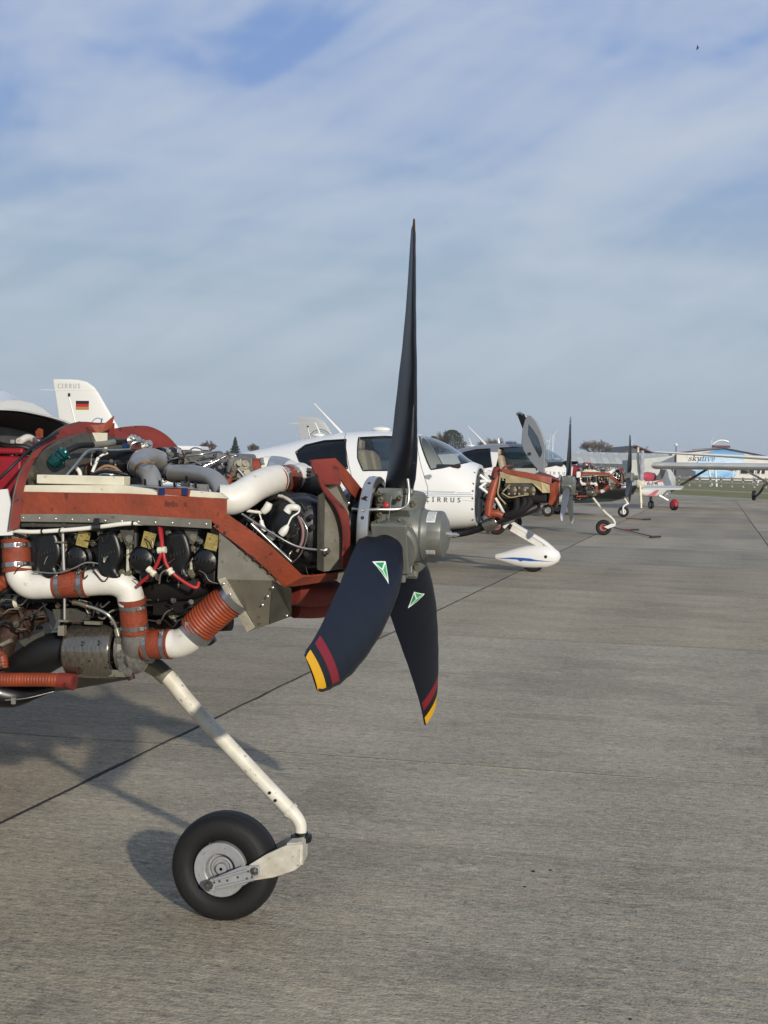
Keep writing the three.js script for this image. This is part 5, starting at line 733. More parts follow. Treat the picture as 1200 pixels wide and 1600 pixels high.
{ // --- top of the engine: filter, hoses, silver pipes, intercooler, throttle, white intake
  const f0 = A(79, 727, 0.3), f1 = A(105, 704, 0.29); const L = f0.distanceTo(f1); part(near, 'oil_filter', turned(f0, f1, [[0, 0], [0, 0.01], [L * 0.08, 0.012], [L * 0.1, 0.02], [L * 0.2, 0.022], [L * 0.5, 0.022], [L * 0.52, 0.018], [L * 0.58, 0.018], [L * 0.6, 0.023], [L * 0.68, 0.023], [L * 0.7, 0.019], [L * 0.75, 0.023], [L * 0.88, 0.023], [L * 0.9, 0.016], [L, 0.014], [L, 0]], 28), M.teal);
  pipe('fuel_hose', [[102, 706, 0.28], [122, 697, 0.24], [145, 695, 0.18]], 4.6, M.satinBlack); pipe('hose_fitting', [[145, 695, 0.18], [162, 694, 0.14], [178, 691, 0.1]], 5.2, M.tin); pipe('fuel_hose', [[178, 691, 0.1], [200, 690, 0.05], [215, 685, 0.02]], 4.6, M.satinBlack);
  pipe('fuel_line', [[103, 744, 0.36], [120, 724, 0.33], [136, 706, 0.28], [150, 702, 0.24], [175, 704, 0.15], [204, 702, 0.1]], 2.2, M.steel);
  pipe('silver_line', [[204, 702, 0.1], [206, 694, 0.1], [222, 690, 0.08], [232, 698, 0.05]], 2.6, M.steel);
  stuff(part(near, 'line_fitting', [[204, 688], [209, 686], [215, 690], [221, 693], [226, 697], [231, 695], [198, 701], [160, 702]].map(([x, y]) => hexBolt(A(x, y, 0.07), V(rr(-1, 1), rr(0, 1), 0.6), 0.01, 0.014)), M.bright)); part(near, 'blue_fitting', turned(A(195, 699, 0.1), V(0, 1, 0), [[-0.014, 0.006], [0.0, 0.006], [0, 0.009], [0.012, 0.009], [0.012, 0]], 8), M.blue);
  pipe('wire_tube', [[145, 736, 0.22], [150, 722, 0.2], [158, 712, 0.18], [168, 708, 0.16]], 1.8, M.whiteWire); pipe('ignition_sleeve', [[144, 738, 0.24], [148, 728, 0.23], [153, 716, 0.21]], 2.6, M.whiteWire); pipe('ignition_sleeve', [[118, 730, 0.2], [124, 737, 0.2], [126, 748, 0.2]], 3.4, M.whiteWire);
  part(near, 'magneto', [box(0.15, 0.075, 0.12, A(188, 722, 0.02).x, A(188, 722, 0.02).y, 0.0, 0.015), box(0.1, 0.05, 0.1, A(170, 732, 0.1).x, A(170, 732, 0.1).y, 0.1, 0.015)], M.black);
  pipe('tan_hose', [[150, 736, 0.2], [165, 728, 0.2], [180, 731, 0.19], [190, 740, 0.18]], 2.2, std({ color: srgb('#8a6a48'), roughness: 0.7 })); pipe('black_hose', [[142, 744, 0.26], [160, 737, 0.26], [185, 739, 0.26], [200, 742, 0.25]], 2.6, M.satinBlack);
  part(near, 'silver_bulb', new THREE.SphereGeometry(0.045, 20, 12).scale(1.2, 0.5, 1).translate(A(168, 742, 0.18).x, A(168, 742, 0.18).y, 0.18), M.steel);
  part(near, 'red_bracket', box(0.07, 0.05, 0.03, A(137, 735, 0.1).x, A(137, 735, 0.1).y, 0.1, 0.006), M.rubber);
  pipe('induction_elbow', [[250, 720, 0.08], [236, 716, 0.12], [222, 718, 0.17], [215, 730, 0.24]], 16.5, M.pipeSilver); pipe('induction_tube', [[216, 726, 0.24], [224, 732, 0.27], [235, 744, 0.3], [240, 768, 0.33]], 15.5, M.pipeSilver);
  pipe('rubber_tie', [[212, 742, 0.27], [214, 728, 0.32], [226, 722, 0.34], [240, 724, 0.3]], 2, std({ color: srgb('#7d5f3f'), roughness: 0.8 }));
  const cA = A(248, 717, 0.06), cB = A(278, 716, 0.0); coupling(near, cA, cB, 18, M.satinBlack, [0.25, 0.8]);
  pipe('induction_tube', [[270, 740, 0.16], [300, 741, 0.2], [326, 746, 0.25], [342, 758, 0.3], [349, 774, 0.33]], 14.5, M.pipeSilver); part(near, 'tube_end', turned(A(264, 738, 0.14), A(280, 740, 0.16), [[0, 0], [0, 0.024], [0.008, 0.0285], [0.02, 0.0285]], 24), M.pipeSilver);
  stuff(part(near, 'tie_strap', [[227, 757], [250, 759], [273, 760], [292, 752], [306, 762]].map(([x, y]) => { const p = A(x, y, 0.39); return sweep([p, p.clone().add(V(0.002, 0.014, 0.01))], 0.004, { m: 6, n: 6 }); }), M.satinBlack));
  pipe('side_rail', [[205, 760, 0.38], [245, 761, 0.38], [290, 763, 0.38], [326, 768, 0.38]], 3, M.steel); pipe('rail_fitting', [[284, 757, 0.37], [296, 756, 0.37]], 5, M.tinDark); pipe('rail_fitting', [[300, 762, 0.37], [325, 763, 0.37]], 6, M.tin);
  // intercooler box with small lines over it
  const ic = A(325, 728, -0.18); part(near, 'intercooler', [box(0.26, 0.085, 0.24, ic.x, ic.y, ic.z, 0.012), box(0.022, 0.07, 0.02, A(345, 738, -0.05).x, A(345, 738, -0.05).y, -0.05, 0.008), box(0.12, 0.02, 0.2, A(300, 712, -0.16).x, A(300, 712, -0.16).y + 0.006, -0.18, 0.006)], M.cast);
  for (const [n, pts, r] of [['fuel_line', [[245, 732, 0.1], [256, 723, 0.1], [275, 716, 0.06], [320, 709, 0.0], [345, 706, 0.0], [352, 716, 0.02]], 1.5], ['fuel_line', [[310, 723, 0.06], [330, 721, 0.05], [350, 712, 0.02], [368, 712, 0.0], [374, 720, 0]], 1.8], ['fuel_line', [[318, 729, 0.06], [338, 720, 0.04], [356, 711, 0.02]], 1.5], ['fuel_line', [[356, 736, 0.06], [357, 728, 0.05], [366, 719, 0.03], [374, 714, 0.0], [384, 719, 0]], 2.2], ['fuel_line', [[296, 722, 0.05], [306, 722, 0.07], [316, 727, 0.08]], 2.2], ['fuel_line', [[296, 704, -0.12], [302, 700, -0.12], [312, 701, -0.12], [320, 708, -0.12]], 1.3]]) pipe(n, pts, r, M.steel);
  const tb = A(376, 738, 0.02); part(near, 'throttle_body', [turned(A(364, 738, 0.02), A(392, 732, 0), [[0, 0.03], [0.01, 0.045], [0.05, 0.045], [0.06, 0.04]], 24), box(0.05, 0.07, 0.05, tb.x, tb.y + 0.01, 0.06, 0.008), box(0.03, 0.05, 0.04, tb.x - 0.02, tb.y - 0.03, 0.07, 0.006)], M.cast);
  const nb = []; for (const [x, y] of [[369, 733], [373, 727], [379, 735], [382, 727], [367, 744], [385, 741], [376, 745]]) nb.push(hexBolt(A(x, y, 0.09), V(rr(-0.5, 0.5), rr(-0.2, 0.6), 1), 0.01, 0.018)); stuff(part(near, 'throttle_bolt', nb, M.brass)); part(near, 'throttle_lever', [rod(A(356, 748, 0.1), A(385, 722, 0.1), 0.005), rod(A(372, 733, 0.11), A(384, 748, 0.11), 0.005)], M.bright);
  pipe('red_boot', [[355, 756, 0.1], [359, 747, 0.1], [365, 738, 0.1]], (t) => mix(7, 4, t), M.rubber); pipe('wire_loop', [[358, 752, 0.1], [364, 760, 0.1], [374, 760, 0.1]], 1.6, M.steel);
  coupling(near, A(386, 732, 0.0), A(416, 730, -0.02), 15.5, M.rubber, [0.18, 0.82]);
  pipe('intake_elbow', [[414, 730, -0.02], [432, 730, -0.02], [450, 735, 0.0], [462, 744, 0.04]], 18, M.pipeWhite); pipe('foil_wrap', [[424, 730, -0.01], [436, 731, -0.01], [448, 735, 0], [456, 745, 0.02]], 18.8, M.bright); 
  part(near, 'intake_pipe', sweep([A(344, 781, 0.36), A(362, 781, 0.35), A(378, 774, 0.33), A(400, 760, 0.27), A(420, 752, 0.2), A(434, 749, 0.15)], 23 * PX, { n: 50, m: 32 }), M.pipeWhite);
  coupling(near, A(430, 750, 0.17), A(455, 747, 0.08), 21, M.rubber, [0.2, 0.8]); pipe('intake_elbow', [[452, 747, 0.09], [462, 745, 0.05], [470, 742, -0.02]], 20, M.pipeWhite);
  part(near, 'foil_plate', sheet([A(462, 768, 0.08), A(459, 740, 0.08), A(466, 731, 0.06), A(466, 770, 0.06)], 0.003), M.bright);
  const al0 = A(466, 752, 0.02), al1 = A(514, 757, 0.02); const aL = al0.distanceTo(al1); const alt = part(near, 'alternator', turned(al0, al1, [[0, 0.02], [0, 0.042], [0.005, 0.046], [aL * 0.2, 0.046], [aL * 0.2, 0.044], [aL * 0.9, 0.044], [aL, 0.035]], 32), M.tinDark);
  for (const t of [0.16, 0.42]) for (let k = -1; k < 3; k++) { const p = al0.clone().lerp(al1, t), a = 1.05 + k * 0.28, q = box(0.016, 0.005, 0.006, 0, 0, 0, 0.001); q.rotateX(a).translate(p.x, p.y + Math.cos(a) * 0.0455, p.z + Math.sin(a) * 0.0455); part(alt, 'vent_slot', q, M.black); }
  // white harness and its ties, red fuel wires, grey line
  pipe('wire_harness', [[18, 829, 0.43], [48, 831, 0.44], [90, 829, 0.44], [130, 826, 0.44], [165, 822, 0.44], [200, 818, 0.44], [250, 818, 0.42]], 3.2, M.whiteWire); for (const x of [66, 94, 208]) { const p = A(x, x > 150 ? 818 : 830, 0.445); part(near, 'tie_strap', turned(p.clone().add(V(-0.002, 0, 0)), p.clone().add(V(1, 0, 0)), [[0, 0.0075], [0.004, 0.0075], [0.004, 0.005], [0, 0.005]], 14), M.satinBlack); }
  part(near, 'harness_clip', [turned(A(151, 824, 0.45), V(1, 0.1, 0), [[-0.012, 0.008], [-0.012, 0.011], [0.012, 0.011], [0.012, 0.008]], 14), box(0.014, 0.03, 0.008, A(151, 818, 0.45).x, A(151, 818, 0.45).y, 0.45)], M.satinBlack);
  pipe('red_wire', [[245, 804, 0.4], [250, 830, 0.43], [253, 857, 0.45], [247, 878, 0.45], [236, 896, 0.44], [216, 914, 0.42]], 2.6, M.redWire); pipe('red_wire', [[250, 812, 0.4], [253, 840, 0.43], [255, 860, 0.45], [260, 882, 0.45], [275, 900, 0.44], [307, 918, 0.43], [311, 910, 0.42]], 2.6, M.redWire);
  for (const [a, b, r] of [[[247, 860], [259, 859], 5], [[231, 888], [242, 898], 5], [[264, 889], [269, 897], 5]]) { const p = A(...a, 0.455), q = A(...b, 0.455), l = p.distanceTo(q); part(near, 'wire_clamp', turned(p, q, [[0, r * PX], [l * 0.35, r * PX], [l * 0.4, r * PX * 0.8], [l * 0.6, r * PX * 0.8], [l * 0.65, r * PX], [l, r * PX], [l, 0]], 16), M.cream); }
  pipe('grey_wire', [[52, 893, 0.42], [90, 895, 0.43], [115, 888, 0.43], [135, 879, 0.42], [162, 882, 0.41]], 1.2, M.steel); pipe('grey_wire', [[262, 889, 0.43], [252, 896, 0.43], [249, 912, 0.42]], 1.3, M.steel);
}
{ // --- cylinder and ignition leads behind the front seal
  const c0 = A(452, 838, 0.1); part(near, 'front_cylinder', [turned(A(468, 835, 0.26), V(0.15, 0, 1).add(A(468, 835, 0.26)), [[-0.3, 0.11], [-0.02, 0.11], [0, 0.1], [0.015, 0.075], [0.02, 0]], 36), box(0.17, 0.16, 0.16, c0.x, c0.y, 0.1, 0.03)], M.black);
  part(near, 'cylinder_base', [box(0.24, 0.04, 0.3, A(430, 778, 0).x, A(430, 778, 0).y, 0.02, 0.012), box(0.1, 0.03, 0.16, A(440, 775, 0.1).x, A(440, 775, 0.1).y, 0.12, 0.01)], M.soot);
  const rg = []; for (let k = 0; k < 4; k++) rg.push(new THREE.TorusGeometry(0.105 + k * 0.004, 0.004, 6, 48).rotateY(0.15).translate(A(468, 835, 0.24 - k * 0.014).x, A(468, 835, 0.24).y, 0.24 - k * 0.014)); part(near, 'cooling_fins', rg, M.black);
  stuff(part(near, 'cylinder_nut', [[486, 808], [488, 824], [470, 806], [412, 850], [440, 850], [450, 838], [484, 852], [478, 866], [430, 865]].map(([x, y]) => hexBolt(A(x, y, 0.29), V(0.2, 0.1, 1), 0.0062, 0.012)), M.soot));
  part(near, 'round_plug', turned(A(424, 838, 0.3), V(0.2, 0.2, 1).add(A(424, 838, 0.3)), [[0, 0.014], [0.008, 0.014], [0.008, 0]], 16), M.tin);
  const lead = (pts, r, m = M.whiteWire) => pipe('ignition_lead', pts, r, m);
  lead([[386, 798, 0.3], [400, 800, 0.3], [412, 801, 0.3]], 2.4); pipe('plug_cap', [[411, 800, 0.3], [417, 794, 0.3], [421, 786, 0.3]], (t) => 5 + 1.2 * Math.sin(t * 3), M.pipeWhite); pipe('plug_cap', [[448, 800, 0.28], [452, 794, 0.28], [462, 793, 0.28], [466, 795, 0.27]], (t) => 6.2 - 1.4 * t, M.pipeWhite);
  lead([[440, 774, 0.22], [452, 780, 0.24], [462, 788, 0.26], [468, 796, 0.28], [466, 801, 0.29], [456, 808, 0.3], [449, 822, 0.31]], 1.3); pipe('plug_boot', [[450, 821, 0.31], [444, 829, 0.31], [439, 835, 0.31]], (t) => 2.6 + 3.6 * Math.sin(t * 2.2), M.pipeWhite); pipe('plug_boot', [[408, 813, 0.3], [410, 822, 0.3], [414, 831, 0.3]], (t) => mix(3, 4.5, t), M.pipeWhite); lead([[405, 802, 0.3], [407, 808, 0.3], [409, 816, 0.3]], 1.2);
  pipe('drain_line', [[378, 803, 0.34], [420, 830, 0.33], [465, 854, 0.31], [507, 860, 0.29]], 1.9, M.steel); pipe('heat_sleeve', [[466, 806, 0.3], [473, 826, 0.3], [472, 846, 0.3], [464, 862, 0.3]], 2.4, std({ color: srgb('#7c5f5c'), roughness: 0.6 })); pipe('silver_ring', [[470, 808, 0.3], [480, 828, 0.3], [478, 846, 0.3], [468, 868, 0.3], [456, 880, 0.3]], 1.2, M.steel);
  pipe('tan_lead', [[436, 775, 0.24], [448, 779, 0.26], [460, 788, 0.27]], 2.6, M.alloy);
}
{ // --- white charge pipe low on the starboard side, turbocharger and its hoses
  const up0 = A(26, 838, 0.36), up1 = A(27, 896, 0.38); coupling(near, A(25, 843, 0.37), A(27, 894, 0.38), 22, M.rubber, [0.2, 0.78]); part(near, 'air_box_neck', turned(A(25, 824, 0.36), A(25, 846, 0.37), [[0, 0.02], [0.004, 0.03], [0.03, 0.036], [0.05, 0.036]], 28), M.tin);
  part(near, 'charge_pipe', sweep([A(28, 886, 0.38), A(32, 902, 0.38), A(46, 914, 0.38), A(68, 915, 0.38), A(94, 913, 0.38)], 20.5 * PX, { n: 44, m: 32 }), M.pipeWhite); coupling(near, A(88, 913, 0.38), A(138, 911, 0.38), 21, M.rubber, [0.16, 0.86]);
  part(near, 'charge_pipe', sweep([A(132, 911, 0.38), A(160, 909, 0.38), A(184, 911, 0.38), A(200, 922, 0.37), A(206, 943, 0.36)], 20.5 * PX, { n: 44, m: 32 }), M.pipeWhite); coupling(near, A(206, 934, 0.365), A(211, 988, 0.34), 20.5, M.rubber, [0.22, 0.8]);
  const tc = A(210, 1008, 0.3); part(near, 'compressor_housing', [turned(V(tc.x - 0.035, tc.y - 0.012, tc.z - 0.03), V(tc.x + 1, tc.y - 0.012, tc.z - 0.03), [[-0.012, 0.03], [-0.012, 0.075], [0, 0.078], [0.015, 0.07], [0.03, 0.078], [0.05, 0.07], [0.064, 0.045], [0.08, 0.043], [0.08, 0]], 36), sweep([A(211, 984, 0.34), A(209, 1004, 0.33), A(206, 1024, 0.3)], (t) => mix(20, 17, t) * PX, { m: 24 })], M.cast);
  stuff(part(near, 'housing_bolt', [[188, 1000], [189, 1022], [192, 1044], [201, 1050], [190, 985]].map(([x, y]) => hexBolt(A(x, y, 0.34), V(-0.2, 0, 1), 0.009, 0.012)), M.cast)); pipe('drain_stub', [[200, 1050, 0.3], [204, 1056, 0.3], [206, 1062, 0.3]], 6, M.rust);
  coupling(near, A(227, 1007, 0.31), A(269, 1006, 0.32), 22.5, M.rubber, [0.18, 0.82]); part(near, 'charge_pipe', sweep([A(262, 1006, 0.32), A(280, 1005, 0.32), A(298, 995, 0.325), A(310, 980, 0.33)], 22 * PX, { n: 36, m: 32 }), M.pipeWhite);
  corrugated('corrugated_hose', [[304, 986, 0.33], [318, 972, 0.335], [340, 952, 0.34], [362, 934, 0.34]], 26, 15, M.hose); { const a = A(303, 990, 0.33), b = A(311, 982, 0.33); const l = a.distanceTo(b); part(near, 'hose_clamp', turned(a, b, [[0, 0.048], [0, 0.0515], [l, 0.0515], [l, 0.048]], 36), M.band); const e = A(360, 937, 0.34), f = A(368, 930, 0.34), l2 = e.distanceTo(f); part(near, 'hose_clamp', turned(e, f, [[0, 0.048], [0, 0.053], [l2, 0.053], [l2, 0.048]], 36), M.band); const k = A(296, 976, 0.37); part(near, 'clamp_screw', box(0.024, 0.016, 0.016, k.x, k.y, k.z), M.bright); }
  pipe('hose_stub', [[318, 1000, 0.3], [326, 1002, 0.3], [334, 996, 0.3]], 7, M.black);
  // heat shield around the turbine
  const s0 = A(112, 1016, 0.3), s1 = A(184, 1018, 0.3), sL = s0.distanceTo(s1); const shl = part(near, 'heat_shield', turned(s0, s1, [[0, 0.055], [0, 0.075], [0.006, 0.079], [sL * 0.5, 0.08], [sL - 0.006, 0.079], [sL, 0.076], [sL, 0.06]], 48), M.shield);
  stuff(part(shl, 'shield_rivet', [[129, 1003], [128, 1008], [155, 1002], [154, 1007], [124, 1043], [166, 1043], [140, 1033]].map(([x, y]) => rivet(A(x, y, 0.378), V(0, y > 1020 ? -0.3 : 0.2, 1), 0.0035)), M.satinBlack)); part(shl, 'shield_seam', box(sL * 0.7, 0.003, 0.003, A(150, 1034, 0.375).x, A(150, 1034, 0.375).y, 0.372), M.soot);
  part(near, 'shield_bracket', box(0.05, 0.01, 0.02, A(146, 973, 0.34).x, A(146, 973, 0.34).y, 0.34), M.tin); part(near, 'shield_bracket', box(0.05, 0.02, 0.01, A(183, 1052, 0.34).x, A(183, 1052, 0.34).y, 0.34), M.tin);
  pipe('turbine_duct', [[20, 1048, 0.26], [50, 1034, 0.27], [80, 1018, 0.28], [116, 1010, 0.29]], (t) => 21 + 9 * Math.sin(t * 3.1), M.satinBlack); pipe('exhaust_stub', [[-10, 1052, 0.24], [10, 1050, 0.26], [34, 1046, 0.27]], 18, M.rust); pipe('exhaust_bend', [[70, 955, 0.22], [42, 968, 0.24], [14, 990, 0.26], [2, 1024, 0.26]], 18, M.rust);
  part(near, 'exhaust_flange', [turned(A(36, 966, 0.25), A(50, 960, 0.24), [[0, 0.03], [0, 0.05], [0.01, 0.05], [0.01, 0.03]], 20), box(0.012, 0.1, 0.06, A(40, 970, 0.26).x, A(40, 970, 0.26).y, 0.26)], M.rust); part(near, 'heat_tin', sheet([A(30, 1002, 0.3), A(70, 985, 0.3), A(68, 1005, 0.3), A(42, 1015, 0.3)], 0.003), M.tinDark);
  part(near, 'exhaust_tin', sheet([A(82, 952, 0.33), A(120, 950, 0.33), A(142, 962, 0.33), A(140, 972, 0.33), A(88, 972, 0.33)], 0.003), M.tinDark);
  corrugated('corrugated_hose', [[-14, 1062, 0.36], [30, 1062, 0.36], [70, 1062, 0.36], [96, 1063, 0.36]], 10.5, 24, M.hose); pipe('duct_end', [[92, 1063, 0.36], [104, 1064, 0.36], [116, 1066, 0.36]], (t) => mix(11.5, 13, t), M.rubberDark); corrugated('corrugated_hose', [[-10, 1020, 0.33], [2, 1028, 0.33], [4, 1044, 0.33]], 9, 7, M.hose); part(near, 'hose_clamp', turned(A(-4, 1034, 0.34), A(10, 1032, 0.34), [[0, 0.018], [0, 0.022], [0.02, 0.022], [0.02, 0.018]], 20), M.bright);
  part(near, 'corrugated_hose', sweep([A(-12, 920, 0.36), A(2, 912, 0.36), A(14, 900, 0.36)], (t) => 10 * PX * (0.95 + 0.08 * Math.abs(Math.sin(t * 14))), { n: 40, m: 20 }), M.hose);
  // belly: tin tray, dark scoop
  part(near, 'belly_tin', sheet([A(-40, 1096, 0.2), A(70, 1062, 0.2), A(118, 1050, 0.1), A(205, 1060, 0.0), A(120, 1075, -0.1), A(20, 1078, 0.0)], 0.004), M.tinDark); pipe('belly_scoop', [[-10, 1082, 0.3], [20, 1088, 0.28], [50, 1082, 0.24], [84, 1074, 0.2]], (t) => mix(23, 7, t), M.black); pipe('scoop_wire', [[8, 1094, 0.36], [40, 1091, 0.34], [86, 1080, 0.3]], 1, M.steel); part(near, 'scoop_clip', box(0.012, 0.02, 0.008, A(21, 1095, 0.36).x, A(21, 1095, 0.36).y, 0.36), M.bright); pipe('control_rod', [[2, 1008, 0.3], [18, 1000, 0.3]], 4, M.tin);
  // vertical rods, flex line
  pipe('support_rod', [[98, 824, 0.42], [99, 860, 0.42], [100, 891, 0.42]], 2.6, M.bright); part(near, 'rod_plate', box(0.028, 0.005, 0.02, A(95, 847, 0.42).x, A(95, 847, 0.42).y, 0.42), M.tin); pipe('support_rod', [[101, 930, 0.37], [101, 950, 0.37], [101, 968, 0.37]], 2.4, M.bright); part(near, 'rod_bracket', [box(0.02, 0.03, 0.02, A(97, 985, 0.36).x, A(97, 985, 0.36).y, 0.36), box(0.03, 0.006, 0.014, A(100, 970, 0.37).x, A(100, 970, 0.37).y, 0.37)], M.tin);
  pipe('oil_line', [[126, 944, 0.37], [150, 951, 0.37], [168, 960, 0.37], [178, 972, 0.36], [183, 985, 0.35]], 2.6, M.bright); pipe('oil_line_fitting', [[114, 941, 0.37], [122, 942, 0.37], [136, 947, 0.37]], 4.2, M.brass); pipe('line_end', [[182, 982, 0.35], [185, 994, 0.35]], 4.6, M.tin);
  pipe('blue_hose', [[10, 943, 0.3], [40, 938, 0.3], [75, 935, 0.3], [112, 938, 0.3]], 6.5, std({ color: srgb('#141c2b'), roughness: 0.7 })); part(near, 'white_tie', turned(A(24, 941, 0.3), A(40, 939, 0.3), [[0, 0.015], [0, 0.019], [0.012, 0.019], [0.012, 0.015]], 18), M.cream);
  pipe('control_line', [[228, 945, 0.3], [245, 945, 0.3], [262, 950, 0.28], [275, 957, 0.27]], 1.8, M.steel); pipe('control_line', [[272, 960, 0.27], [296, 948, 0.28], [322, 932, 0.28], [332, 915, 0.28]], 1.8, M.tinDark); stuff(part(near, 'line_fitting', [[272, 952], [276, 958], [270, 962]].map(([x, y]) => hexBolt(A(x, y, 0.28), V(0.3, 0.6, 0.7), 0.009, 0.014)), M.tin));
}
const engineParts = near.children.slice(eng0);
{ // --- nose gear of the near aircraft
  const gy = -F1.o.y, gear0 = near.children.length;
  part(near, 'nose_strut', sweep([A(224, 1030, 0), A(238, 1040, 0), A(252, 1048, 0), A(268, 1064, 0), A(290, 1092, 0), A(360, 1168, 0), A(430, 1242, 0), A(458, 1272, 0)], (t) => mix(13, 11.6, t) / 505, { n: 60, m: 26 }), M.strut);
  part(near, 'strut_foot', sweep([A(455, 1268, 0), A(464, 1278, 0), A(469, 1288, 0), A(470, 1304, 0)], (t) => mix(11, 9, t) / 505, { n: 24, m: 22 }), M.strut); part(near, 'strut_collar', turned(A(454, 1267, 0), A(458, 1271, 0), [[-0.006, 0.024], [-0.006, 0.0265], [0.006, 0.0265], [0.006, 0.022]], 24), M.strut);
  stuff(part(near, 'drain_hole', [A(421, 1239, 0.026), A(430, 1251, 0.026)].map((p) => turned(p, p.clone().add(V(0, 0, 1)), [[-0.003, 0.005], [0.0006, 0.005], [0.0002, 0]], 10)), M.satinBlack)); part(near, 'strut_cuff', sweep([A(232, 1036, 0), A(246, 1044, 0), A(262, 1058, 0)], 15.2 / 505, { n: 14, m: 24 }), M.tin);
  const wc = A(353, 1351.5, 0.0), w = sub(near, 'nose_wheel'); w.position.copy(wc); const r = (wc.y - gy) * 1.03; part(w, 'tyre', wheelGeo(r, 0.132), M.tyre); const rim = part(w, 'rim', rimGeo(r, 0.137), M.rim);
  stuff(part(w, 'rim_bolt', Array.from({ length: 6 }, (_, k) => { const a = k * 1.047 + 0.3; return hexBolt(V(Math.cos(a) * r * 0.42, Math.sin(a) * r * 0.42, 0.0585), V(0, 0, 1), 0.0018, 0.002); }), M.tinDark));
  part(near, 'fork_pivot', [turned(A(471, 1310, 0), A(470, 1200, 0), [[-0.01, 0.0], [-0.01, 0.03], [0.002, 0.033], [0.01, 0.033], [0.012, 0.02], [0.02, 0.02]], 28)], M.satinBlack);
  for (const s of [1, -1]) {
    const z = s > 0 ? 0.098 : -0.07, q = (x, y) => A(x, y, 0.0); 
    part(near, 'fork_plate', plate([q(461, 1308), q(s > 0 ? 484 : 466, 1306), q(s > 0 ? 484 : 466, 1338), q(s > 0 ? 474 : 460, 1347), q(440, 1358), q(412, 1362), q(396, 1362), q(404, 1338), q(430, 1322)], z, 0.012, 0.003), M.alloy);
    const l = [[338, 1362], [345, 1358], [395, 1337], [420, 1336], [421, 1352], [398, 1366], [348, 1376], [340, 1372]]; const pl = part(near, 'drag_link', plate(l.map(([x, y]) => q(x, y + 2)), z + s * 0.008, 0.008, 0.002), M.rim);
    if (s > 0) { stuff(part(pl, 'link_bolt', [[352, 1364], [360, 1362], [404, 1347], [411, 1345], [358, 1371], [402, 1358], [410, 1356], [372, 1361], [388, 1356]].map(([x, y]) => hexBolt(q(x, y).setZ(z + 0.008), V(0, 0, 1), 0.0026, 0.003)), M.tinDark)); part(pl, 'link_rail', [rod(q(352, 1359).setZ(z + 0.01), q(402, 1345).setZ(z + 0.01), 0.005), rod(q(356, 1372).setZ(z + 0.01), q(412, 1359).setZ(z + 0.01), 0.005)], M.rim); part(near, 'axle_nut', [turned(q(343, 1368).setZ(z), q(343, 1368).setZ(9), [[0, 0.016], [0.008, 0.016], [0.008, 0.01], [0.02, 0.009], [0.02, 0.004], [0.024, 0]], 8)], M.tinDark); part(near, 'pivot_bolt', [turned(q(413, 1347).setZ(z), q(413, 1347).setZ(9), [[0, 0.014], [0.008, 0.014], [0.008, 0.009], [0.014, 0]], 12)], M.tinDark); }
  }
  part(near, 'fork_bridge', sheet([A(484, 1307, 0).setZ(0.096), A(484, 1338, 0).setZ(0.096), A(476, 1338, 0).setZ(-0.02), A(476, 1307, 0).setZ(-0.02)], 0.008), M.alloy); part(near, 'fork_bridge', sheet([A(461, 1308, 0).setZ(0.09), A(484, 1306.5, 0).setZ(0.09), A(476, 1306.5, 0).setZ(-0.02), A(461, 1308, 0).setZ(-0.06)], 0.008), M.alloy);
  part(near, 'axle', rod(A(343, 1368, 0).setZ(-0.1), A(343, 1368, 0).setZ(0.1), 0.012), M.tin);
}
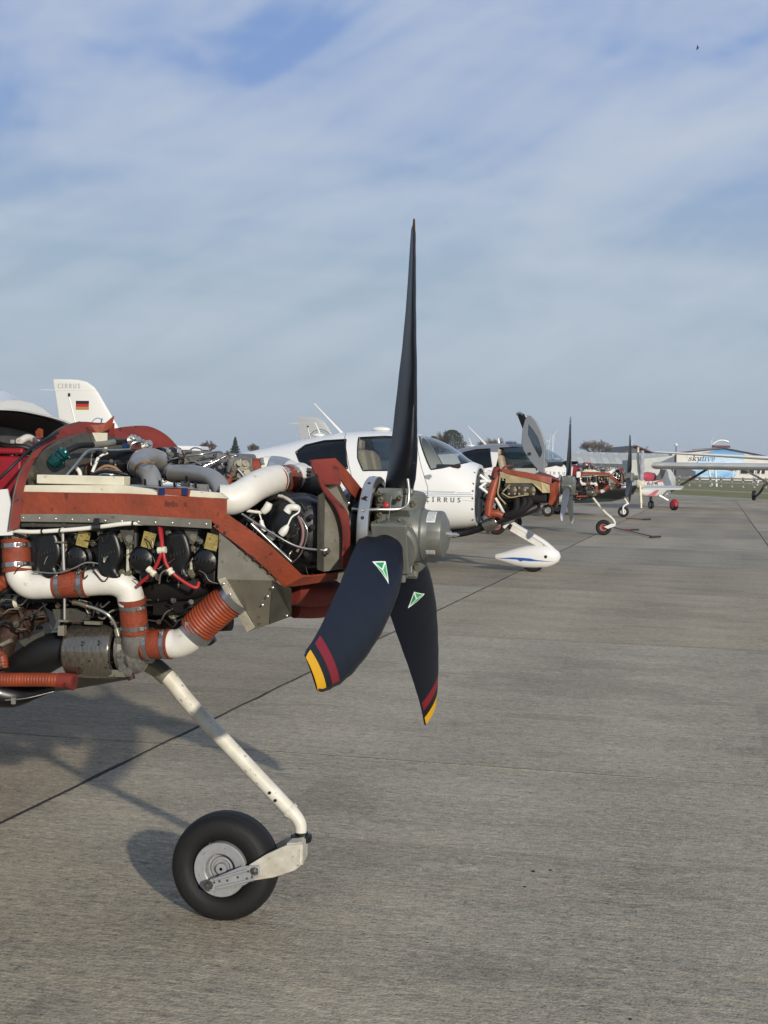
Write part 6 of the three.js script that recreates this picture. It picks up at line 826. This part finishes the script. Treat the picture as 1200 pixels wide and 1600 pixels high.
// ---------------------------------------------------------------- second aircraft of the row: white, blue stripes
const second = tag(F2.group('light_aircraft'), 'white aircraft with blue side stripes and a streamlined nose wheel fairing, second in the row', 'aircraft');
airframe(F2, second, { hull: white2, fin: fin2 });
{
  const B = (px, py, z = 0) => F2.at(px, py, z), g = second, s = 1 / 112, gy = -F2.o.y;
  const greyBlade = phys({ map: bladeTex('#5b5e62', [[0.93, 1.001, '#c9cacb'], [0.89, 0.915, '#c9cacb'], [0.915, 0.93, '#5b5e62']], false, '#0c0d0f'), roughness: 0.38, metalness: 0.25 });
  const p = propeller(g, { R: 0.98, angles: [-4, 118, 236], mat: greyBlade, blade: { chord: [0.085, 0.086, 0.09, 0.115, 0.145, 0.155, 0.155, 0.15, 0.142, 0.13, 0.112, 0.095, 0.07, 0.04], sweep: Array(14).fill(0) } });
  const hub = [turned(V(-0.09, 0, 0), V(1, 0, 0), [[0, 0.05], [0, 0.1], [0.02, 0.11], [0.17, 0.105], [0.2, 0.08], [0.2, 0.02]], 28)]; for (const a of [-4, 118, 236]) { const d = V(0, Math.cos(a * RAD), Math.sin(a * RAD)); hub.push(turned(V(0, 0, 0), d, [[0.05, 0.085], [0.13, 0.085], [0.14, 0.075], [0.14, 0.05]], 24)); hub.push(box(0.19, 0.12, 0.17, 0, 0.07, 0, 0.02).rotateX(a * RAD)); } part(p, 'hub', hub, M.hub);
  part(p, 'starter_ring', turned(V(-0.13, 0, 0), V(1, 0, 0), [[0, 0.13], [0, 0.155], [0.03, 0.155], [0.03, 0.13]], 36), M.bright); part(p, 'hub_dome', turned(V(0.1, 0, 0), V(1, 0, 0), [[0, 0.06], [0.06, 0.055], [0.08, 0.03], [0.08, 0]], 24), M.satinBlack);
  part(p, 'shaft_case', turned(V(-0.32, 0, 0), V(1, 0, 0), [[0, 0.1], [0.12, 0.1], [0.2, 0.12], [0.2, 0.06]], 28), M.tinDark);
  // engine: cream side baffle, orange seals, valve covers, hoses
  const wireTan = std({ color: srgb('#8d8460'), roughness: 0.6 }), beige = std({ map: mottle('#a3936f', '#8e7f5d', { seed: 44, metres: 0.6 }), roughness: 0.6 });
  part(g, 'side_baffle', sheet([B(781, 737, 0.42), B(782, 746, 0.42), B(790, 748, 0.42), B(790, 755, 0.42), B(832, 755, 0.42), B(847, 769, 0.4), B(860, 770, 0.36), B(860, 758, 0.36), B(845, 750, 0.42), B(820, 746, 0.42)], 0.006), beige); part(g, 'side_baffle', sheet([B(845, 751, 0.42), B(860, 756, 0.36), B(862, 770, 0.34), B(847, 770, 0.4)], 0.006), std({ color: srgb('#a8966a'), roughness: 0.6 }));
  part(g, 'side_seal', ribbon([[B(784, 737, 0.43), B(784, 732, 0.43)], [B(800, 742, 0.43), B(800, 734.5, 0.43)], [B(824, 747, 0.43), B(824, 738, 0.43)], [B(846, 752, 0.43), B(846, 743, 0.42)], [B(861, 757, 0.38), B(862, 746, 0.36)]], 0.012), M.rubber);
  part(g, 'front_seal', ribbon([[B(860, 757, 0.38), B(868, 752, 0.3)], [B(859, 775, 0.36), B(868, 772, 0.28)], [B(857, 788, 0.34), B(868, 790, 0.26)]], 0.012), M.rubber); part(g, 'front_seal', ribbon([[B(846, 743, 0.35), B(845, 738, 0.1)], [B(862, 747, 0.34), B(861, 743, 0.1)], [B(875, 752, 0.25), B(876, 751, 0.0)]], 0.012), M.rubberDark); part(g, 'front_seal', ribbon([[B(868, 752, 0.28), B(876, 753, 0.1)], [B(869, 772, 0.26), B(874, 772, 0.1)], [B(868, 790, 0.25), B(873, 786, 0.1)]], 0.01), M.rubber);
  part(g, 'aft_seal', ribbon([[B(783, 738, 0.42), B(779, 740, 0.4)], [B(790, 730, 0.3), B(785, 731, 0.3)], [B(800, 728, 0.0), B(795, 727, 0.0)], [B(806, 731, -0.3), B(802, 730, -0.3)]], 0.012), M.rubber);
  for (const x of [800, 816, 829]) { const c = B(x, 767, 0.36), m = part(g, 'valve_cover', turned(V(c.x, c.y, c.z - 0.03), V(c.x, c.y, 9), [[0, 0.075], [0.03, 0.075], [0.045, 0.055], [0.05, 0]], 18), std({ map: mottle('#5d5238', '#463d29', { seed: 45, metres: 0.1 }), roughness: 0.45, metalness: 0.5 })); stuff(part(m, 'cover_bolt', [0, 1, 2, 3].map((k) => hexBolt(V(c.x + Math.cos(k * 1.57 + 0.8) * 0.06, c.y + Math.sin(k * 1.57 + 0.8) * 0.06, c.z + 0.01), V(0, 0, 1), 0.012, 0.02)), M.bright)); }
  part(g, 'cover_rail', box(0.42, 0.05, 0.05, B(812, 758, 0.36).x, B(812, 758, 0.36).y, 0.36), M.tinDark); part(g, 'crankcase', [box(0.75, 0.3, 0.6, -0.62, -0.1, 0, 0.05), box(0.6, 0.2, 0.4, -0.7, -0.3, 0, 0.06)], M.soot);
  const T = (n, pts, r, m) => part(g, n, sweep(pts.map((q) => B(...q)), r, { n: pts.length * 8, m: 14 }), m);
  T('scat_hose', [[780, 741, 0.3], [774, 752, 0.36], [768, 772, 0.4], [764, 790, 0.42], [763, 806, 0.42]], 0.06, M.hose); T('scat_hose', [[764, 804, 0.42], [774, 802, 0.42], [785, 806, 0.4]], 0.055, M.hose); T('scat_hose', [[776, 733, 0.1], [773, 742, 0.2], [772, 752, 0.3]], 0.05, M.rubberDark);
  T('engine_mount', [[750, 742, 0.4], [760, 750, 0.38], [772, 756, 0.36]], 0.02, M.white); T('engine_mount', [[750, 752, 0.4], [772, 752, 0.36]], 0.022, M.white); T('engine_mount', [[752, 760, 0.4], [767, 748, 0.34]], 0.02, M.white); T('engine_mount', [[749, 760, 0.42], [764, 772, 0.4]], 0.02, M.white); T('engine_mount', [[774, 778, 0.38], [782, 792, 0.36], [789, 806, 0.3]], 0.022, M.pipeWhite); T('white_hose', [[757, 738, 0.3], [762, 733, 0.28], [768, 735, 0.26]], 0.016, M.whiteWire);
  for (const [a, b, c] of [[796, 790, 806], [812, 796, 818], [826, 800, 826]]) T('exhaust_pipe', [[c, 777, 0.3], [c + 2, 786, 0.34], [b + 16, 798, 0.36], [b, 806, 0.34]], 0.05, M.soot); T('exhaust_pipe', [[838, 792, 0.2], [820, 800, 0.26], [798, 807, 0.3], [776, 814, 0.3]], 0.06, M.satinBlack); T('tail_pipe', [[776, 816, 0.3], [755, 824, 0.3], [728, 832, 0.26], [700, 836, 0.26]], 0.05, M.satinBlack); T('tail_pipe', [[770, 812, 0.1], [740, 826, 0.1], [700, 832, 0.1]], 0.045, M.satinBlack);
  { const a = B(757, 825, 0.34), b = B(776, 814, 0.34), l = a.distanceTo(b); part(g, 'muffler', turned(a, b, [[0, 0.03], [0, 0.085], [0.01, 0.09], [l - 0.01, 0.09], [l, 0.085], [l, 0.03]], 28), M.shield); }
  T('yellow_wire', [[786, 768, 0.4], [792, 762, 0.4], [797, 757, 0.4]], 0.012, wireTan); T('yellow_wire', [[784, 770, 0.4], [796, 777, 0.4], [812, 775, 0.4], [826, 773, 0.4]], 0.01, wireTan); T('yellow_wire', [[782, 740, 0.4], [780, 756, 0.42], [778, 772, 0.42], [790, 788, 0.42]], 0.012, wireTan); T('lower_cowl_stay', [[860, 788, 0.2], [845, 796, 0.2], [820, 804, 0.2]], 0.02, M.tinDark);
  seedState = 555; const cl = [], wt = []; for (let i = 0; i < 46; i++) { const x = rr(752, 800), y = rr(738, 812), z = rr(0, 0.36), q = B(x, y, z), e = B(x + rr(-12, 12), y + rr(-9, 9), z + rr(-0.1, 0.1)); (i % 5 ? cl : wt).push(sweep([q, q.clone().lerp(e, 0.5).add(V(0, rr(-0.05, 0.05), 0.03)), e], rr(0.008, 0.02), { m: 6, n: 8 })); } stuff(part(g, 'hoses_and_wiring', cl, M.satinBlack)); stuff(part(g, 'pale_wiring', wt, M.whiteWire));
  seedState = 99; const rv = []; for (const [x, ys] of [[-1.28, [0.15, 0.0, -0.1, -0.2, -0.35, -0.5]]]) for (const y of ys) { const q = skin(x, 1.3, 0); let th = 0.2; while (th < 3 && skin(x, th, 0).y > y) th += 0.01; const v = skin(x, th, 0.001); rv.push(hexBolt(v, V(0, 0.1, 1), 0.012, 0.006)); } stuff(part(g, 'cowl_screw', rv, M.tinDark));
  part(g, 'door_latch', plate([B(663, 743, 0.6), B(672, 741, 0.6), B(675, 744, 0.6), B(671, 749, 0.6), B(664, 748, 0.6)], skin(-2.1, 1.35, 0).z + 0.004, 0.008), M.silver);
  // nose leg with fairing and pointed wheel pant
  const leg = [B(793, 812, 0), B(810, 824, 0), B(850, 848, 0), B(866, 862, 0)]; part(g, 'nose_leg', sweep(leg, (t) => mix(0.055, 0.075, t), { n: 40, m: 18, flat: 0.55 }), M.white); part(g, 'leg_fairing', sheet([B(803, 817, 0.03), B(845, 844, 0.03), B(850, 855, 0.03), B(838, 853, 0.03), B(797, 829, 0.03)], 0.05), std({ map: mottle('#d5d2ca', '#c4c1b8', { seed: 46, metres: 0.4 }), roughness: 0.5 })); part(g, 'leg_pivot', [turned(B(793, 818, 0.05), V(0.6, 1, 0), [[-0.08, 0.025], [0.1, 0.025], [0.1, 0.04], [0.13, 0.04], [0.13, 0]], 14)], M.white);
  const sec = [[774, 866, 874], [778, 865, 876], [790, 862, 880], [805, 857, 885], [822, 853, 888], [840, 851, 888.5], [856, 852, 887], [866, 857, 883], [873, 862, 878], [875.5, 868, 872]], pos = [], idx = [], K = 24; sec.forEach(([px, t, b], i) => { const a = B(px, t, 0.03), c = B(px, b, 0.03), my = (a.y + c.y) / 2, hy = (a.y - c.y) / 2, hz = [0.03, 0.045, 0.075, 0.1, 0.12, 0.125, 0.115, 0.09, 0.06, 0.02][i]; for (let k = 0; k < K; k++) { const q = k / K * 6.283, cc = Math.cos(q), sn = Math.sin(q); pos.push(a.x, my + Math.sign(cc) * Math.pow(Math.abs(cc), 0.85) * hy, Math.sign(sn) * Math.pow(Math.abs(sn), 0.85) * hz); } }); for (let i = 0; i < sec.length - 1; i++) for (let k = 0; k < K; k++) { const a = i * K + k, b = i * K + (k + 1) % K; idx.push(a, b, a + K, b, b + K, a + K); } for (const e of [0, sec.length - 1]) for (let k = 1; k < K - 1; k++) idx.push(e * K, e * K + k, e * K + k + 1);
  const pg = new THREE.BufferGeometry(); pg.setAttribute('position', new THREE.Float32BufferAttribute(pos, 3)); pg.setIndex(idx); const pant = part(g, 'wheel_pant', toCreasedNormals(pg, 1.2), M.white);
  const zP = 0.118; const flash = new THREE.Shape(); [[776, 873], [800, 871], [815, 871.5], [828, 872.5], [838, 875], [866, 878], [840, 877], [828, 877], [818, 876], [813, 877.5], [808, 874.5], [790, 873.5]].forEach(([a, b], i) => { const q = B(a, b, zP); i ? flash.lineTo(q.x, q.y) : flash.moveTo(q.x, q.y); }); const fb = brush(clean(new THREE.ExtrudeGeometry(flash, { depth: 0.3, bevelEnabled: false }).translate(0, 0, 0))), pb = brush(clean(pg.clone().scale(1, 1, 1.02))); 
  part(pant, 'blue_flash', (() => { const gg = ev.evaluate(pb, fb, INTERSECTION).geometry; return gg; })(), std({ color: srgb('#27509a'), roughness: 0.4 })); part(pant, 'pant_screw', [hexBolt(B(852.5, 870, 0.115), V(0, 0, 1), 0.016, 0.012)], M.satinBlack);
  const wx = B(833, 872, 0).x; wheel(g, 'nose_wheel', V(wx, gy + 0.178, 0), 0.178, 0.13, M.rim);
}
// ---------------------------------------------------------------- third aircraft: silver roof, door up, same bare engine as the near one
const third = tag(F3.group('light_aircraft'), 'silver and white aircraft with its cabin door raised and engine bare, third in the row', 'aircraft');
airframe(F3, third, { hull: silver3, fin: fin3, finDrop: 0.16, open: true, wingMat: M.white, rim: std({ color: srgb('#8b4a44'), roughness: 0.5 }) });
{
  for (const c of engineParts) third.add(c.clone());
  const C = (px, py, z = 0) => F3.at(px, py, z), g = third, gy = -F3.o.y;
  const mat = phys({ map: bladeTex('#15161a', [[0.93, 1.001, '#3a3c42']], false), roughness: 0.4 }), p = propeller(g, { R: 0.97, angles: [-3, 117, 237], mat });
  part(p, 'hub', [turned(V(-0.1, 0, 0), V(1, 0, 0), [[0, 0.05], [0, 0.11], [0.2, 0.1], [0.22, 0.05], [0.3, 0.05], [0.31, 0]], 24), box(0.2, 0.22, 0.22, 0, 0, 0, 0.05)], M.hub); part(p, 'starter_ring', turned(V(-0.14, 0, 0), V(1, 0, 0), [[0, 0.13], [0, 0.165], [0.035, 0.165], [0.035, 0.13]], 30), M.bright);
  // raised door: outer skin, frame, window; hinged at the roof and front
  const D = (px, py, z) => C(px, py, z), dm = phys({ color: srgb('#787b7e'), roughness: 0.4, metalness: 0.3 }), dz = 0.75; const door = part(g, 'raised_door', (() => { const s = new THREE.Shape(), q = [[823, 650], [830, 651], [838, 660], [846, 676], [852, 696], [851, 716], [850, 741], [843, 735], [829, 719], [819, 703], [816, 692], [818, 670], [821, 659]], h = [[826.5, 663], [833, 671], [841, 683], [847, 701], [847.5, 708], [844, 716], [834, 698], [825.5, 679]]; q.forEach(([a, b], i) => { const v = D(a, b, dz); i ? s.lineTo(v.x, v.y) : s.moveTo(v.x, v.y); }); const ho = new THREE.Path(); h.forEach(([a, b], i) => { const v = D(a, b, dz); i ? ho.lineTo(v.x, v.y) : ho.moveTo(v.x, v.y); }); s.holes.push(ho); return new THREE.ExtrudeGeometry(s, { depth: 0.05, bevelEnabled: true, bevelThickness: 0.015, bevelSize: 0.015, bevelSegments: 3 }).translate(0, 0, dz); })(), dm);
  part(door, 'door_window', plate([[826, 661.5], [834, 671], [842, 683], [848, 701], [848.5, 709], [844, 718], [833, 699], [824.5, 679]].map(([a, b]) => D(a, b, dz)), dz + 0.03, 0.006), M.greyGlass); part(door, 'door_skin', ribbon([[D(808, 646, 0.6), D(820, 677, 0.62)], [D(812, 644.5, 0.75), D(821, 668, 0.75)], [D(819, 648, 0.85), D(823, 656, 0.8)]], 0.02), M.dark); part(door, 'door_edge', sweep([D(808, 647, 0.62), D(812, 645, 0.72), D(818, 648, 0.8), D(823, 652, 0.8)], 0.03, { m: 8 }), M.silver); part(door, 'door_handle', box(0.06, 0.06, 0.03, D(828, 709, 0.78).x, D(828, 709, 0.78).y, 0.84), M.dark); part(door, 'door_strut', rod(C(839, 735, 0.55), C(822, 700, 0.74), 0.014), M.dark);
  part(g, 'nose_strut', sweep([C(926, 777, 0), C(932, 785, 0), C(945, 800, 0), C(958, 812, 0), C(961, 818, 0)], 0.028, { m: 12 }), M.strut); part(g, 'fork_plate', plate([C(944, 823, 0), C(956, 818, 0), C(962, 818, 0), C(961, 822, 0), C(950, 826, 0)], 0.1, 0.02), M.white); part(g, 'fork_plate', plate([C(944, 823, 0), C(956, 818, 0), C(962, 818, 0), C(961, 822, 0), C(950, 826, 0)], -0.08, 0.02), M.white); wheel(g, 'nose_wheel', V(C(943, 824, 0).x, gy + 0.178, 0), 0.178, 0.13, std({ color: srgb('#8b4a44'), roughness: 0.5 }));
  part(g, 'roof_aerial', rod(V(-3.0, 0.73, 0), V(-3.02, 0.84, 0), 0.03, 0.02), M.white);
}
// ---------------------------------------------------------------- fourth aircraft: dark belly, propeller wrapped in pale cloth
const fourth = tag(F4.group('light_aircraft'), 'grey and black aircraft whose propeller is wrapped in pale cloth, fourth in the row', 'aircraft');
airframe(F4, fourth, { hull: dark4, fin: fin3, wingMat: M.silver });
{
  const g = fourth, gy = -F4.o.y, C = (px, py, z = 0) => F4.at(px, py, z);
  const cowlS = [[-1.25, -0.62, 0.27, 0.5], [-0.9, -0.6, 0.24, 0.47], [-0.5, -0.5, 0.18, 0.4], [-0.2, -0.34, 0.14, 0.28], [-0.12, -0.2, 0.1, 0.16]], pos = [], idx = [], uv = [], K = 28; cowlS.forEach(([x, b, t, w]) => { for (let k = 0; k <= K; k++) { const a = k / K * 6.283, y = (b + t) / 2 + Math.cos(a) * (t - b) / 2; pos.push(x, y, Math.sin(a) * w); uv.push(...hullUV(x, y, 1)); } }); for (let i = 0; i < cowlS.length - 1; i++) for (let k = 0; k < K; k++) { const a = i * (K + 1) + k, b = a + K + 1; idx.push(a, b, a + 1, b, b + 1, a + 1); } const cg = new THREE.BufferGeometry(); cg.setAttribute('position', new THREE.Float32BufferAttribute(pos, 3)); cg.setAttribute('uv', new THREE.Float32BufferAttribute(uv, 2)); cg.setIndex(idx); cg.computeVertexNormals(); part(g, 'cowling', cg, dark4);
  const p = sub(g, 'propeller'), cloth = std({ map: mottle('#cfc8b4', '#b3ac98', { seed: 48, metres: 0.3, stretch: 2 }), roughness: 0.9 }), cloth2 = std({ map: mottle('#a9aab2', '#8f9098', { seed: 49, metres: 0.3 }), roughness: 0.9 });
  const sl = (pts, r, m) => { let i = 0; const q = pts.map((k) => C(...k)), gg = sweep(q, (t) => r * (0.8 + 0.25 * Math.sin(t * 19 + r * 90) * 0.5 + 0.3 * Math.sin(t * 3.1)), { n: 40, m: 14, flat: 0.6 }); part(p, 'blade_cover', gg, m); };
  sl([[1001, 756, 0.05], [999, 740, 0.05], [997, 715, 0.05], [997, 699, 0.05]], 0.075, cloth); sl([[1002, 752, 0.1], [1003, 735, 0.2], [1004, 704, 0.3]], 0.065, cloth2); sl([[1000, 756, 0.1], [1001, 775, 0.12], [1002, 794, 0.14]], 0.07, std({ map: mottle('#e0d9c2', '#c9c1a8', { seed: 50, metres: 0.3 }), roughness: 0.9 })); part(p, 'hub_cover', new THREE.SphereGeometry(0.17, 20, 14).scale(1, 1.1, 1), cloth);
  part(g, 'nose_strut', sweep([C(967, 767, 0), C(975, 778, 0), C(982, 788, 0)], 0.035, { m: 10 }), M.strut); part(g, 'fork', sweep([C(974, 803, 0.1), C(974, 792, 0.1), C(980, 787, 0.06), C(978, 786, 0)], 0.03, { m: 8 }), M.white); wheel(g, 'nose_wheel', V(C(974, 802, 0).x, gy + 0.18, 0), 0.18, 0.14, M.white);
}
// ---------------------------------------------------------------- high-wing aircraft beyond
{
  const D = 58, o = onGround(1030, 797), F = new Frame(V(o.x, 0, o.z), 60 * RAD), g = tag(F.group('high_wing_aircraft'), 'white high-wing aircraft with pink nose panels and a red covered wheel', 'aircraft'), Wd = (px, py, d = D) => at(px, py, d).sub(F.o).applyQuaternion(F.qi);
  const pink = std({ map: mottle('#b04a58', '#99414e', { seed: 52, metres: 0.8 }), roughness: 0.5 }), wht = M.white;
  const ringL = (secs) => { const K = 20, pos = [], idx = []; secs.forEach(([px, t, b, w, d]) => { for (let k = 0; k < K; k++) { const a = k / K * 6.283, c = Math.cos(a), s = Math.sin(a), v = Wd(px, (t + b) / 2 - c * (b - t) / 2, D + d).add(V(0, 0, 0)); const n = V(1, 0, 0.0).applyQuaternion(F.qi); const side = V(0.35, 0, -0.94).applyQuaternion(F.qi); v.addScaledVector(side, Math.sign(s) * Math.pow(Math.abs(s), 0.8) * w); pos.push(v.x, v.y, v.z); } }); for (let i = 0; i < secs.length - 1; i++) for (let k = 0; k < K; k++) { const a = i * K + k, b = i * K + (k + 1) % K; idx.push(a, a + K, b, b, a + K, b + K); } for (const e of [0, secs.length - 1]) for (let k = 1; k < K - 1; k++) idx.push(e * K, e * K + k, e * K + k + 1); const q = new THREE.BufferGeometry(); q.setAttribute('position', new THREE.Float32BufferAttribute(pos, 3)); q.setIndex(idx); return toCreasedNormals(q, 1); };
  part(g, 'fuselage', ringL([[1003, 752, 774, 0.35, -0.6], [1010, 751, 776, 0.5, -0.4], [1022, 750, 776, 0.55, 0], [1036, 732, 775, 0.55, 0.6], [1046, 731, 772, 0.5, 1.4], [1052, 740, 768, 0.3, 3.4], [1055, 745, 762, 0.12, 5]]), wht);
  part(g, 'cowling', ringL([[1003, 739, 752, 0.3, -0.6], [1012, 737, 753, 0.46, -0.35], [1022, 739, 753, 0.52, 0], [1027, 747, 753, 0.5, 0.2]]), pink); part(g, 'windshield', sheet([Wd(1025, 749, D - 0.55), Wd(1033, 734, D - 0.3), Wd(1040, 734, D + 0.4), Wd(1034, 750, D + 0.2)], 0.03), phys({ color: srgb('#5d6668'), roughness: 0.08 }));
  for (const [x0, y0, x1, y1] of [[1012, 763, 1030, 775], [1024, 748, 1036, 753]]) part(g, 'pink_stripe', sheet([Wd(x0, y1, D - 0.62), Wd(x1, y0, D - 0.52), Wd(x1, y0 + 3, D - 0.52), Wd(x0 + 10, y1, D - 0.56)], 0.02), pink);
  { const f = await new FontLoader().loadAsync('fonts/droid/droid_sans_bold.typeface.json'); const tx = new TextGeometry('A-ETI', { font: f, size: 0.13, depth: 0.012, curveSegments: 3 }); const p = at(1011, 757.5, D - 0.72).sub(F.o).applyQuaternion(F.qi); tx.rotateY(F.yaw - 0.1).translate(p.x, p.y, p.z); part(g, 'registration', tx, M.tinDark); }
  const wing = (a, b, c, d, th, name, m = wht) => part(g, name, sheet([a, b, c, d], th), m); part(g, 'wing', (() => { const a = at(1030, 722, D).sub(F.o).applyQuaternion(F.qi), b = at(1225, 724, D - 3).sub(F.o).applyQuaternion(F.qi), n = b.clone().sub(a), k = V(0, 0, 0); const secs = [0, 0.5, 1]; const s2 = V(-n.z, 0, n.x).normalize().multiplyScalar(0.78), h = 0.13, ps = [], ix = [], K = 16; secs.forEach((t) => { const c = a.clone().addScaledVector(n, t).add(V(0, -0.15, 0)); for (let i = 0; i < K; i++) { const q = i / K * 6.283; const v = c.clone().addScaledVector(s2, Math.cos(q)).add(V(0, Math.sin(q) * h * (1 + 0.5 * Math.cos(q)), 0)); ps.push(v.x, v.y, v.z); } }); for (let i = 0; i < 2; i++) for (let j = 0; j < K; j++) { const p = i * K + j, q = i * K + (j + 1) % K; ix.push(p, p + K, q, q, p + K, q + K); } for (const e of [0, 2]) for (let j = 1; j < K - 1; j++) ix.push(e * K, e * K + j, e * K + j + 1); const q = new THREE.BufferGeometry(); q.setAttribute('position', new THREE.Float32BufferAttribute(ps, 3)); q.setIndex(ix); return toCreasedNormals(q, 0.9); })(), std({ map: mottle('#b9bab6', '#a9aaa6', { seed: 53, metres: 1.5 }), roughness: 0.45 }));
  part(g, 'wing_strut', rod(Wd(1105, 733, D - 1), Wd(1048, 768, D), 0.05), M.tinDark); part(g, 'tailplane', sheet([Wd(1000, 764, D - 3), Wd(1064, 764, D - 3), Wd(1068, 760.5, D - 2.4), Wd(1000, 759.5, D - 2.4)], 0.07), std({ color: srgb('#b9bbb8'), roughness: 0.45 })); part(g, 'nose_leg', rod(Wd(1017, 774, D), Wd(1017, 786, D), 0.06), M.satinBlack);
  const wf = (px, py, r, w, m) => { const q = onGround(px, py), c = q.clone().sub(F.o).applyQuaternion(F.qi); const t = sub(g, m ? 'main_wheel' : 'nose_wheel'); t.position.set(c.x, r, c.z); t.rotation.y = F.yaw - 1.25; part(t, 'tyre', wheelGeo(r, w), M.tyre); part(t, 'rim', rimGeo(r, w), M.rim); if (m) part(t, 'wheel_cover', new THREE.SphereGeometry(1, 20, 14, 0, 6.283, 0, 1.75).scale(r * 1.08, r * 1.15, w * 0.8), m); };
  wf(1017, 795, 0.17, 0.13); wf(1053, 797.5, 0.21, 0.2, std({ map: mottle('#a3202c', '#861a25', { seed: 54, metres: 0.4 }), roughness: 0.6 })); part(g, 'main_leg', rod(Wd(1030, 774, D), Wd(1044, 782, D), 0.05), wht);
}
{
  const D = 80, o = onGround(1215, 783), F = new Frame(V(o.x, 0, o.z), 0.2), g = tag(F.group('high_wing_aircraft'), 'white high-wing aircraft at the right edge with long tapering wing over the fence', 'aircraft'), W = (px, py, d = D) => at(px, py, d).sub(F.o).applyQuaternion(F.qi);
  const pr = (a, ra, ha, b, rb, hb) => { const K = 18, ps = [], ix = [], n = b.clone().sub(a), s2 = V(-n.z, 0, n.x).normalize(); [[a, ra, ha], [a.clone().lerp(b, 0.5), (ra + rb) / 2, (ha + hb) / 2], [b, rb, hb]].forEach(([c, r, h]) => { for (let i = 0; i < K; i++) { const q = i / K * 6.283, v = c.clone().addScaledVector(s2, Math.cos(q) * r).add(V(0, Math.sin(q) * h * (1 + 0.4 * Math.cos(q)), 0)); ps.push(v.x, v.y, v.z); } }); for (let i = 0; i < 2; i++) for (let j = 0; j < K; j++) { const p = i * K + j, q = i * K + (j + 1) % K; ix.push(p, p + K, q, q, p + K, q + K); } for (const e of [0, 2]) for (let j = 1; j < K - 1; j++) ix.push(e * K, e * K + j, e * K + j + 1); const g2 = new THREE.BufferGeometry(); g2.setAttribute('position', new THREE.Float32BufferAttribute(ps, 3)); g2.setIndex(ix); return toCreasedNormals(g2, 0.9); };
  part(g, 'wing', pr(W(1023, 706.5, D + 1), 0.5, 0.05, W(1240, 718, D), 0.85, 0.13), M.white); part(g, 'wing_strut', rod(W(1163, 734), W(1222, 766), 0.06), M.tinDark); part(g, 'fuselage', pr(W(1214, 742, D + 3), 0.35, 0.5, W(1300, 752, D - 1), 0.6, 0.75), M.white); const q = onGround(1178, 782), c = q.clone().sub(F.o).applyQuaternion(F.qi);
  part(g, 'main_leg', sweep([c.clone().add(V(0.1, 0.25, 0)), W(1190, 766), W(1196, 757), W(1210, 755)], 0.07, { m: 10 }), M.satinBlack); const t = sub(g, 'main_wheel'); t.position.set(c.x, 0.3, c.z); t.rotation.y = 1.35; part(t, 'tyre', wheelGeo(0.3, 0.2), M.tyre); part(t, 'rim', rimGeo(0.3, 0.2), M.rim);
}
// ---------------------------------------------------------------- small things
{
  const red = std({ color: srgb('#7c1f22'), roughness: 0.5 });
  const bar = (pts, label) => { const q = pts.map(([a, b]) => onGround(a, b, 0.035)), g = new THREE.Group(); g.name = numbered('tow_bar'); g.position.copy(q[0]).setY(0); scene.add(g); tag(g, label, 'tow bar'); const l = q.map((v) => v.clone().sub(g.position)); part(g, 'bar', [rod(l[0], l[1], 0.014), ...(l[2] ? [rod(l[0].clone().lerp(l[1], 0.25), l[2], 0.013)] : [])], red); part(g, 'handle', rod(l[1].clone().add(V(-0.12, 0, 0.04)), l[1].clone().add(V(0.14, 0.01, -0.04)), 0.022), M.satinBlack); if (l[2]) part(g, 'handle', rod(l[2].clone().add(V(-0.1, 0, 0)), l[2].clone().add(V(0.1, 0.01, 0)), 0.022), M.satinBlack); };
  bar([[959, 824], [1023, 839], [992, 828]], 'forked red tow bar lying by the nose wheel of the silver aircraft'); bar([[978, 810], [1010, 811.5]], 'single red tow bar lying by the nose wheel of the black-bellied aircraft');
  seedState = 808; const bits = []; for (let i = 0; i < 14; i++) { const p = i < 4 ? onGround(...[[820, 1386], [833, 1362], [860, 1360], [985, 1593]][i]) : onGround(rr(300, 1200), rr(960, 1590)), r = i < 4 ? rr(0.0035, 0.0055) : rr(0.001, 0.0025), g = new THREE.IcosahedronGeometry(r, 1); g.scale(rr(0.8, 1.8), rr(0.4, 0.7), rr(0.8, 1.3)).rotateY(rr(0, 3)); bits.push(g.translate(p.x, r * 0.3, p.z)); }
  const gr = part(scene, 'debris', bits, M.soot); tag(gr, 'scattered dark crumbs of dirt on the open concrete', 'debris'); stuff(gr);
  const b = at(1090, 75, 60), bd = new THREE.Group(); bd.name = 'bird'; bd.position.copy(b); scene.add(bd); tag(bd, 'small dark bird high in the sky at upper right', 'bird'); part(bd, 'body', [new THREE.SphereGeometry(0.03, 12, 8).scale(1.6, 0.8, 0.8), new THREE.SphereGeometry(0.018, 10, 8).translate(0.055, 0.012, 0)], M.dark); part(bd, 'wing', sheet([V(0.03, 0.01, 0), V(-0.03, 0.01, 0), V(-0.04, 0.1, 0.06), V(0.0, 0.09, 0.06)], 0.006), M.dark); part(bd, 'wing', sheet([V(0.03, -0.0, 0), V(-0.03, 0.0, 0), V(-0.05, -0.07, -0.06), V(-0.01, -0.06, -0.06)], 0.006), M.dark);
}
renderer.render(scene, camera);
